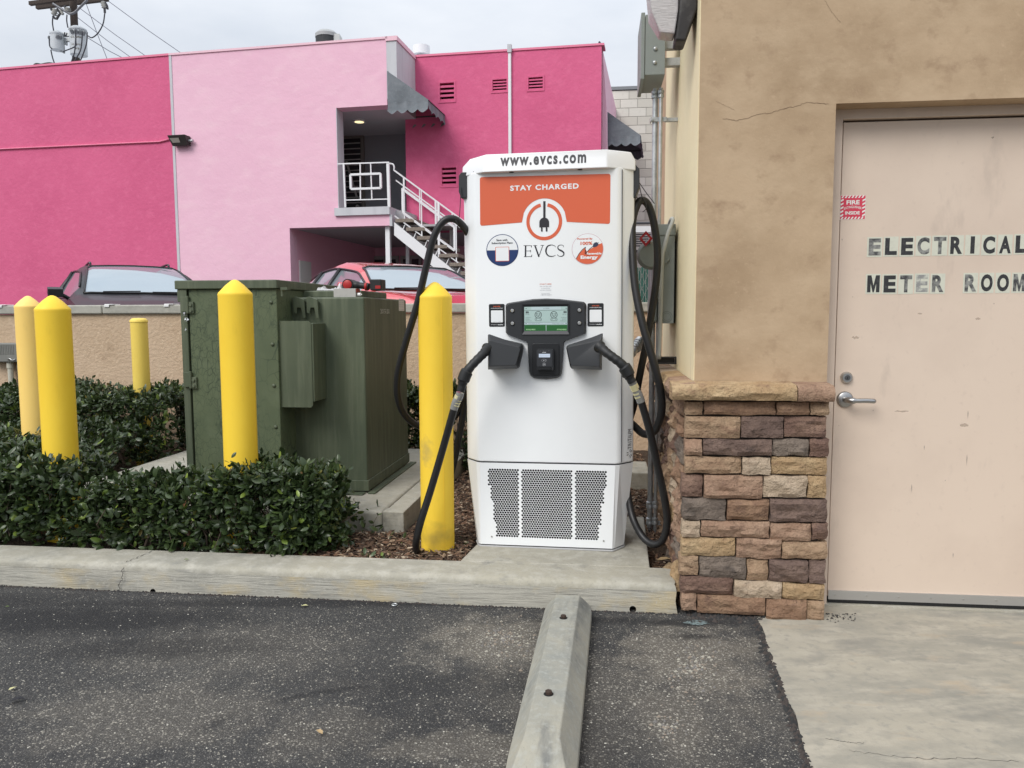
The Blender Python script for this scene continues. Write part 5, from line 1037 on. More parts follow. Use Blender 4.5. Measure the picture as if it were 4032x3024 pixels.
mb.build('block', WSC, wso, bevel=.007, seg=3)
for (px, py) in ((1217, 1337), (1185, 1502)):
    q = ws.I @ dZ(px, py, H_); mb = MB(); mb.use(DKGREY).cyl((q.x, q.y, H_-.01), (q.x, q.y, H_+.0012), .016, 20); mb.use(mat('rust', (.045, .028, .02), .85, bump=[(80, .5, .003)])).tube([(q.x+.001, q.y, H_+.0012), (q.x, q.y, H_+.010), (q.x, q.y, H_+.013)], [.012, .012, .009], 6); mb.build('anchor_pin', None, wso)

# ---------------------------------------------------------------- foliage
def leafmat(name, c, c2, c3):
    m = bpy.data.materials.new(name); m.use_nodes = True; N = m.node_tree.nodes; L = m.node_tree.links; b = N['Principled BSDF']
    at = N.new('ShaderNodeAttribute'); at.attribute_name = 'tone'; r = N.new('ShaderNodeValToRGB'); L.new(at.outputs['Fac'], r.inputs[0]); e = r.color_ramp.elements
    e[0].position = 0; e[0].color = (*c, 1); e[1].position = .975; e[1].color = (*c3, 1); z_ = r.color_ramp.elements.new(1.0); z_.color = (.16, .075, .04, 1); x = r.color_ramp.elements.new(.72); x.color = (*c2, 1)
    x = r.color_ramp.elements.new(.9); x.color = (.10, .15, .03, 1)
    L.new(r.outputs[0], b.inputs['Base Color']); b.inputs['Roughness'].default_value = .33; b.inputs['Specular IOR Level'].default_value = .5
    tr_ = N.new('ShaderNodeBsdfTranslucent'); L.new(r.outputs[0], tr_.inputs[0]); ms = N.new('ShaderNodeMixShader'); ms.inputs[0].default_value = .18; out = N['Material Output']; L.new(b.outputs[0], ms.inputs[1]); L.new(tr_.outputs[0], ms.inputs[2]); L.new(ms.outputs[0], out.inputs[0]); return m
LEAF = leafmat('hedge_leaf', (.024, .042, .016), (.062, .094, .032), (.22, .30, .05))
def leaf_cloud(name, pos, nrm, size, m, parent, tone=None, flat=.6):
    """many folded oval leaves, one mesh"""
    n = len(pos); pos = np.asarray(pos); nrm = np.asarray(nrm)
    base = np.array([(0, 0, 0), (.5, .22, -.06), (1.0, 0, -.10), (.5, 0, .0), (.5, -.22, -.06), (.2, .15, .0), (.2, -.15, .0), (.8, .15, -.09), (.8, -.15, -.09), (.2, 0, .025), (.8, 0, -.04)], float)
    tris = [(0, 5, 9), (0, 9, 6), (5, 1, 3), (5, 3, 9), (9, 3, 4), (9, 4, 6), (1, 7, 10), (1, 10, 3), (3, 10, 8), (3, 8, 4), (7, 2, 10), (10, 2, 8)]
    nb = len(base)
    d = RNG.normal(size=(n, 3))*.75+nrm*flat; d[:, 2] += .25; d /= np.linalg.norm(d, axis=1)[:, None]
    upv = RNG.normal(size=(n, 3))*.55+nrm*.5+np.array([0, 0, .55]); side = np.cross(upv, d); side /= np.linalg.norm(side, axis=1)[:, None]+1e-9; up = np.cross(d, side)
    sz = size*RNG.choice([.55, .8, 1.0, 1.2, 1.4], n)*RNG.uniform(.85, 1.1, n)
    V = pos[:, None, :]+sz[:, None, None]*(base[None, :, 0, None]*d[:, None, :]+base[None, :, 1, None]*side[:, None, :]*1.15+base[None, :, 2, None]*up[:, None, :]*1.6)
    V = V.reshape(-1, 3); F = (np.array(tris)[None]+(np.arange(n)*nb)[:, None, None]).reshape(-1, 3)
    me = bpy.data.meshes.new(name); me.vertices.add(len(V)); me.vertices.foreach_set('co', V.ravel()); me.loops.add(F.size); me.loops.foreach_set('vertex_index', F.ravel())
    me.polygons.add(len(F)); me.polygons.foreach_set('loop_start', np.arange(len(F))*3); me.polygons.foreach_set('loop_total', np.full(len(F), 3)); me.polygons.foreach_set('use_smooth', np.ones(len(F), bool)); me.update(calc_edges=True)
    tn = np.clip(RNG.beta(2, 3, n)*.9, 0, 1) if tone is None else tone; hot = RNG.random(n) < .05; tn = np.where(hot, RNG.uniform(.86, 1.0, n), tn)
    a = me.attributes.new('tone', 'FLOAT', 'POINT'); a.data.foreach_set('value', np.repeat(tn, nb).astype(np.float32)); me.materials.append(m)
    o = bpy.data.objects.new(name, me); C.objects.link(o); o.parent = parent; o['kind'] = 'stuff'; return o
TWIG = mat('twig_bark', (.075, .055, .04), .9)
def hedge(label, blobs_, n_sprig, size, F, keep=None, zmin=.11):
    """blobs_: list of (x0,x1,y0,y1,ztop) boxes in frame F"""
    t = thing('hedge', label, 'hedge', F.M, 'clipped hedges in the planting bed'); areas = [((x1-x0)*(y1-y0)+(x1-x0)*(zt-.1)*1.3) for x0, x1, y0, y1, zt in blobs_]; tot = sum(areas); P = []; Nn = []; tw = MB()
    for (x0, x1, y0, y1, zt), ar in zip(blobs_, areas):
        k = int(n_sprig*ar/tot); cnt = 0; guard = 0
        while cnt < k and guard < k*6:
            guard += 1
            x = random.uniform(x0, x1); y = random.uniform(y0, y1); top = zt+mnoise.noise(Vector((x*2.6, y*2.6, 1)))*.09+mnoise.noise(Vector((x*8, y*8, 3)))*.055
            mode = random.random(); dep = abs(random.gauss(0, .05))
            if mode < .50: z = top-dep; nn = Vector((random.gauss(0, .3), random.gauss(-.15, .3), 1))
            elif mode < .90: z = zmin+(top-zmin)*random.random()**.8; y = y0+dep*1.3+mnoise.noise(Vector((x*4, z*5, 2)))*.05+.0; nn = Vector((random.gauss(0, .3), -1, .35))
            else: z = random.uniform(zmin, top); nn = Vector((random.gauss(0, 1), random.gauss(0, 1), .3))
            bot = max(0, (.20-z))*1.0
            if z < .25 and random.random() < (.25-z)*3.2: continue
            # round the ends and edges
            ex = min(x-x0, x1-x); ey = min(y-y0, y1-y)
            if ex < .10 and z > top-(.10-ex)*1.1: continue
            if keep and not keep(x, y, z): continue
            cnt += 1; nn.normalize(); c_ = Vector((x, y, z)); L2 = random.uniform(.03, .075)
            if random.random() < .10: L2 *= 2.0; nn = (nn+Vector((0, 0, 1))).normalized()
            m_ = random.randint(5, 9)
            for q in range(m_):
                f = q/(m_-1); P.append(c_+nn*(L2*(f-.4))+Vector((random.gauss(0, .012), random.gauss(0, .012), random.gauss(0, .008)))); Nn.append(nn)
            if x < x1-.12 and random.random() < .35: tw.tube([c_-nn*random.uniform(.05, .12)-Vector((0, 0, .05)), c_+nn*L2*.5], .0017, 4, cap=False)
    leaf_cloud('foliage', [tuple(p) for p in P], [tuple(p) for p in Nn], size, LEAF, t)
    for _ in range(int(n_sprig/55)):
        x0, x1, y0, y1, zt = random.choice(blobs_); x = random.uniform(x0+.05, max(x1-.25, x0+.06)); y = random.uniform(y0+.03, y1-.05); p = Vector((x, y, .08)); pts_ = [p]
        for s_ in range(3): p = p+Vector((random.gauss(0, .05), random.gauss(0, .05), (zt-.15)/3.2)); pts_.append(p)
        tw.tube(pts_, [.007, .0055, .004, .0025], 5, cap=False)
    o = tw.build('twigs', TWIG, t, recalc=False); o['kind'] = 'stuff'; return t
he = K.hit(Dp(752, 1090), .45)[0]; hA = K.hit(Dp(190, 1090), .35)[0]; hB = K.hit(Dp(430, 1090), .35)[0]
ytp = loc(K, T.M @ Vector((-.6, 0, 0))).y
hedge('long clipped dark green hedge along the kerb in front of the transformer', [(-4.3, hA, .265, .75, .52), (hA-.02, hB, .265, .60, .43), (hB-.02, he-.20, .265, .70, .51), (he-.30, he-.05, .30, .72, .53), (he-.22, he, .34, .66, .40)], 4300, .042, K)
def offpad(x, y, z): p = T.I @ (K.M @ Vector((x, y, z))); return not (-2.37 < p.x < .02 and -.03 < p.y < 2.07)
lx = loc(K, T.M @ Vector((-2.35, 1, 0))).x
hedge('broad dark green hedge left of the transformer, reaching back to the low wall', [(-6.2, lx-.02, .75, 2.3, .47), (-6.2, lx-.02, 2.3, 3.35, .66), (lx-.02, lx+.85, 2.99, 3.38, .68), (lx-.3, lx+.85, 2.97, 3.38, .68), (lx-.3, lx+.85, 2.97, 3.2, .62)], 10000, .042, K, offpad)
xb = loc(K, dY(890, 900, 6.5)).x
hedge('small dark hedge at the wall foot between the transformer and the charger', [(xb-.35, xb+.25, 2.97, 3.3, .68), (xb+.2, xb+.95, 2.5, 3.2, .68)], 2000, .040, K, offpad)
# small weeds in the mulch
def weed(px, py, z, n, sz, label, spread=.05, up=.06):
    w_ = dZ(px, py, z); t = thing('weed', label, 'weed', Matrix.Translation(w_)); P = [(random.gauss(0, spread*.5), random.gauss(0, spread*.5), random.uniform(.004, up)) for _ in range(n)]
    leaf_cloud('foliage', P, [(p[0]*8, p[1]*8, .4) for p in P], sz, LEAF, t, RNG.uniform(.2, .9, n))
    tw = MB(); [tw.tube([(0, 0, -.01), (p[0]*.5, p[1]*.5, p[2]*.6), p], .0012, 4, cap=False) for p in P[:8]]; o = tw.build('stems', TWIG, t, recalc=False); o['kind'] = 'stuff'
zW = zoomer(1300, 1900, 3.403)
for (x, y, n, s_, lab, sp, up) in ((540, 660, 26, .04, 'dark leafy weed against the transformer pad edge', .09, .13), (490, 1010, 9, .035, 'flat leafy sprig on the mulch in the middle of the bare patch', .06, .02), (880, 780, 7, .028, 'light green sprig in the mulch just left of the hanging cable loop', .05, .02), (770, 1020, 6, .03, 'yellow green sprig beside the kerb left of the bollard foot', .04, .02), (1790, 800, 10, .02, 'faint green weed patch between the bollard and the charger plinth', .08, .015), (190, 740, 6, .04, 'small seedling at the right foot of the long hedge', .03, .09)):
    q = zW(x, y); weed(q[0]/S, q[1]/S, .105, n, s_, lab, sp, up)
# ---------------------------------------------------------------- mulch
def chips(name, n, region, size, cols, F, parent=None, zf=None):
    V = []; Fc = []; mi = []; k = 0
    while k < n:
        x = random.uniform(region[0], region[1]); y = random.uniform(region[2], region[3])
        if not zf(x, y): continue
        a = random.uniform(0, math.pi*2); l = size*random.uniform(.35, 1.5); w = l*random.uniform(.13, .42); tl = random.gauss(0, .22); tw_ = random.gauss(0, .3); z = .106+random.random()*.016+mnoise.noise(Vector((x*2.2, y*2.2, 0)))*.012-(.06 if x > HX and y < .75 else 0)
        ca, sa = math.cos(a), math.sin(a); b0 = len(V)
        pts_ = [(-l/2, -w*.3, 0), (-l*.15, -w/2, 0), (l/2, -w*.15, 0), (l*.35, w*.4, 0), (-l*.3, w/2, 0), (0, 0, w*.25)]
        for (px, py, pz) in pts_:
            zz = z+px*tl+py*tw_+pz; V.append((x+px*ca-py*sa, y+px*sa+py*ca, zz))
        Fc += [(b0+i, b0+(i+1) % 5, b0+5) for i in range(5)]; c_ = random.choices(range(len(cols)), [5, 4, 3, 2, 1][:len(cols)])[0]; mi += [c_]*5; k += 1
    me = bpy.data.meshes.new(name); me.from_pydata(V, [], Fc); [me.materials.append(c_) for c_ in cols]; me.polygons.foreach_set('material_index', mi)
    o = bpy.data.objects.new(name, me); C.objects.link(o); o.matrix_world = F.M; o['kind'] = 'stuff'; return o
HX = K.hit(Dp(1400, 1230))[0]-.12
MC = [mat('mulch_brown', (.10, .060, .038), .95), mat('mulch_dark', (.052, .032, .022), .95), mat('mulch_red', (.17, .095, .058), .95), mat('mulch_tan', (.27, .185, .12), .95), mat('mulch_pale', (.42, .34, .25), .95)]
stx = loc(K, G.M @ Vector((stl, 0, 0))).x
def mul(x, y): return offpad(x, y, 0) and y > KW+.01 and not (l0.x < x < r0.x and y < rb.y)
def mz(x, y): return mul(x, y)
mulch = chips('bark_mulch', 17000, (he-.55, stx-.03, KW+.01, 2.0), .034, MC, K, None, mz)
mulch2 = chips('bark_mulch', 6000, (he-.4, stx-.02, 1.8, 3.4), .042, MC, K, None, mz)
# dry fallen leaves
def fallen(px, py, z, s_, c, label, rot, i):
    w_ = dZ(px, py, z); mb = MB(); P = [(0, 0), (.28, .20), (.62, .22), (1, 0), (.62, -.20), (.28, -.22)]; cz4 = random.uniform(.03, .14)
    vs = [(p[0]*s_, p[1]*s_, cz4*s_*math.sin(p[0]*3)+.004+abs(p[1])*s_*random.uniform(.1, .5)) for p in P]+[(.5*s_, 0, .004+cz4*s_*.8)]
    mb.add(vs, [(k, (k+1) % 6, 6) for k in range(6)]); o = mb.build('fallen_leaf', c, smooth=True); o.matrix_world = Matrix.Translation(w_) @ Matrix.Rotation(rot, 4, 'Z'); tag(o, label, 'leaf', 'fallen leaves'); return o
LG = mat('leaf_green', (.13, .19, .04), .5); LT = mat('leaf_dry', (.42, .30, .16), .8); LY = mat('leaf_yellow', (.52, .50, .26), .6); LR = mat('leaf_brown', (.20, .10, .06), .8)
for i, a in enumerate(((650, 1311, .004, .034, LY, 'pale yellow leaf on the asphalt under the middle bollard', .2), (697, 1588, .004, .036, LT, 'tan dry leaf on the asphalt near the bottom of the photo', 2.4), (396, 1211, KH+.003, .026, LG, 'green leaf lying on the kerb top right of the kerb crack', .1), (18, 1493, .004, .03, LY, 'pale leaf on the asphalt at the far left edge', 1.0), (20, 1518, .004, .05, mat('leaf_black', (.02, .02, .025), .8), 'blackened leaf on the asphalt at the far left edge', .4), (1403, 1175, .05, .07, LR, 'curled brown leaf in the gap between charger pad and stone wall', .1), (1418, 1212, .05, .09, LT, 'large dry tan leaf in the gap beside the kerb end', .0), (1235, 1345, .004, .02, LT, 'small dry leaf beside the right side of the wheel stop', .9), (10, 1313, .004, .02, LG, 'small green leaf on the asphalt by the left kerb', .3), (375, 975, .235, .06, LG, 'green leaf on the transformer pad left of the cabinet', .5))):
    fallen(*a[:6], a[6], i) if False else fallen(a[0], a[1], a[2], a[3], a[4], a[5], a[6], i)
# pale pebbles and grit on the asphalt (stuff) and crumbs by the stone wall
def grit(name, n, fn, smin, smax, cols, mode=0):
    V = []; Fc = []; mi = []; k = 0
    while k < n:
        p = fn()
        if p is None: continue
        s_ = random.uniform(smin, smax)*random.choice((1, 1, 1.5)); b0 = len(V); m_ = 6
        V.append((p[0], p[1], p[2]+s_*.45))
        a0 = random.random()*6
        for q in range(m_): a = a0+q*2*math.pi/m_; rr2 = s_*random.uniform(.35, .6); V.append((p[0]+rr2*math.cos(a), p[1]+rr2*math.sin(a)*.8, p[2]+.0005))
        Fc += [(b0, b0+1+q, b0+1+(q+1) % m_) for q in range(m_)]; c_ = random.randrange(len(cols)); mi += [c_]*m_; k += 1
    me = bpy.data.meshes.new(name); me.from_pydata(V, [], Fc); [me.materials.append(c_) for c_ in cols]; me.polygons.foreach_set('material_index', mi); o = bpy.data.objects.new(name, me); C.objects.link(o); o['kind'] = 'stuff'; return o
GC = [mat('grit_pale', (.34, .32, .27), .9), mat('grit_grey', (.17, .16, .15), .9), mat('grit_tan', (.24, .20, .16), .9)]
KI = K.I
def on_ash():
    px = random.uniform(0, 1760); py = random.uniform(1290, 1659); w_ = dZ(px, py, .0)
    if w_ is None: return None
    l_ = K.I @ w_
    if l_.y > -.01 or (ws.I @ w_).x > -.01 and (ws.I @ w_).x < wd+.01: return None
    g_ = G.I @ w_
    lin = (w_.x-corner.x)*dv.y-(w_.y-corner.y)*dv.x
    if lin < 0 and px > 1600: return None
    return (w_.x, w_.y, 0)
grit('loose_grit', 2600, on_ash, .0020, .0055, [GC[0], GC[1], mat('grit_bright', (.50, .48, .42), .9)])
def patch(cx, cy, rx, ry):
    def f():
        a = random.random()*6.283; r_ = abs(random.gauss(0, .5)); p = dZ(cx+rx*r_*math.cos(a), cy+ry*r_*math.sin(a), 0)
        return (p.x, p.y, 0) if (K.I @ p).y < -.005 or p.x > 1.0 else None
    return f
for (a, n) in (((1090, 1380, 90, 60), 260), ((1500, 1440, 80, 80), 260), ((1440, 1570, 50, 40), 70)): grit('exposed_gravel', n, patch(*a), .005, .012, GC)
DKG = [mat('tar_crumb', (.03, .03, .03), .9), mat('tar_crumb_brown', (.055, .045, .04), .9)]
def edgef():
    t = random.random()*1.6; p = corner+dv*t; return (p.x-abs(random.gauss(0, .012)), p.y, 0.0)
grit('asphalt_edge_crumbs', 900, edgef, .006, .02, DKG)
def wallfoot():
    px = random.uniform(1478, 1650); p = dZ(px, 1322+(px-1478)*.04+abs(random.gauss(0, 7)), 0); return (p.x, p.y, 0)
grit('asphalt_wall_crumbs', 450, wallfoot, .006, .022, DKG)
def kerbfoot():
    u = random.uniform(-3.2, KU1); p = K.M @ Vector((u, -abs(random.gauss(0, .006)), 0)); return (p.x, p.y, 0)
grit('asphalt_kerb_crumbs', 1300, kerbfoot, .004, .012, DKG)
def doorfoot():
    px = random.uniform(1770, 1850); p = dZ(px, 1325+abs(random.gauss(0, 8)), .006); return (p.x, p.y, .004)
grit('grit_by_door', 60, doorfoot, .003, .012, DKG)
o = MB().add([(0, 0, 0), (.018, .004, .002), (.02, .012, .006), (.004, .013, .003), (.01, .007, .009)], [(0, 1, 4), (1, 2, 4), (2, 3, 4), (3, 0, 4)]).build('blue_scrap', mat('blue_plastic', (.02, .16, .42), .4)); o.matrix_world = Matrix.Translation(dZ(1503, 1318, .006)); tag(o, 'tiny bright blue plastic scrap at the foot of the stone veneer', 'scrap')
w_ = dZ(1505, 1345, .002); rs = [(w_.x+.055*math.cos(R(a))*random.uniform(.6, 1.2), w_.y+.03*math.sin(R(a))*random.uniform(.6, 1.2), .0025) for a in range(0, 360, 20)]
o = MB().add(rs, [tuple(range(len(rs)))]).build('paint_splash', mat('pale_paint', (.20, .26, .26), .8, var=[(90, (.06, .07, .07), .42, .58)])); tag(o, 'pale blue grey paint splash on the asphalt near the stone wall foot', 'paint splash')
o = MB(); u_ = dZ(1812, 2375, 0); 
w_ = dZ(852, 1306, .004); o = MB().tube([(w_.x+.012*math.cos(R(a)), w_.y+.012*math.sin(R(a)), .004) for a in range(0, 361, 30)], .003, 6).build('steel_washer', GALV); tag(o, 'small steel washer lying on the asphalt at the kerb foot', 'washer')
# ---------------------------------------------------------------- irrigation box on the low wall
zi = zoomer(0, 900, 2.074); o1 = W.hit(zi(0, 1092), -.10); o2 = W.hit(zi(140, 935), -.10)
ib = thing('irrigation_box', 'grey plastic control box with pipes fixed to the low wall at far left', 'control box', W.M @ Matrix.Translation((o2[0], 0, o1[1]))); h = o2[1]-o1[1]
IGR = mat('weathered_grey_plastic', (.19, .19, .175), .6, var=[(8, (.24, .24, .22), .5, .75)])
MB().box(-.34, 0, -.11, -.001, 0, h).build('case', IGR, ib, bevel=.015, seg=3)
mb = MB(); [mb.box(-.33+.018*i, -.322+.018*i, -.1135, -.1098, h*.42, h*.93) for i in range(17)]; mb.build('ribs', IGR, ib)
MB().tube(catmull([(-.10, -.113, h*.14), (-.07, -.125, h*.2), (-.04, -.125, h*.12), (-.02, -.113, h*.17)], 5), .006, 8).build('latch', STEEL, ib)
for (x, r, m_) in ((-.125, .026, mat('cream_pvc', (.52, .50, .42), .5)), (-.035, .013, IGR)):
    MB().cyl((x, -.055, -.8), (x, -.055, -.001), r, 16).tube([(x, -.055, -.06), (x, -.055, -.001)], r*1.25, 16).build('pipe', m_, ib, auto=40)
# ---------------------------------------------------------------- pink building
HOT = mat('hot_pink_stucco', (.66, .125, .255), .85, var=[(.7, (.60, .105, .225), .4, .7), (6, (.70, .15, .285), .5, .8)], bump=[(14, .5, .02), (45, .25, .01)])
PALEP = mat('pale_pink_stucco', (.81, .50, .615), .85, var=[(.6, (.78, .46, .585), .4, .7), (2.0, (.83, .545, .64), .5, .75, (1, 1, 2))], bump=[(4, .35, .03), (30, .3, .008)])
GRW = mat('grey_painted_wall', (.27, .285, .31), .8, bump=[(25, .2, .008)]); LGR = mat('light_grey_paint', (.55, .56, .59), .8, bump=[(20, .2, .008)], var=[(3, (.48, .49, .52), .45, .7, (3, 3, .5))])
CEIL = mat('grey_ceiling', (.48, .485, .50), .9, bump=[(30, .2, .01)]); WPT = mat('white_paint', (.76, .77, .79), .5); COP = mat('pink_coping', (.74, .20, .32), .6); COP2 = mat('pale_coping', (.80, .52, .60), .6)
ROSE = mat('rose_inner_wall', (.80, .44, .56), .85, bump=[(20, .3, .01)])
GLASS = mat('window_glass', (.035, .04, .045), .08, spec=.9)
z1 = zoomer(0, 0, 1.58); z2 = zoomer(1100, 0, 1.58); z7 = zoomer(1300, 800, 3.6867)
pb = thing('pink_building', 'two storey hot pink and pale pink stucco building with corner balcony behind the car park', 'building', B.M)
H = lambda x, y, off=0: B.hit(Dp(x, y), off)
GZ = .35
def line_through(a, b): return lambda u: a[1]+(b[1]-a[1])*(u-a[0])/(b[0]-a[0])
uA0 = H(0, 150)[0]; uS = H(365, 119)[0]; uE = H(834, 83)[0]
topA = line_through(H(0, 150), H(365, 119)); topB = line_through(H(365, 119), H(834, 83))
uBal0 = H(728, 340)[0]; zBalTop = H(780, 230)[1]; zBalF = H(780, 450)[1]; zSlabB = H(780, 465)[1]; zCp = H(730, 490)[1]; uCp = H(627, 545)[0]
mb = MB(); wall(mb, -30, uS, GZ, topA, [], 0, .3); mb.build('left_wall', HOT, pb)
mb = MB(); wall(mb, uS+.055, uE, GZ, topB, [(uBal0, uE+.01, zSlabB, zBalTop), (uCp, uE+.01, GZ-.01, zCp)], 0, .3); mb.build('front_wall', PALEP, pb)
MB().prism([(uS-.0, GZ), (uS+.055, GZ), (uS+.055, topB(uS)), (uS, topB(uS))], -.012, .05).build('joint_strip', LGR, pb)
def strip(u0, u1, f, m, off=0, hgt=.03, fw=.02): MB().add([(u0, off-fw, f(u0)-.01), (u1, off-fw, f(u1)-.01), (u1, off+.35, f(u1)-.01), (u0, off+.35, f(u0)-.01), (u0, off-fw, f(u0)+hgt), (u1, off-fw, f(u1)+hgt), (u1, off+.35, f(u1)+hgt), (u0, off+.35, f(u0)+hgt)], [(0, 3, 2, 1), (4, 5, 6, 7), (0, 1, 5, 4), (1, 2, 6, 5), (2, 3, 7, 6), (3, 0, 4, 7)]).build('roof_coping', m, pb)
strip(-30, uS, topA, COP); strip(uS+.001, uE+.03, topB, COP2)
RD_ = 1.12                                  # set back of the right wing
uR0 = B.hit(Dp(876, 300), RD_)[0]; uR1 = B.hit(Dp(1299, 200), RD_)[0]
topR = line_through(B.hit(Dp(875, 124), RD_), B.hit(Dp(1299, 97), RD_)); zUnd = B.hit(z7(1700, 405), RD_)[1]
vents = [B.hit(z2(a, d_), RD_)+B.hit(z2(c, b_), RD_) for (a, b_, c, d_) in ((1000, 513, 1087, 632), (1327, 492, 1414, 571), (1550, 478, 1639, 561), (1012, 1041, 1100, 1158))]
holes = [(v[0], v[2], v[1], v[3]) for v in vents]
mb = MB(); wall(mb, uR0, uR1, zUnd, topR, holes, RD_, RD_+.3); mb.build('right_wall', HOT, pb)
strip(uR0, uR1+.05, topR, COP, RD_)
for h_ in holes:
    vt_ = MB().box(h_[0], h_[1], RD_+.12, RD_+.14, h_[2], h_[3]).build('vent', mat('vent_dark', (.05, .006, .016), .9), pb)
    k = 6 if h_[3]-h_[2] > .9 else 5 if h_[3]-h_[2] > .8 else 4; k = max(4, int(round((h_[3]-h_[2])/.175))); s_ = (h_[3]-h_[2])/k
    MB().box(h_[0]-.035, h_[0]-.0, RD_-.012, RD_+.1, h_[2]-.03, h_[3]+.03).box(h_[1], h_[1]+.035, RD_-.012, RD_+.1, h_[2]-.03, h_[3]+.03).box(h_[0]+.0005, h_[1]-.0005, RD_-.012, RD_+.1, h_[2]-.03, h_[2]-.0005).box(h_[0]+.0005, h_[1]-.0005, RD_-.012, RD_+.1, h_[3]+.0005, h_[3]+.03).build('vent_frame', HOT, vt_)
    for i in range(k):
        z_ = h_[2]+s_*i; MB().add([(h_[0]+.001, RD_+.005, z_+s_*.02), (h_[1]-.001, RD_+.005, z_+s_*.02), (h_[1]-.001, RD_+.005, z_+s_*.50), (h_[0]+.001, RD_+.005, z_+s_*.50), (h_[0]+.001, RD_+.10, z_+s_*.62), (h_[1]-.001, RD_+.10, z_+s_*.62), (h_[1]-.001, RD_+.02, z_+s_*.02), (h_[0]+.001, RD_+.02, z_+s_*.02)], [(0, 1, 2, 3), (3, 2, 5, 4), (0, 7, 6, 1), (7, 4, 5, 6)]).build('slat', HOT, vt_)
# return wall between the wings (above the balcony opening)
zlt = H(836, 212)[1]
MB().box(uE+.0005, uE+.2, .0005, RD_+.3, zlt-.02, topB(uE)-.05).build('return_wall', LGR, pb)
MB().box(uE-.01, uE+.22, -.02, RD_+.29, topB(uE)-.0495, topB(uE)+.032).build('roof_coping', COP2, pb)
# roof deck and rear body
MB().box(-30, uE+.19, .31, 9, zBalTop+.35, topB(uE)-.6).box(uE+.21, uR1-.05, RD_+.31, 9, zBalTop+.35, topR(uR0)-.35).build('roof', LGR, pb)
MB().add([(uR1, RD_, GZ), (uR1, RD_+9, GZ), (uR1, RD_+9, topR(uR1)), (uR1, RD_, topR(uR1)), (uR1-.2, RD_+.3, GZ), (uR1-.2, RD_+9, GZ), (uR1-.2, RD_+9, topR(uR1)), (uR1-.2, RD_+.3, topR(uR1))], [(0, 1, 2, 3), (4, 7, 6, 5), (3, 2, 6, 7)]).build('end_wall', PALEP, pb)
# sloping pink fin at the far right end
e0 = B.hit(z2(2005, 300), RD_+.02); e1 = B.hit(z2(2035, 680), RD_+.6); 
MB().prism([(uR1+.001, GZ), (e1[0]+.12, GZ), (e1[0]+.02, e1[1]), (uR1+.001, e0[1])], RD_+.3, RD_+.6).build('end_fin', PALEP, pb)
# recess: balcony room
uIn1 = B.hit(Dp(876, 300), 2.3)[0]
MB().box(uBal0-1.5, uBal0-1.3, .301, 2.45, zCp, zBalTop+.3).build('recess_side_wall', LGR, pb); MB().box(uBal0-.0005, uBal0+.012, .001, .31, zBalF+.016, zBalTop-.001).build('opening_jamb', LGR, pb)
MB().box(uBal0-1.5, uR1-.3, 2.3, 2.45, zBalF-.1, zBalTop+.34).build('recess_back_wall', GRW, pb)
MB().box(uBal0-1.3, uE+.199, .301, 2.299, zBalTop+.001, zBalTop+.15).box(uE+.2005, uR0+.3, RD_+.301, 2.299, zBalTop+.001, zBalTop+.15).build('recess_ceiling', CEIL, pb)
# balcony slab: grey kerb band then pink fascia
uSl = H(847, 478)[0]; uKb = H(843, 456)[0]
MB().box(uBal0-.06, uKb, -.05, RD_-.002, zSlabB-.001, zBalF+.015).build('balcony_kerb', LGR, pb)
MB().box(uE+.001, uSl-.05, -.004, RD_-.003, zCp, zSlabB-.002).build('slab_fascia', PALEP, pb)
MB().box(uSl-.0495, uSl+.0, -.008, RD_-.003, zCp-.01, zSlabB-.002).build('slab_end_trim', LGR, pb)
MB().box(uBal0-1.6, uE+.19, .305, 5.5, zCp+.05, zBalF-.02).box(uE+.1905, uR1-.21, RD_+.315, 5.5, zCp+.05, zBalF-.02).build('balcony_floor', CEIL, pb)
# recessed ceiling light in balcony, lit
q = B.hit(z2(497, 757), 1.0); cl = MB().tube([(q[0], 1.0, zBalTop-.03), (q[0], 1.0, zBalTop)], .13, 24).build('downlight_trim', WPT, pb); MB().tube([(q[0], 1.0, zBalTop-.034), (q[0], 1.0, zBalTop-.031)], .095, 20).build('lamp_face', mat('warm_lamp', (.9, .75, .42), .4, emit=1.0), cl)
# louvred door in the recess
d0 = B.hit(z2(358, 850), 2.3); d1 = B.hit(z2(538, 1300), 2.3); dd0 = d1[0]-1.05
sdr = MB().box(dd0, d1[0], 2.235, 2.298, zBalF, B.hit(z2(500, 848), 2.3)[1]).build('balcony_door', mat('door_frame_grey', (.20, .19, .175), .6), pb)
dt_ = B.hit(z2(500, 848), 2.3)[1]; MB().box(dd0+.03, d1[0]-.07, 2.226, 2.2345, zBalF+.05, dt_-.06).build('door_glass', mat('dark_glass', (.03, .032, .035), .3), sdr)
zz = zBalF+.08; SLM = mat('bar_grey', (.42, .42, .41), .5)
while zz < dt_-.1: MB().box(dd0+.03, d1[0]-.07, 2.205, 2.222, zz, zz+.022).build('slat', SLM, sdr); zz += .118
MB().add([(d1[0]-.42, 2.20, dt_-.55), (d1[0]-.37, 2.20, dt_-.55), (d1[0]-.14, 2.20, dt_-1.35), (d1[0]-.19, 2.20, dt_-1.35)], [(0, 1, 2, 3)]).cyl((d1[0]-.15, 2.20, dt_-1.55), (d1[0]-.15, 2.17, dt_-1.55), .04, 12).build('door_lock', SLM, sdr)
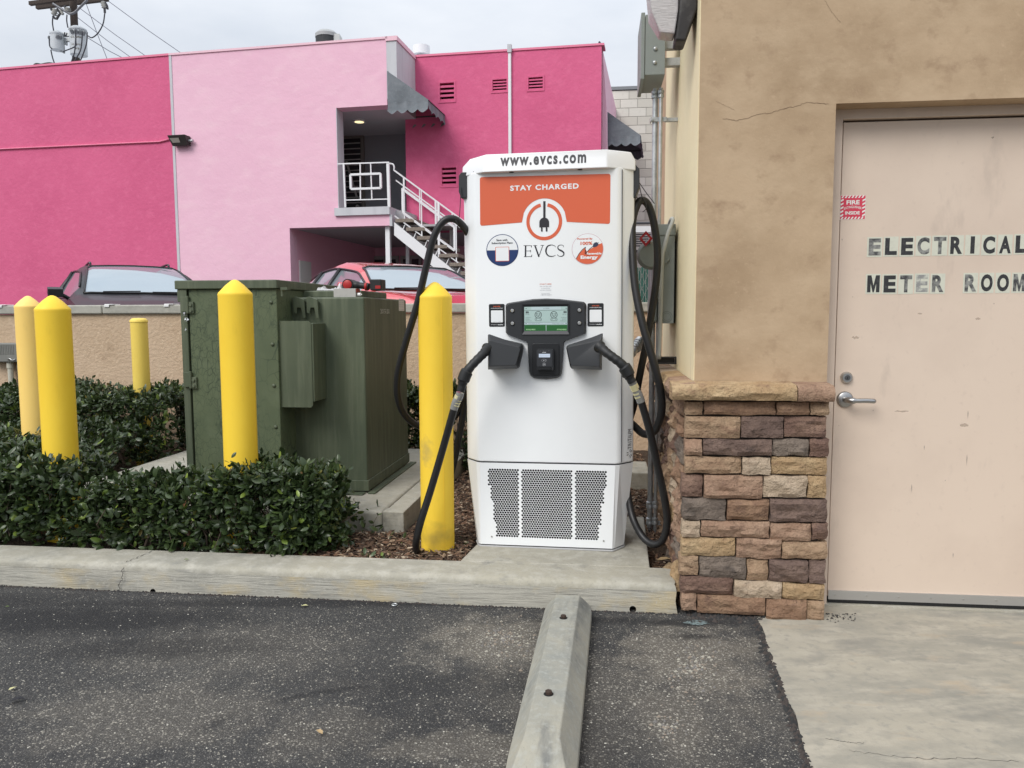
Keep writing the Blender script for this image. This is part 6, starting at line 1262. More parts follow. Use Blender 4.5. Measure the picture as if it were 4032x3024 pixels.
# carport
zc1 = zCp-.001; CD = 4.6
MB().box(uCp-.2, uCp-.001, .301, CD+.2, GZ, zCp).build('carport_side_wall', ROSE, pb); MB().box(uCp, uR1-.21, CD, CD+.2, GZ, zCp).build('carport_back_wall', ROSE, pb)
MB().box(uCp, uE+1.35, .302, CD, zCp+.0, zCp+.04).box(uE+1.351, uR1-.21, RD_+.3, CD, zCp+.0, zCp+.04).build('carport_ceiling', CEIL, pb)
hb_ = zUnd-zCp
if hb_ > .02: MB().box(uSl+.01, uR1-.21, RD_+.01, RD_+.29, zCp+.045, zUnd-.002).build('beam', ROSE, pb)
WF = mat('window_frame_grey', (.45, .45, .44), .6)
wz = B.hit(z7(700, 770), CD)[1]
for (x0, x1) in ((600, 1000), (1030, 1330), (1400, 1700)):
    a = B.hit(z7(x0, 800), CD)[0]; b_ = B.hit(z7(x1, 800), CD)[0]; f = MB().box(a, b_, CD-.05, CD-.001, wz-1.3, wz).build('ground_window', WF, pb); MB().box(a+.07, (a+b_)/2-.03, CD-.06, CD-.051, wz-1.2, wz-.09).build('pane', GLASS, f); MB().box((a+b_)/2+.03, b_-.07, CD-.06, CD-.051, wz-1.2, wz-.09).build('pane', GLASS, f)
zh = zoomer(1150, 1000, 4.424); 
a = B.hit(zh(545, 100), CD); b_ = B.hit(zh(780, 100), CD); f = MB().box(a[0], b_[0], CD-.06, CD-.001, GZ, B.hit(zh(600, 5), CD)[1]).build('ground_door', WF, pb); MB().box(a[0]+.09, b_[0]-.12, CD-.07, CD-.061, GZ+.9, B.hit(zh(600, 90), CD)[1]).build('pane', GLASS, f)
# white door with deep reveal on the inner side wall
a = B.hx(zh(50, 200), uCp); b_ = B.hx(zh(310, 200), uCp); 
if b_[0] > a[0]: MB().box(uCp+.0005, uCp+.03, max(a[0], .35), b_[0], GZ, B.hx(zh(300, 140), uCp)[1]).build('side_door', mat('pale_door', (.62, .62, .60), .6), pb)
# posts
for (x, xo, off) in ((z7(845, 600), 65, .12), (z7(1125, 600), 50, RD_+.2)):
    q = B.hit(x, off); w = xo/3.6867/FPX*15/2; MB().box(q[0]-w, q[0]+w, off-w, off+w, GZ, zCp-.003).build('carport_post', WPT, pb)
# downpipe on the right wing
q = B.hit(z2(1428, 320), RD_-.05); q2 = B.hit(z2(1434, 900), RD_-.05); MB().box(q2[0]-.030, q2[0]+.030, RD_-.06, RD_-.002, zUnd, topR(q2[0])+.03).build('downpipe', WPT, pb, bevel=.01)
MB().box(q2[0]-.04, q2[0]+.04, RD_-.08, RD_-.0015, topR(q2[0])-.05, topR(q2[0])+.10).build('downpipe_head', LGR, pb)
# conduit and floodlight on the left wall
c_ = [H(-120, 331, -.02), H(0, 322, -.02), H(345, 306, -.02), H(352, 304, -.02), H(365, 301, -.02)]
MB().tube([(p[0], -.02, p[1]) for p in c_], .016, 8).build('wall_conduit', COP, pb, smooth=True)
zq = zoomer(0, 0, 1.58); a = B.hit(zq(1040, 905), -.2); b_ = B.hit(zq(1148, 835), -.2)
fl = thing('flood_light', 'dark square floodlight where the hot pink wall meets the pale pink wall', 'lamp', B.M @ Matrix.Translation((a[0], 0, a[1]))); w = b_[0]-a[0]; h = b_[1]-a[1]; DBR = mat('dark_bronze', (.03, .025, .024), .5)
MB().rings([[(0+.06, -.001, .02), (w, -.001, .02), (w, -.001, h), (.06, -.001, h)], [(.06, -.12, 0), (w, -.12, 0), (w, -.20, h), (0, -.20, h)]]).build('housing', DBR, fl, bevel=.01)
MB().add([(.10, -.128, .035), (w-.14, -.128, .035), (w-.14, -.196, h-.06), (.05, -.196, h-.06)], [(0, 1, 2, 3)]).build('lens', mat('flood_lens', (.42, .41, .36), .3), fl)
MB().cyl((w+.0, -.06, h*.5), (w+.09, -.06, h*.5), .03, 10).build('photocell', GALV, fl)
# awnings
AWN = mat('awning_canvas', (.165, .185, .205), .9, var=[(4, (.22, .24, .26), .42, .7, (1, 1, 2)), (1.6, (.12, .135, .15), .55, .75), (25, (.25, .27, .29), .55, .8)], bump=[(9, .4, .02)]); AWD = mat('awning_frame', (.05, .05, .055), .6)
def scallop(n, h0, h1): return [h0+(h1-h0)*abs(math.sin(math.pi*k/4)) for k in range(n)]
def awning(label, uw, y0, y1, ztop, zmid, proj, val, M=B.M):
    t = thing('awning', label, 'awning', M @ Matrix.Translation((uw, y0, 0)), 'grey scalloped canvas awnings'); D_ = y1-y0
    mb = MB(); th = .012
    mb.prism([(0, zmid), (proj, zmid), (0, ztop)], 0, th).build('side_panel', AWN, t); MB().prism([(0, zmid), (proj, zmid), (0, ztop)], D_-th, D_).build('side_panel', AWN, t)
    MB().add([(0, 0, ztop), (proj, 0, zmid), (proj, D_, zmid), (0, D_, ztop), (0, 0, ztop+.012), (proj+.01, 0, zmid+.01), (proj+.01, D_, zmid+.01), (0, D_, ztop+.012)], [(0, 1, 2, 3), (4, 7, 6, 5), (0, 4, 5, 1), (2, 6, 7, 3)]).build('canopy', AWN, t)
    def valance(ax, n, fx):
        vs = []; 
        for k in range(n*8+1):
            s_ = k/(n*8); dep = val*(.72+.28*abs(math.sin(math.pi*s_*n))); p, q2 = fx(s_); wv = math.sin(s_*n*math.pi*2)*.012
            vs += [(p, q2+(wv*0), zmid-.001), (p+(wv if ax == 'y' else 0), q2+(wv if ax == 'x' else 0), zmid-dep*.5), (p+(wv*1.8 if ax == 'y' else 0)+(.02 if ax == 'y' else 0), q2-(.02 if ax == 'x' else 0)+(wv if ax == 'x' else 0), zmid-dep)]
        mb = MB().add(vs, [(3*i+j, 3*i+3+j, 3*i+4+j, 3*i+1+j) for i in range(n*8) for j in (0, 1)]); mb.build('valance', AWN, t, smooth=True, recalc=False)
    valance('x', 4, lambda s_: (proj*s_, 0.0)); valance('y', 4, lambda s_: (proj, D_*s_)); valance('x', 4, lambda s_: (proj*s_, D_))
    f = MB(); f.tube([(0, .02, zmid), (proj, .02, zmid)], .014, 6).tube([(0, D_-.02, zmid), (proj, D_-.02, zmid)], .014, 6).tube([(proj-.01, .02, zmid), (proj-.01, D_-.02, zmid)], .014, 6).tube([(0.01, .02, ztop), (0.01, D_-.02, ztop)], .014, 6).tube([(0, D_/2, ztop), (proj, D_/2, zmid)], .012, 6); f.build('frame', AWD, t)
a = B.hit(z2(670, 445), -.02); b_ = B.hit(z2(672, 635), -.02); c_ = B.hit(z2(925, 628), -.02); d_ = B.hit(z2(680, 708), -.02)
awning('grey canvas awning with scalloped edge over the corner balcony of the pink building', uE+.201-.19 if False else a[0], -.02, RD_+.02, a[1], (b_[1]+c_[1])/2, c_[0]-a[0], (b_[1]-d_[1])*1.0)
zg3 = zoomer(2300, 0, 1.659); a = B.hit(zg3(118, 700), RD_+.5); b_ = B.hit(zg3(117, 885), RD_+.5); c_ = B.hit(zg3(366, 880), RD_+.5); d_ = B.hit(zg3(125, 948), RD_+.5)
awning('grey canvas awning at the far right end of the pink building beside the block wall', a[0], RD_+.65, RD_+2.1, a[1], (b_[1]+c_[1])/2, c_[0]-a[0], b_[1]-d_[1])
# railing round the balcony
st_ = thing('staircase', 'outdoor stair with brown concrete treads, white stringers and railings below the balcony', 'staircase', B.M)
ra = thing('balcony_railing', 'white balcony railing with rectangle motif on the pink building', 'railing', B.M)
yr = -.02
def RZ(x, y, off=yr): q = B.hit(z2(x, y), off); return Vector((q[0], off, q[1]))
def bar(mb, a, b_, w=.018): 
    mb.tube([a, b_], w, 4)
mb = MB(); bar(mb, RZ(365, 1020), RZ(683, 1010), .016); mb.build('top_rail', WPT, ra); mb = MB(); bar(mb, RZ(405, 1245), RZ(690, 1238), .014); mb.build('bottom_rail', WPT, ra)
for x, xb, w in ((400, 411, .018), (503, 505, .012), (568, 576, .012), (676, 684, .030)):
    a = RZ(x, 1018 if w != .012 else 1015); b_ = RZ(xb, 1290 if w > .012 else 1240); mb = MB(); bar(mb, a, b_, w*1.2); mb.build('baluster', WPT, ra)
mb = MB(); P = [RZ(443, 1087), RZ(630, 1080), RZ(632, 1170), RZ(446, 1176)]
for i in range(4): bar(mb, P[i], P[(i+1) % 4], .028)
mb.build('rectangle_motif', WPT, ra)
# stair
def stair_rail(off, name):
    A = RZ(712, 1058, off); Bq = RZ(1150, 1378, off); dirv = (Bq-A).normalized(); L2 = 3.3; mbn = None
    if off < .5: MB().tube(catmull([RZ(683, 1018, off), RZ(706, 1022, off), RZ(714, 1040, off), A], 4), .016, 6).build('handrail_bend', WPT, st_)
    top = lambda s_: A+dirv*s_; mb = MB(); bar(mb, top(0), top(L2), .018); mb.build('handrail', WPT, st_)
    mb = MB(); o1_ = Vector((0, 0, -.17)); bar(mb, top(.05)+o1_, top(L2)+o1_, .011); mb.build('mid_rail', WPT, st_)
    dn = Vector((0, 0, -.86)); mb = MB(); bar(mb, top(0)+dn, top(L2)+dn, .014); mb.build('lower_rail', WPT, st_)
    for k in range(8): mb = MB(); s_ = .42*k+.25; bar(mb, top(s_)+Vector((0, 0, 0)), top(s_)+dn-(Vector((0, 0, .16)) if k % 3 == 2 else Vector((0, 0, 0))), .014 if k % 3 != 2 else .028); mb.build('baluster', WPT, st_)
    for s0 in (.22, 1.85):
        P = [top(s0)+Vector((0, 0, -.24)), top(s0+1.25)+Vector((0, 0, -.24)), top(s0+1.25)+Vector((0, 0, -.68)), top(s0)+Vector((0, 0, -.68))]; mb = MB()
        for i in range(4): bar(mb, P[i], P[(i+1) % 4], .027)
        mb.build('parallelogram_motif', WPT, st_)
stair_rail(.05, 'near'); stair_rail(1.0, 'far')
TRD = mat('exposed_aggregate', (.22, .185, .155), .95, var=[(40, (.36, .32, .28), .5, .75), (90, (.10, .08, .07), .55, .8)], bump=[(60, .6, .012)])
a0_ = B.hit(z7(940, 225), .02); a1_ = B.hit(z7(1570, 735), .02); du_, dz3 = (a1_[0]-a0_[0])/4, (a1_[1]-a0_[1])/4; ln_ = B.hit(z7(1100, 225), .02)[0]-a0_[0]
for k in range(12):
    u = a0_[0]+du_*k; z_ = a0_[1]+dz3*k
    if z_-.1 < GZ: break
    MB().box(u, u+ln_*1.75, .03, .98, z_-.07, z_).build('tread', TRD, st_, bevel=.008); MB().tube([(u+ln_*.9, .08, z_-.072), (u+ln_*.5, .08, z_-.26)], .012, 6).tube([(u+ln_*.9, .9, z_-.072), (u+ln_*.5, .9, z_-.26)], .012, 6).build('tread_strut', WPT, st_)
s0 = B.hit(z7(945, 275), .05); slp = dz3/du_
for off in (.035, .90):
    P = [(s0[0]-.02, s0[1]+.02), (s0[0]-.02, s0[1]-.36+.10), (s0[0]+5.0, s0[1]-.40+slp*5.0), (s0[0]+5.0, s0[1]+.0+slp*5.0-.10+.05)]; P = [(s0[0]-.02, s0[1]+.0), (s0[0]-.02, s0[1]-.25), (s0[0]+4.2, s0[1]-.25+slp*4.22), (s0[0]+4.2, s0[1]+slp*4.22)]
    MB().prism(P, off, off+.05).build('stringer', WPT, st_)
# roof things
def rooftop(px, Y): return dY(*px, Y)
p = rooftop((706, 90), 17.5); t = thing('rooftop_condenser', 'round dark air conditioning condenser on the pale pink roof', 'air conditioner', Matrix.Translation((p.x, 17.5, p.z-1.0)))
zr = zoomer(1100, 0, 1.58); hw = (dY(727, 90, 17.5).x-dY(678, 90, 17.5).x)/2; tz = dY(700, 72, 17.5).z-(p.z-1.0)
MB().lathe([(hw*.96, 0), (hw*.96, tz-.10)], 28).build('coil', mat('coil_dark', (.03, .033, .036), .6, bump=[(30, .8, .02, (1, 1, .1))]), t, auto=40); MB().lathe([(hw, tz-.10), (hw, tz-.03), (hw*.75, tz+.03), (hw*.3, tz+.05)], 28).build('fan_top', mat('condenser_top', (.35, .36, .36), .5), t, auto=40)
MB().box(hw*.35, hw*1.25, -hw*.6, hw*.5, 0, tz-.06).build('side_cabinet', mat('condenser_case', (.50, .52, .50), .5), t)
p = dY(910, 112, 18.5); t = thing('roof_vent_pipe', 'small white capped vent pipe on the roof of the right wing', 'vent pipe', Matrix.Translation((p.x, 18.5, p.z-1)))
MB().lathe([(.12, 0), (.12, 1.0)], 16).build('pipe', LGR, t, auto=40); MB().lathe([(.20, .93), (.20, 1.12), (.16, 1.13)], 16).build('rain_cap', WPT, t, auto=40)
P = [B.M @ Vector((B.hit(z2(x, y), RD_)[0], RD_+.1, B.hit(z2(x, y), RD_)[1])) for x, y in ((2003, 300), (2000, 268), (1988, 248), (1986, 262), (2002, 275))]
o = MB().tube(catmull(P, 5), .012, 6).build('wire_loop', mat('wire_dark', (.06, .06, .08), .6), smooth=True); tag(o, 'small wire loop sticking up at the right roof corner of the pink building', 'wire')
# ---------------------------------------------------------------- block wall beyond
BW = Frame(Vector((dY(1310, 300, 20).x, 20.0, 0)), -6); bwz = BW.hit(Dp(1400, 188))[1]; bx0 = -2.5; bx1 = 5.0
kw = thing('block_wall', 'grey concrete block wall seen between the pink building and the tan building', 'wall', BW.M)
BM = [mat('block_grey', (.54, .52, .46), .95, bump=[(30, .4, .01)]), mat('block_light', (.62, .60, .54), .95, bump=[(30, .4, .01)], var=[(3, (.50, .48, .43), .55, .75, (1, 1, .4))]), mat('block_dark', (.44, .42, .37), .95, bump=[(30, .4, .01)])]
zj = zoomer(2300, 0, 1.659); bh = .215; bl_ = .43
meB = [MB().box(.006, bl_-.006, 0, .15, .006, bh-.006).build('block', m_, kw) for m_ in BM]
meshes = [o.data for o in meB]; [bpy.data.objects.remove(o) for o in meB]
MB().box(bx0, bx1, .012, .19, 0, bwz-.06).build('mortar_core', mat('block_mortar', (.36, .35, .32), 1), kw)
MB().box(bx0, bx1, -.03, .22, bwz-.05, bwz+.03).build('metal_coping', mat('coping_grey', (.20, .21, .22), .5, .4), kw)
nr = 0; z_ = bwz-.065-bh
xs0 = BW.hit(Dp(1296, 300))[0]-1.0; xs1 = bx1
while z_ > 1.2:
    x = xs0-(bl_/2 if nr % 2 else 0)
    while x < xs1:
        o = bpy.data.objects.new('block', random.choices(meshes, [5, 4, 1.3])[0]); C.objects.link(o); o.parent = kw; o.location = (x, 0, z_); x += bl_
    z_ -= bh; nr += 1
# things between: white framed sign panel, dark equipment, slatted green fence
zl2 = zoomer(2400, 700, 2.0743)
def fl2(p, Y): return atY(*p, Y)
a = fl2(zl2(195, 395), 13.0); b_ = fl2(zl2(345, 445), 13.0); t = thing('steel_rack', 'horizontal white rail and dark equipment rack seen through the right cable loop', 'rack', Matrix.Translation((a.x-.6, 13.0, 0)))
MB().box(0, 1.8, 0, .12, b_.z, a.z).build('white_rail', WPT, t); c_ = fl2(zl2(300, 560), 13.0).z; d_ = fl2(zl2(300, 448), 13.0).z
for i in range(6): MB().box(0.01, 1.79, .02, .06, c_+(d_-c_)*i/6, c_+(d_-c_)*(i+.6)/6).build('dark_rail', mat('rack_dark', (.05, .05, .055), .5), t)
for yy_ in (358, 592, 648): zz_ = fl2(zl2(270, yy_), 13.0).z; MB().tube([(0, .2, zz_), (1.8, .2, zz_)], .022, 8).build('cross_bar', AWD, t)
MB().box(0, .06, .03, .1, .3, b_.z).box(1.74, 1.8, .03, .1, .3, b_.z).build('upright', AWD, t)
a = fl2(zl2(200, 1005), 8.6); b_ = fl2(zl2(340, 722), 8.6); t = thing('privacy_fence', 'chain link fence with green slats above the low wall, glimpsed right of the charger', 'fence', Matrix.Translation((a.x-.4, 8.6, 0)))
SG = mat('fence_slat_green', (.022, .115, .095), .5, var=[(20, (.04, .16, .135), .45, .7, (1, 1, .5))]); w_s = .028
sm = MB().box(0, w_s*.8, 0, .008, GZ, b_.z).build('slat', SG, t); sm.location = (0, 0, 0)
for i in range(1, 30): o = bpy.data.objects.new('slat', sm.data); C.objects.link(o); o.parent = t; o.location = (i*w_s, random.uniform(-.004, .004), random.uniform(-.02, .0))
mb = MB()
for i in range(22): mb.tube([(i*.06-.3, -.008, GZ), (i*.06+.35, -.008, b_.z)], .0022, 4, cap=False).tube([(i*.06+.25, -.010, GZ), (i*.06-.4, -.010, b_.z)], .0022, 4, cap=False)
o = mb.build('wire_mesh', GALV, t); o['kind'] = 'stuff'
# ---------------------------------------------------------------- utility pole
PY = 24.0
def UP(x, y, Y=PY): return atY(100+x/5.53, y/5.53, Y)
pp = UP(1060, 1000); pole = thing('utility_pole', 'dark wooden utility pole with crossarm and two grey transformer cans above the pink roof', 'utility pole', Matrix.Translation((pp.x, PY, 0)))
WD = mat('pole_wood', (.055, .042, .035), .9, bump=[(20, .6, .02, (1, 1, .1))]); CAN = mat('can_grey', (.48, .51, .53), .45, var=[(2, (.42, .45, .47), .4, .7)]); o_ = Vector((pp.x, PY, 0)); UO = lambda p, d_: UP(p[0], p[1], PY+d_)-o_; DKM = mat('dark_metal', (.05, .05, .055), .5, .4)
pt = UP(1030, -200); rt = (UP(1110, 300).x-UP(955, 300).x)/2
MB().tube([(0, 0, .3), (pt.x-o_.x, 0, pt.z)], [rt*1.12, rt*.96], 16).build('shaft', WD, pole, auto=40)
for (x0, y0, x1, y1, h_, dy_) in ((95, 80, 1330, -90, 75, -.32), (245, 160, 1800, -20, 80, .32)):
    a = UO((x0, y0), dy_); b_ = UO((x1, y1), dy_); hh = (UP(0, 0).z-UP(0, h_).z)/2
    mb = MB(); mb.rings([[(p.x, dy_-.06, p.z-hh), (p.x, dy_+.06, p.z-hh), (p.x, dy_+.06, p.z+hh), (p.x, dy_-.06, p.z+hh)] for p in (a, b_)]); mb.build('crossarm', WD, pole)
for pts in ([(600, 80), (960, 300), (1010, 300)], [(1010, 300), (1080, 270), (1350, 0)]):
    MB().tube([UO(p, -.42) for p in pts], .035, 8).build('crossarm_brace', mat('brace_grey', (.16, .165, .18), .5, .5), pole)
def can(xl, xr, yt, yb, lx_):
    a = UO((xl, yt), -.45); b_ = UO((xr, yb), -.45); r = (b_.x-a.x)/2; cx_ = (a.x+b_.x)/2; h_ = a.z-b_.z; c_ = MB().lathe([(r*.98, 0), (r*.98, h_-.05), (r*1.05, h_-.04), (r*1.05, h_+.0), (r*.6, h_+.07), (r*.1, h_+.09)], 28).build('transformer_can', CAN, pole, auto=40); c_.location = (cx_, -.45, b_.z); return c_, r, h_, cx_, b_.z
c1, r1, h1, x1_, z1_ = can(548, 838, 730, 1095, 0); c2, r2, h2, x2_, z2_ = can(965, 1342, 640, 1205, 0)
for c_, r, h_, angs in ((c1, r1, h1, (-170, -55, -35)), (c2, r2, h2, (-100, -72, -48, -25))):
    for a in angs: A = R(a); MB().tube([(r*.9*math.cos(A), r*.9*math.sin(A), h_-.17), (r*1.18*math.cos(A), r*1.18*math.sin(A), h_-.12), (r*1.3*math.cos(A), r*1.3*math.sin(A), h_-.10)], [.06, .05, .025], 8).build('bushing', mat('porcelain_grey', (.16, .17, .18), .4), c_, auto=40)
mb = MB(); mb.use(mat('can_print', (.10, .08, .03), .6)); mb.text('CL 200', -.17, h2*.58, .17, h2*.65, -r2*.985, .01).text('N 5702', -.14, h2*.30, .16, h2*.36, -r2*.985, .01).text('75', -.03, h2*.14, .08, h2*.20, -r2*.985, .01); mb.warp(lambda x, y, z: ((r2*1.0)*math.sin(x/r2+.25), -(r2*1.0)*math.cos(x/r2+.25), z)); mb.build('can_number', None, c2, recalc=False)
mb = MB(); [mb.box(min(a, b), max(a, b), -.40, -.30, z-.05, z+.05) for a, b, z in ((x1_+r1, -.02, UP(0, 850).z), (x1_+r1, -.02, UP(0, 1035).z), (-.02-rt*1.6, x2_, UP(0, 850).z), (-.02-rt*1.6, x2_, UP(0, 960).z))]; mb.box(-rt*1.7, -rt*1.3, -.45, -.25, UP(0, 1230).z, UP(0, 800).z); mb.build('mounting_bracket', GALV, pole)
for (pts, r_, nm) in (([(655, 195), (615, 330)], .09, 'cutout_insulator'), ([(760, 210), (820, 320)], .05, 'cutout_insulator'), ([(1690, 40), (1730, 180)], .085, 'cutout_insulator'), ([(930, 170), (925, 260)], .09, 'cutout_insulator')):
    P = [UO(p, -.4) for p in pts]; mb = MB()
    mb.tube([P[0].lerp(P[1], k/6) for k in range(7)], [r_*(1 if k % 2 else .6) for k in range(7)], 10); mb.build(nm, mat('insulator_grey', (.30, .30, .28), .5), pole, smooth=True)
for pts in ([(555, 175), (570, 220), (620, 240)], [(690, 190), (760, 290), (735, 330)], [(600, 350), (640, 400), (680, 415), (740, 310)], [(1660, 10), (1690, 70)], [(1740, 60), (1775, 120), (1790, 200)], [(1725, 190), (1730, 280)], [(860, 120), (870, 180), (930, 215)]):
    MB().tube([UO(p, -.4) for p in pts], .035, 6).build('hardware', DKM, pole)
for pts in ([(600, 350), (590, 500), (615, 670)], [(1730, 280), (1690, 520), (1580, 720), (1450, 820), (1360, 780)], [(905, 320), (900, 450), (925, 600)], [(515, 780), (530, 1000), (580, 1060)], [(555, 1090), (590, 1250), (640, 1400)], [(1090, 640), (1098, 900), (1085, 1010), (830, 1120)], [(1098, 800), (1085, 1000), (1065, 1160), (990, 1380)], [(1240, 680), (1230, 900), (1190, 1120), (1050, 1360)], [(1345, 700), (1330, 950), (1240, 1220), (1180, 1345)], [(850, 740), (880, 780), (905, 720)]):
    MB().tube(catmull([UO(p, -1.0) for p in pts], 5), .018, 6).build('drop_wire', mat('drop_wire_black', (.03, .03, .04), .6), pole, smooth=True)
MB().box(*(lambda a, b_: (a.x, b_.x, -.42, -.40, b_.z, a.z))(UP(460, -20)-o_, UP(545, 45)-o_)).build('number_plate', mat('plate_yellow', (.50, .50, .22), .5), pole)
WIRE = mat('overhead_wire', (.16, .16, .20), .6)
for lab, a, b_ in (('overhead wire running down right from beyond the pole top, uppermost', (670, 0), (1130, 328)), ('overhead wire with a small splice, second from the top', (480, 35), (915, 350)), ('overhead wire starting beside the pole, third down', (482, 105), (820, 357)), ('overhead wire starting near the big can, lowest of the right going ones', (560, 240), (775, 362)), ('steep overhead wire crossing the others right of the pole', (536, 20), (670, 372)), ('short wire at the far left edge above the pink roof', (-60, 400), (45, 436))):
    s1, s2 = zq(*a), zq(*b_); d2 = ((s2[0]-s1[0]), (s2[1]-s1[1])); A = atY(s1[0]-d2[0]*(.35 if a[0] > 0 else .0), s1[1]-d2[1]*(.35 if a[0] > 0 else 0), 26.0); Bq = atY(s2[0]+d2[0]*.4, s2[1]+d2[1]*.4, 27.0)
    o = MB().tube([A, A.lerp(Bq, .5)-Vector((0, 0, .05)), Bq], .011, 6, cap=False).build('overhead_wire', WIRE); tag(o, lab, 'wire', 'overhead wires behind the pink roof')
P = [UP(x, y, 23.0) for x, y in ((170, 1500), (210, 1430), (260, 1405), (350, 1420), (450, 1400), (540, 1390), (620, 1405))]
o = MB().tube(catmull(P, 4), .05, 6).build('cable_bundle', mat('bundle_black', (.02, .02, .02), .7), smooth=True); tag(o, 'knotted black cable bundle just above the hot pink roof left of the pole', 'cable')
# ---------------------------------------------------------------- cars
def car(label, M, st, paint, L, group, glass, wheel_r=.34, rails=False, cat='car', cab=(4, 6, 8, 10), mirror=None):
    """st rows: y, half width, belt z, roof half width, top z"""
    t = thing('parked_car', label, cat, M, group); n = len(st); X = np.array(st, float); ts = np.arange(n); rows = []; keysn = []
    SUB = 4
    for i in range(n-1):
        for k in range(SUB):
            rows.append(catm(X, i, k/SUB)); keysn.append(i+k/SUB)
    rows.append(X[-1]); keysn.append(n-1)
    def section(r):
        y, w, zb, wt, zt = r; half = [(0, .22), (w*.80, .22), (w*.97, .34), (w, .55), (w*.995, .72), (w*.965, zb), (w*.965+(wt-w*.965)*.08, zb+(zt-zb)*.05), (w*.965+(wt-w*.965)*.40, zb+(zt-zb)*.40), (w*.965+(wt-w*.965)*.80, zb+(zt-zb)*.78), (wt*.97, zb+(zt-zb)*.90), (wt*.86, zb+(zt-zb)*.965), (wt*.5, zt-.006), (0, zt)]
        return [(x, y, z) for x, z in half]+[(-x, y, z) for x, z in half[-2:0:-1]]
    secs = [section(r) for r in rows]; m_ = len(secs[0]); a, b_, c_, d_ = cab
    body, wsd, sid, sid2, rear = MB(), MB(), MB(), MB(), MB(); allv = [p for s_ in secs for p in s_]; 
    for i in range(len(secs)-1):
        k = (keysn[i]+keysn[i+1])/2
        for j in range(m_):
            j2 = (j+1) % m_; jj = min(j, m_-1-j); f = (i*m_+j, i*m_+j2, (i+1)*m_+j2, (i+1)*m_+j)
            tgt = body
            if a < k < b_ and jj in (9, 10, 11): tgt = wsd
            elif c_ < k < d_ and jj in (9, 10, 11): tgt = rear
            elif a+.55 < k < c_+.35 and jj in (6, 7): tgt = sid if j < m_/2 else sid2
            tgt.f.append(f); tgt.m.append(0)
    for mbx, nm, mt in ((body, 'body', paint), (wsd, 'windshield', glass), (sid, 'side_window', glass), (sid2, 'side_window', glass), (rear, 'rear_window', glass)):
        if not mbx.f: continue
        mbx.v = allv
        if nm == 'body': mbx.f += [tuple(range(m_-1, -1, -1)), tuple(range((len(secs)-1)*m_, len(secs)*m_))]; mbx.m += [0, 0]
        o = mbx.build(nm, mt, t, recalc=True, auto=42); bm = bmesh.new(); bm.from_mesh(o.data); bmesh.ops.delete(bm, geom=[v for v in bm.verts if not v.link_faces], context='VERTS')
        bm.to_mesh(o.data); bm.free()
    TR = mat('black_trim', (.015, .015, .017), .4)
    # dark surround of the screen: thin frame tube along pillars
    def pt(k, j): i = int(round(k*SUB)); return Vector(secs[i][j])
    mb = MB()
    for s_ in (9, m_-9): mb.tube([pt(a+q/SUB, s_)+Vector((0, -.006, .008)) for q in range(int((b_-a)*SUB)+1)], .014, 6)
    mb.tube([pt(a, j)+Vector((0, -.01, .006)) for j in range(9, m_-8)], .016, 6); mb.tube([pt(b_, j)+Vector((0, -.004, .006)) for j in range(9, m_-8)], .010, 6); mb.build('screen_trim', TR, t, smooth=True)
    mb = MB()
    for s_, sg in ((6, 1), (m_-6, -1)): mb.tube([pt(a+.5+q/SUB, s_)+Vector((sg*.006, 0, 0)) for q in range(int((c_-a)*SUB)+1)], .012, 6)
    for s_, sg in ((8, 1), (m_-8, -1)): mb.tube([pt(a+.5+q/SUB, s_)+Vector((sg*.006, 0, .006)) for q in range(int((c_-a)*SUB)+1)], .014, 6)
    for s_ in (1, -1):
        for kk_ in ((b_+c_)/2-.3, (b_+c_)/2+.75):
            mb.tube([pt(kk_, q if s_ > 0 else m_-q)+Vector((s_*.008, 0, .004)) for q in (5, 6, 7, 8)], .03, 6)
    mb.build('window_trim', TR, t, smooth=True)
    for s_ in (-1, 1):
        for y in (.85, L-.95):
            w_ = MB().tube([(s_*(X[:, 1].max()-.20), y, wheel_r), (s_*(X[:, 1].max()+.005), y, wheel_r)], wheel_r, 28).build('tyre', BLACK, t, auto=40); MB().tube([(s_*(X[:, 1].max()+.006), y, wheel_r), (s_*(X[:, 1].max()+.012), y, wheel_r)], wheel_r*.62, 20).build('rim', STEEL, w_, auto=40)
        MB().box(s_*.62-.16, s_*.62+.16, -.02, .06, .62, .72).build('headlight', mat('headlight_lens', (.6, .62, .65), .15, spec=.8), t, bevel=.02)
        ky = float(catm(X, a, .5)[0]); kz = X[a][2]+.02; w0 = X[a][1]
        mb = MB(); mb.rings([[(s_*(w0*.95+.05+dx*.0+ox3), ky-.14+oy3, kz+oz3) for (oy3, oz3) in ((0, 0), (.10, .0), (.12, .07), (.06, .13), (-.02, .10))] for dx, ox3 in ((0, 0.02), (0, .10), (0, .19))]); mb.rings([[(s_*(w0*.95+.24), ky-.08+oy3, kz+.02+oz3) for (oy3, oz3) in ((0, 0), (.03, .0), (.04, .03), (.02, .06), (0, .04))], [(s_*(w0*.95+.24), ky-.10+oy3, kz+.02+oz3) for (oy3, oz3) in ((0, 0), (.05, .0), (.06, .05), (.04, .09), (0, .06))]]); mb.build('mirror', paint if mirror is None else mirror, t, bevel=.012, seg=3)
        MB().cyl((s_*(w0*.93), ky-.04, kz-.03), (s_*(w0*.95+.08), ky-.08, kz+.03), .025, 8).build('mirror_arm', TR, t)
        if rails: MB().tube(catmull([pt(b_+.15, 10 if s_ > 0 else m_-10)+Vector((0, 0, .0)), pt(b_+.5, 10 if s_ > 0 else m_-10)+Vector((0, 0, .035)), pt(c_-.3, 10 if s_ > 0 else m_-10)+Vector((0, 0, .035)), pt(c_, 10 if s_ > 0 else m_-10)], 6), .016, 8).build('roof_rail', mat('rail_dark', (.08, .08, .085), .35, .8), t, smooth=True)
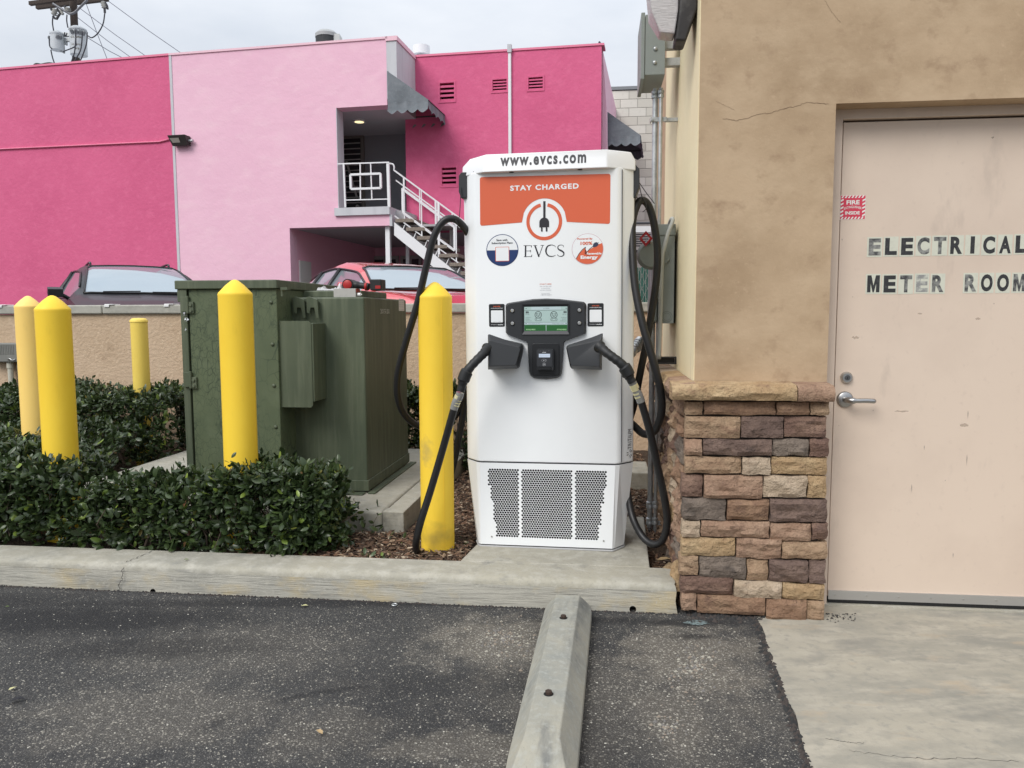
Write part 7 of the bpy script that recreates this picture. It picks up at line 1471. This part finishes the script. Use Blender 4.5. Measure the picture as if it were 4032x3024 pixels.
    # interior seats seen through the glass are left dark; wipers at the cowl
    mb = MB(); mb.tube([pt(a, m_//2)+Vector((-.5, -.02, .02)), pt(a, m_//2)+Vector((-.05, -.03, .03))], .008, 5).tube([pt(a, m_//2)+Vector((.1, -.02, .02)), pt(a, m_//2)+Vector((.55, -.03, .02))], .008, 5); mb.build('wipers', TR, t)
    return t
def catm(X, i, t):
    a = X[max(i-1, 0)]; b_ = X[i]; c_ = X[i+1]; d_ = X[min(i+2, len(X)-1)]; v = .5*((2*b_)+(c_-a)*t+(2*a-5*b_+4*c_-d_)*t*t+(3*b_-a-3*c_+d_)*t**3)
    lin = b_+(c_-b_)*t; return lin*.35+v*.65
CARGL = mat('car_glass', (.36, .42, .46), .05, .55, spec=.9)
PG = mat('dark_grey_car_paint', (.022, .024, .028), .5, .0, coat=.12); PR = mat('red_car_paint', (.62, .035, .035), .25, .0, coat=1)
CZ = .56
def put(px, py, Y, deg, ref):
    Rm = Matrix.Rotation(R(deg), 4, 'Z'); w_ = dY(px, py, Y); o3 = Rm @ Vector(ref); return Matrix.Translation((w_.x-o3.x, w_.y-o3.y, CZ)) @ Rm
suv = [(0, .70, .62, .55, .66), (.10, .84, .78, .70, .86), (.75, .90, .95, .72, 1.03), (1.25, .92, 1.05, .74, 1.12), (1.45, .925, 1.08, .74, 1.16), (1.85, .93, 1.08, .66, 1.44), (2.25, .93, 1.08, .60, 1.60), (3.0, .93, 1.09, .60, 1.655), (3.7, .92, 1.10, .58, 1.62), (4.15, .90, 1.10, .56, 1.50), (4.45, .86, 1.02, .60, 1.10), (4.55, .78, .70, .6, .80)]
suv = [(a, b, c*.93, d, e*.93) for a, b, c, d, e in suv]
car('dark grey crossover with roof rails parked behind the low wall, facing the camera', put(188, 578, 10.8, 35, (-.58, 2.25, 1.44)), suv, PG, 4.55, 'cars parked behind the low wall', CARGL, rails=True, cab=(4, 6, 9, 10))
red = [(0, .72, .60, .60, .64), (.10, .88, .74, .75, .80), (.9, .93, .90, .76, .98), (1.45, .94, .98, .78, 1.05), (1.78, .945, 1.0, .76, 1.07), (2.12, .95, 1.0, .69, 1.25), (2.45, .95, 1.0, .62, 1.385), (3.25, .95, 1.0, .58, 1.485), (3.9, .95, 1.02, .58, 1.42), (4.5, .94, 1.04, .60, 1.22), (4.75, .93, 1.02, .74, 1.08), (5.0, .88, .95, .72, 1.0)]
car('bright red sedan with arched side windows parked behind the transformer', put(784, 583, 9.5, 33, (-.60, 2.45, 1.35)), red, PR, 5.0, 'cars parked behind the low wall', CARGL, cab=(4, 6, 8, 10))
lot.location.z += CZ-.32
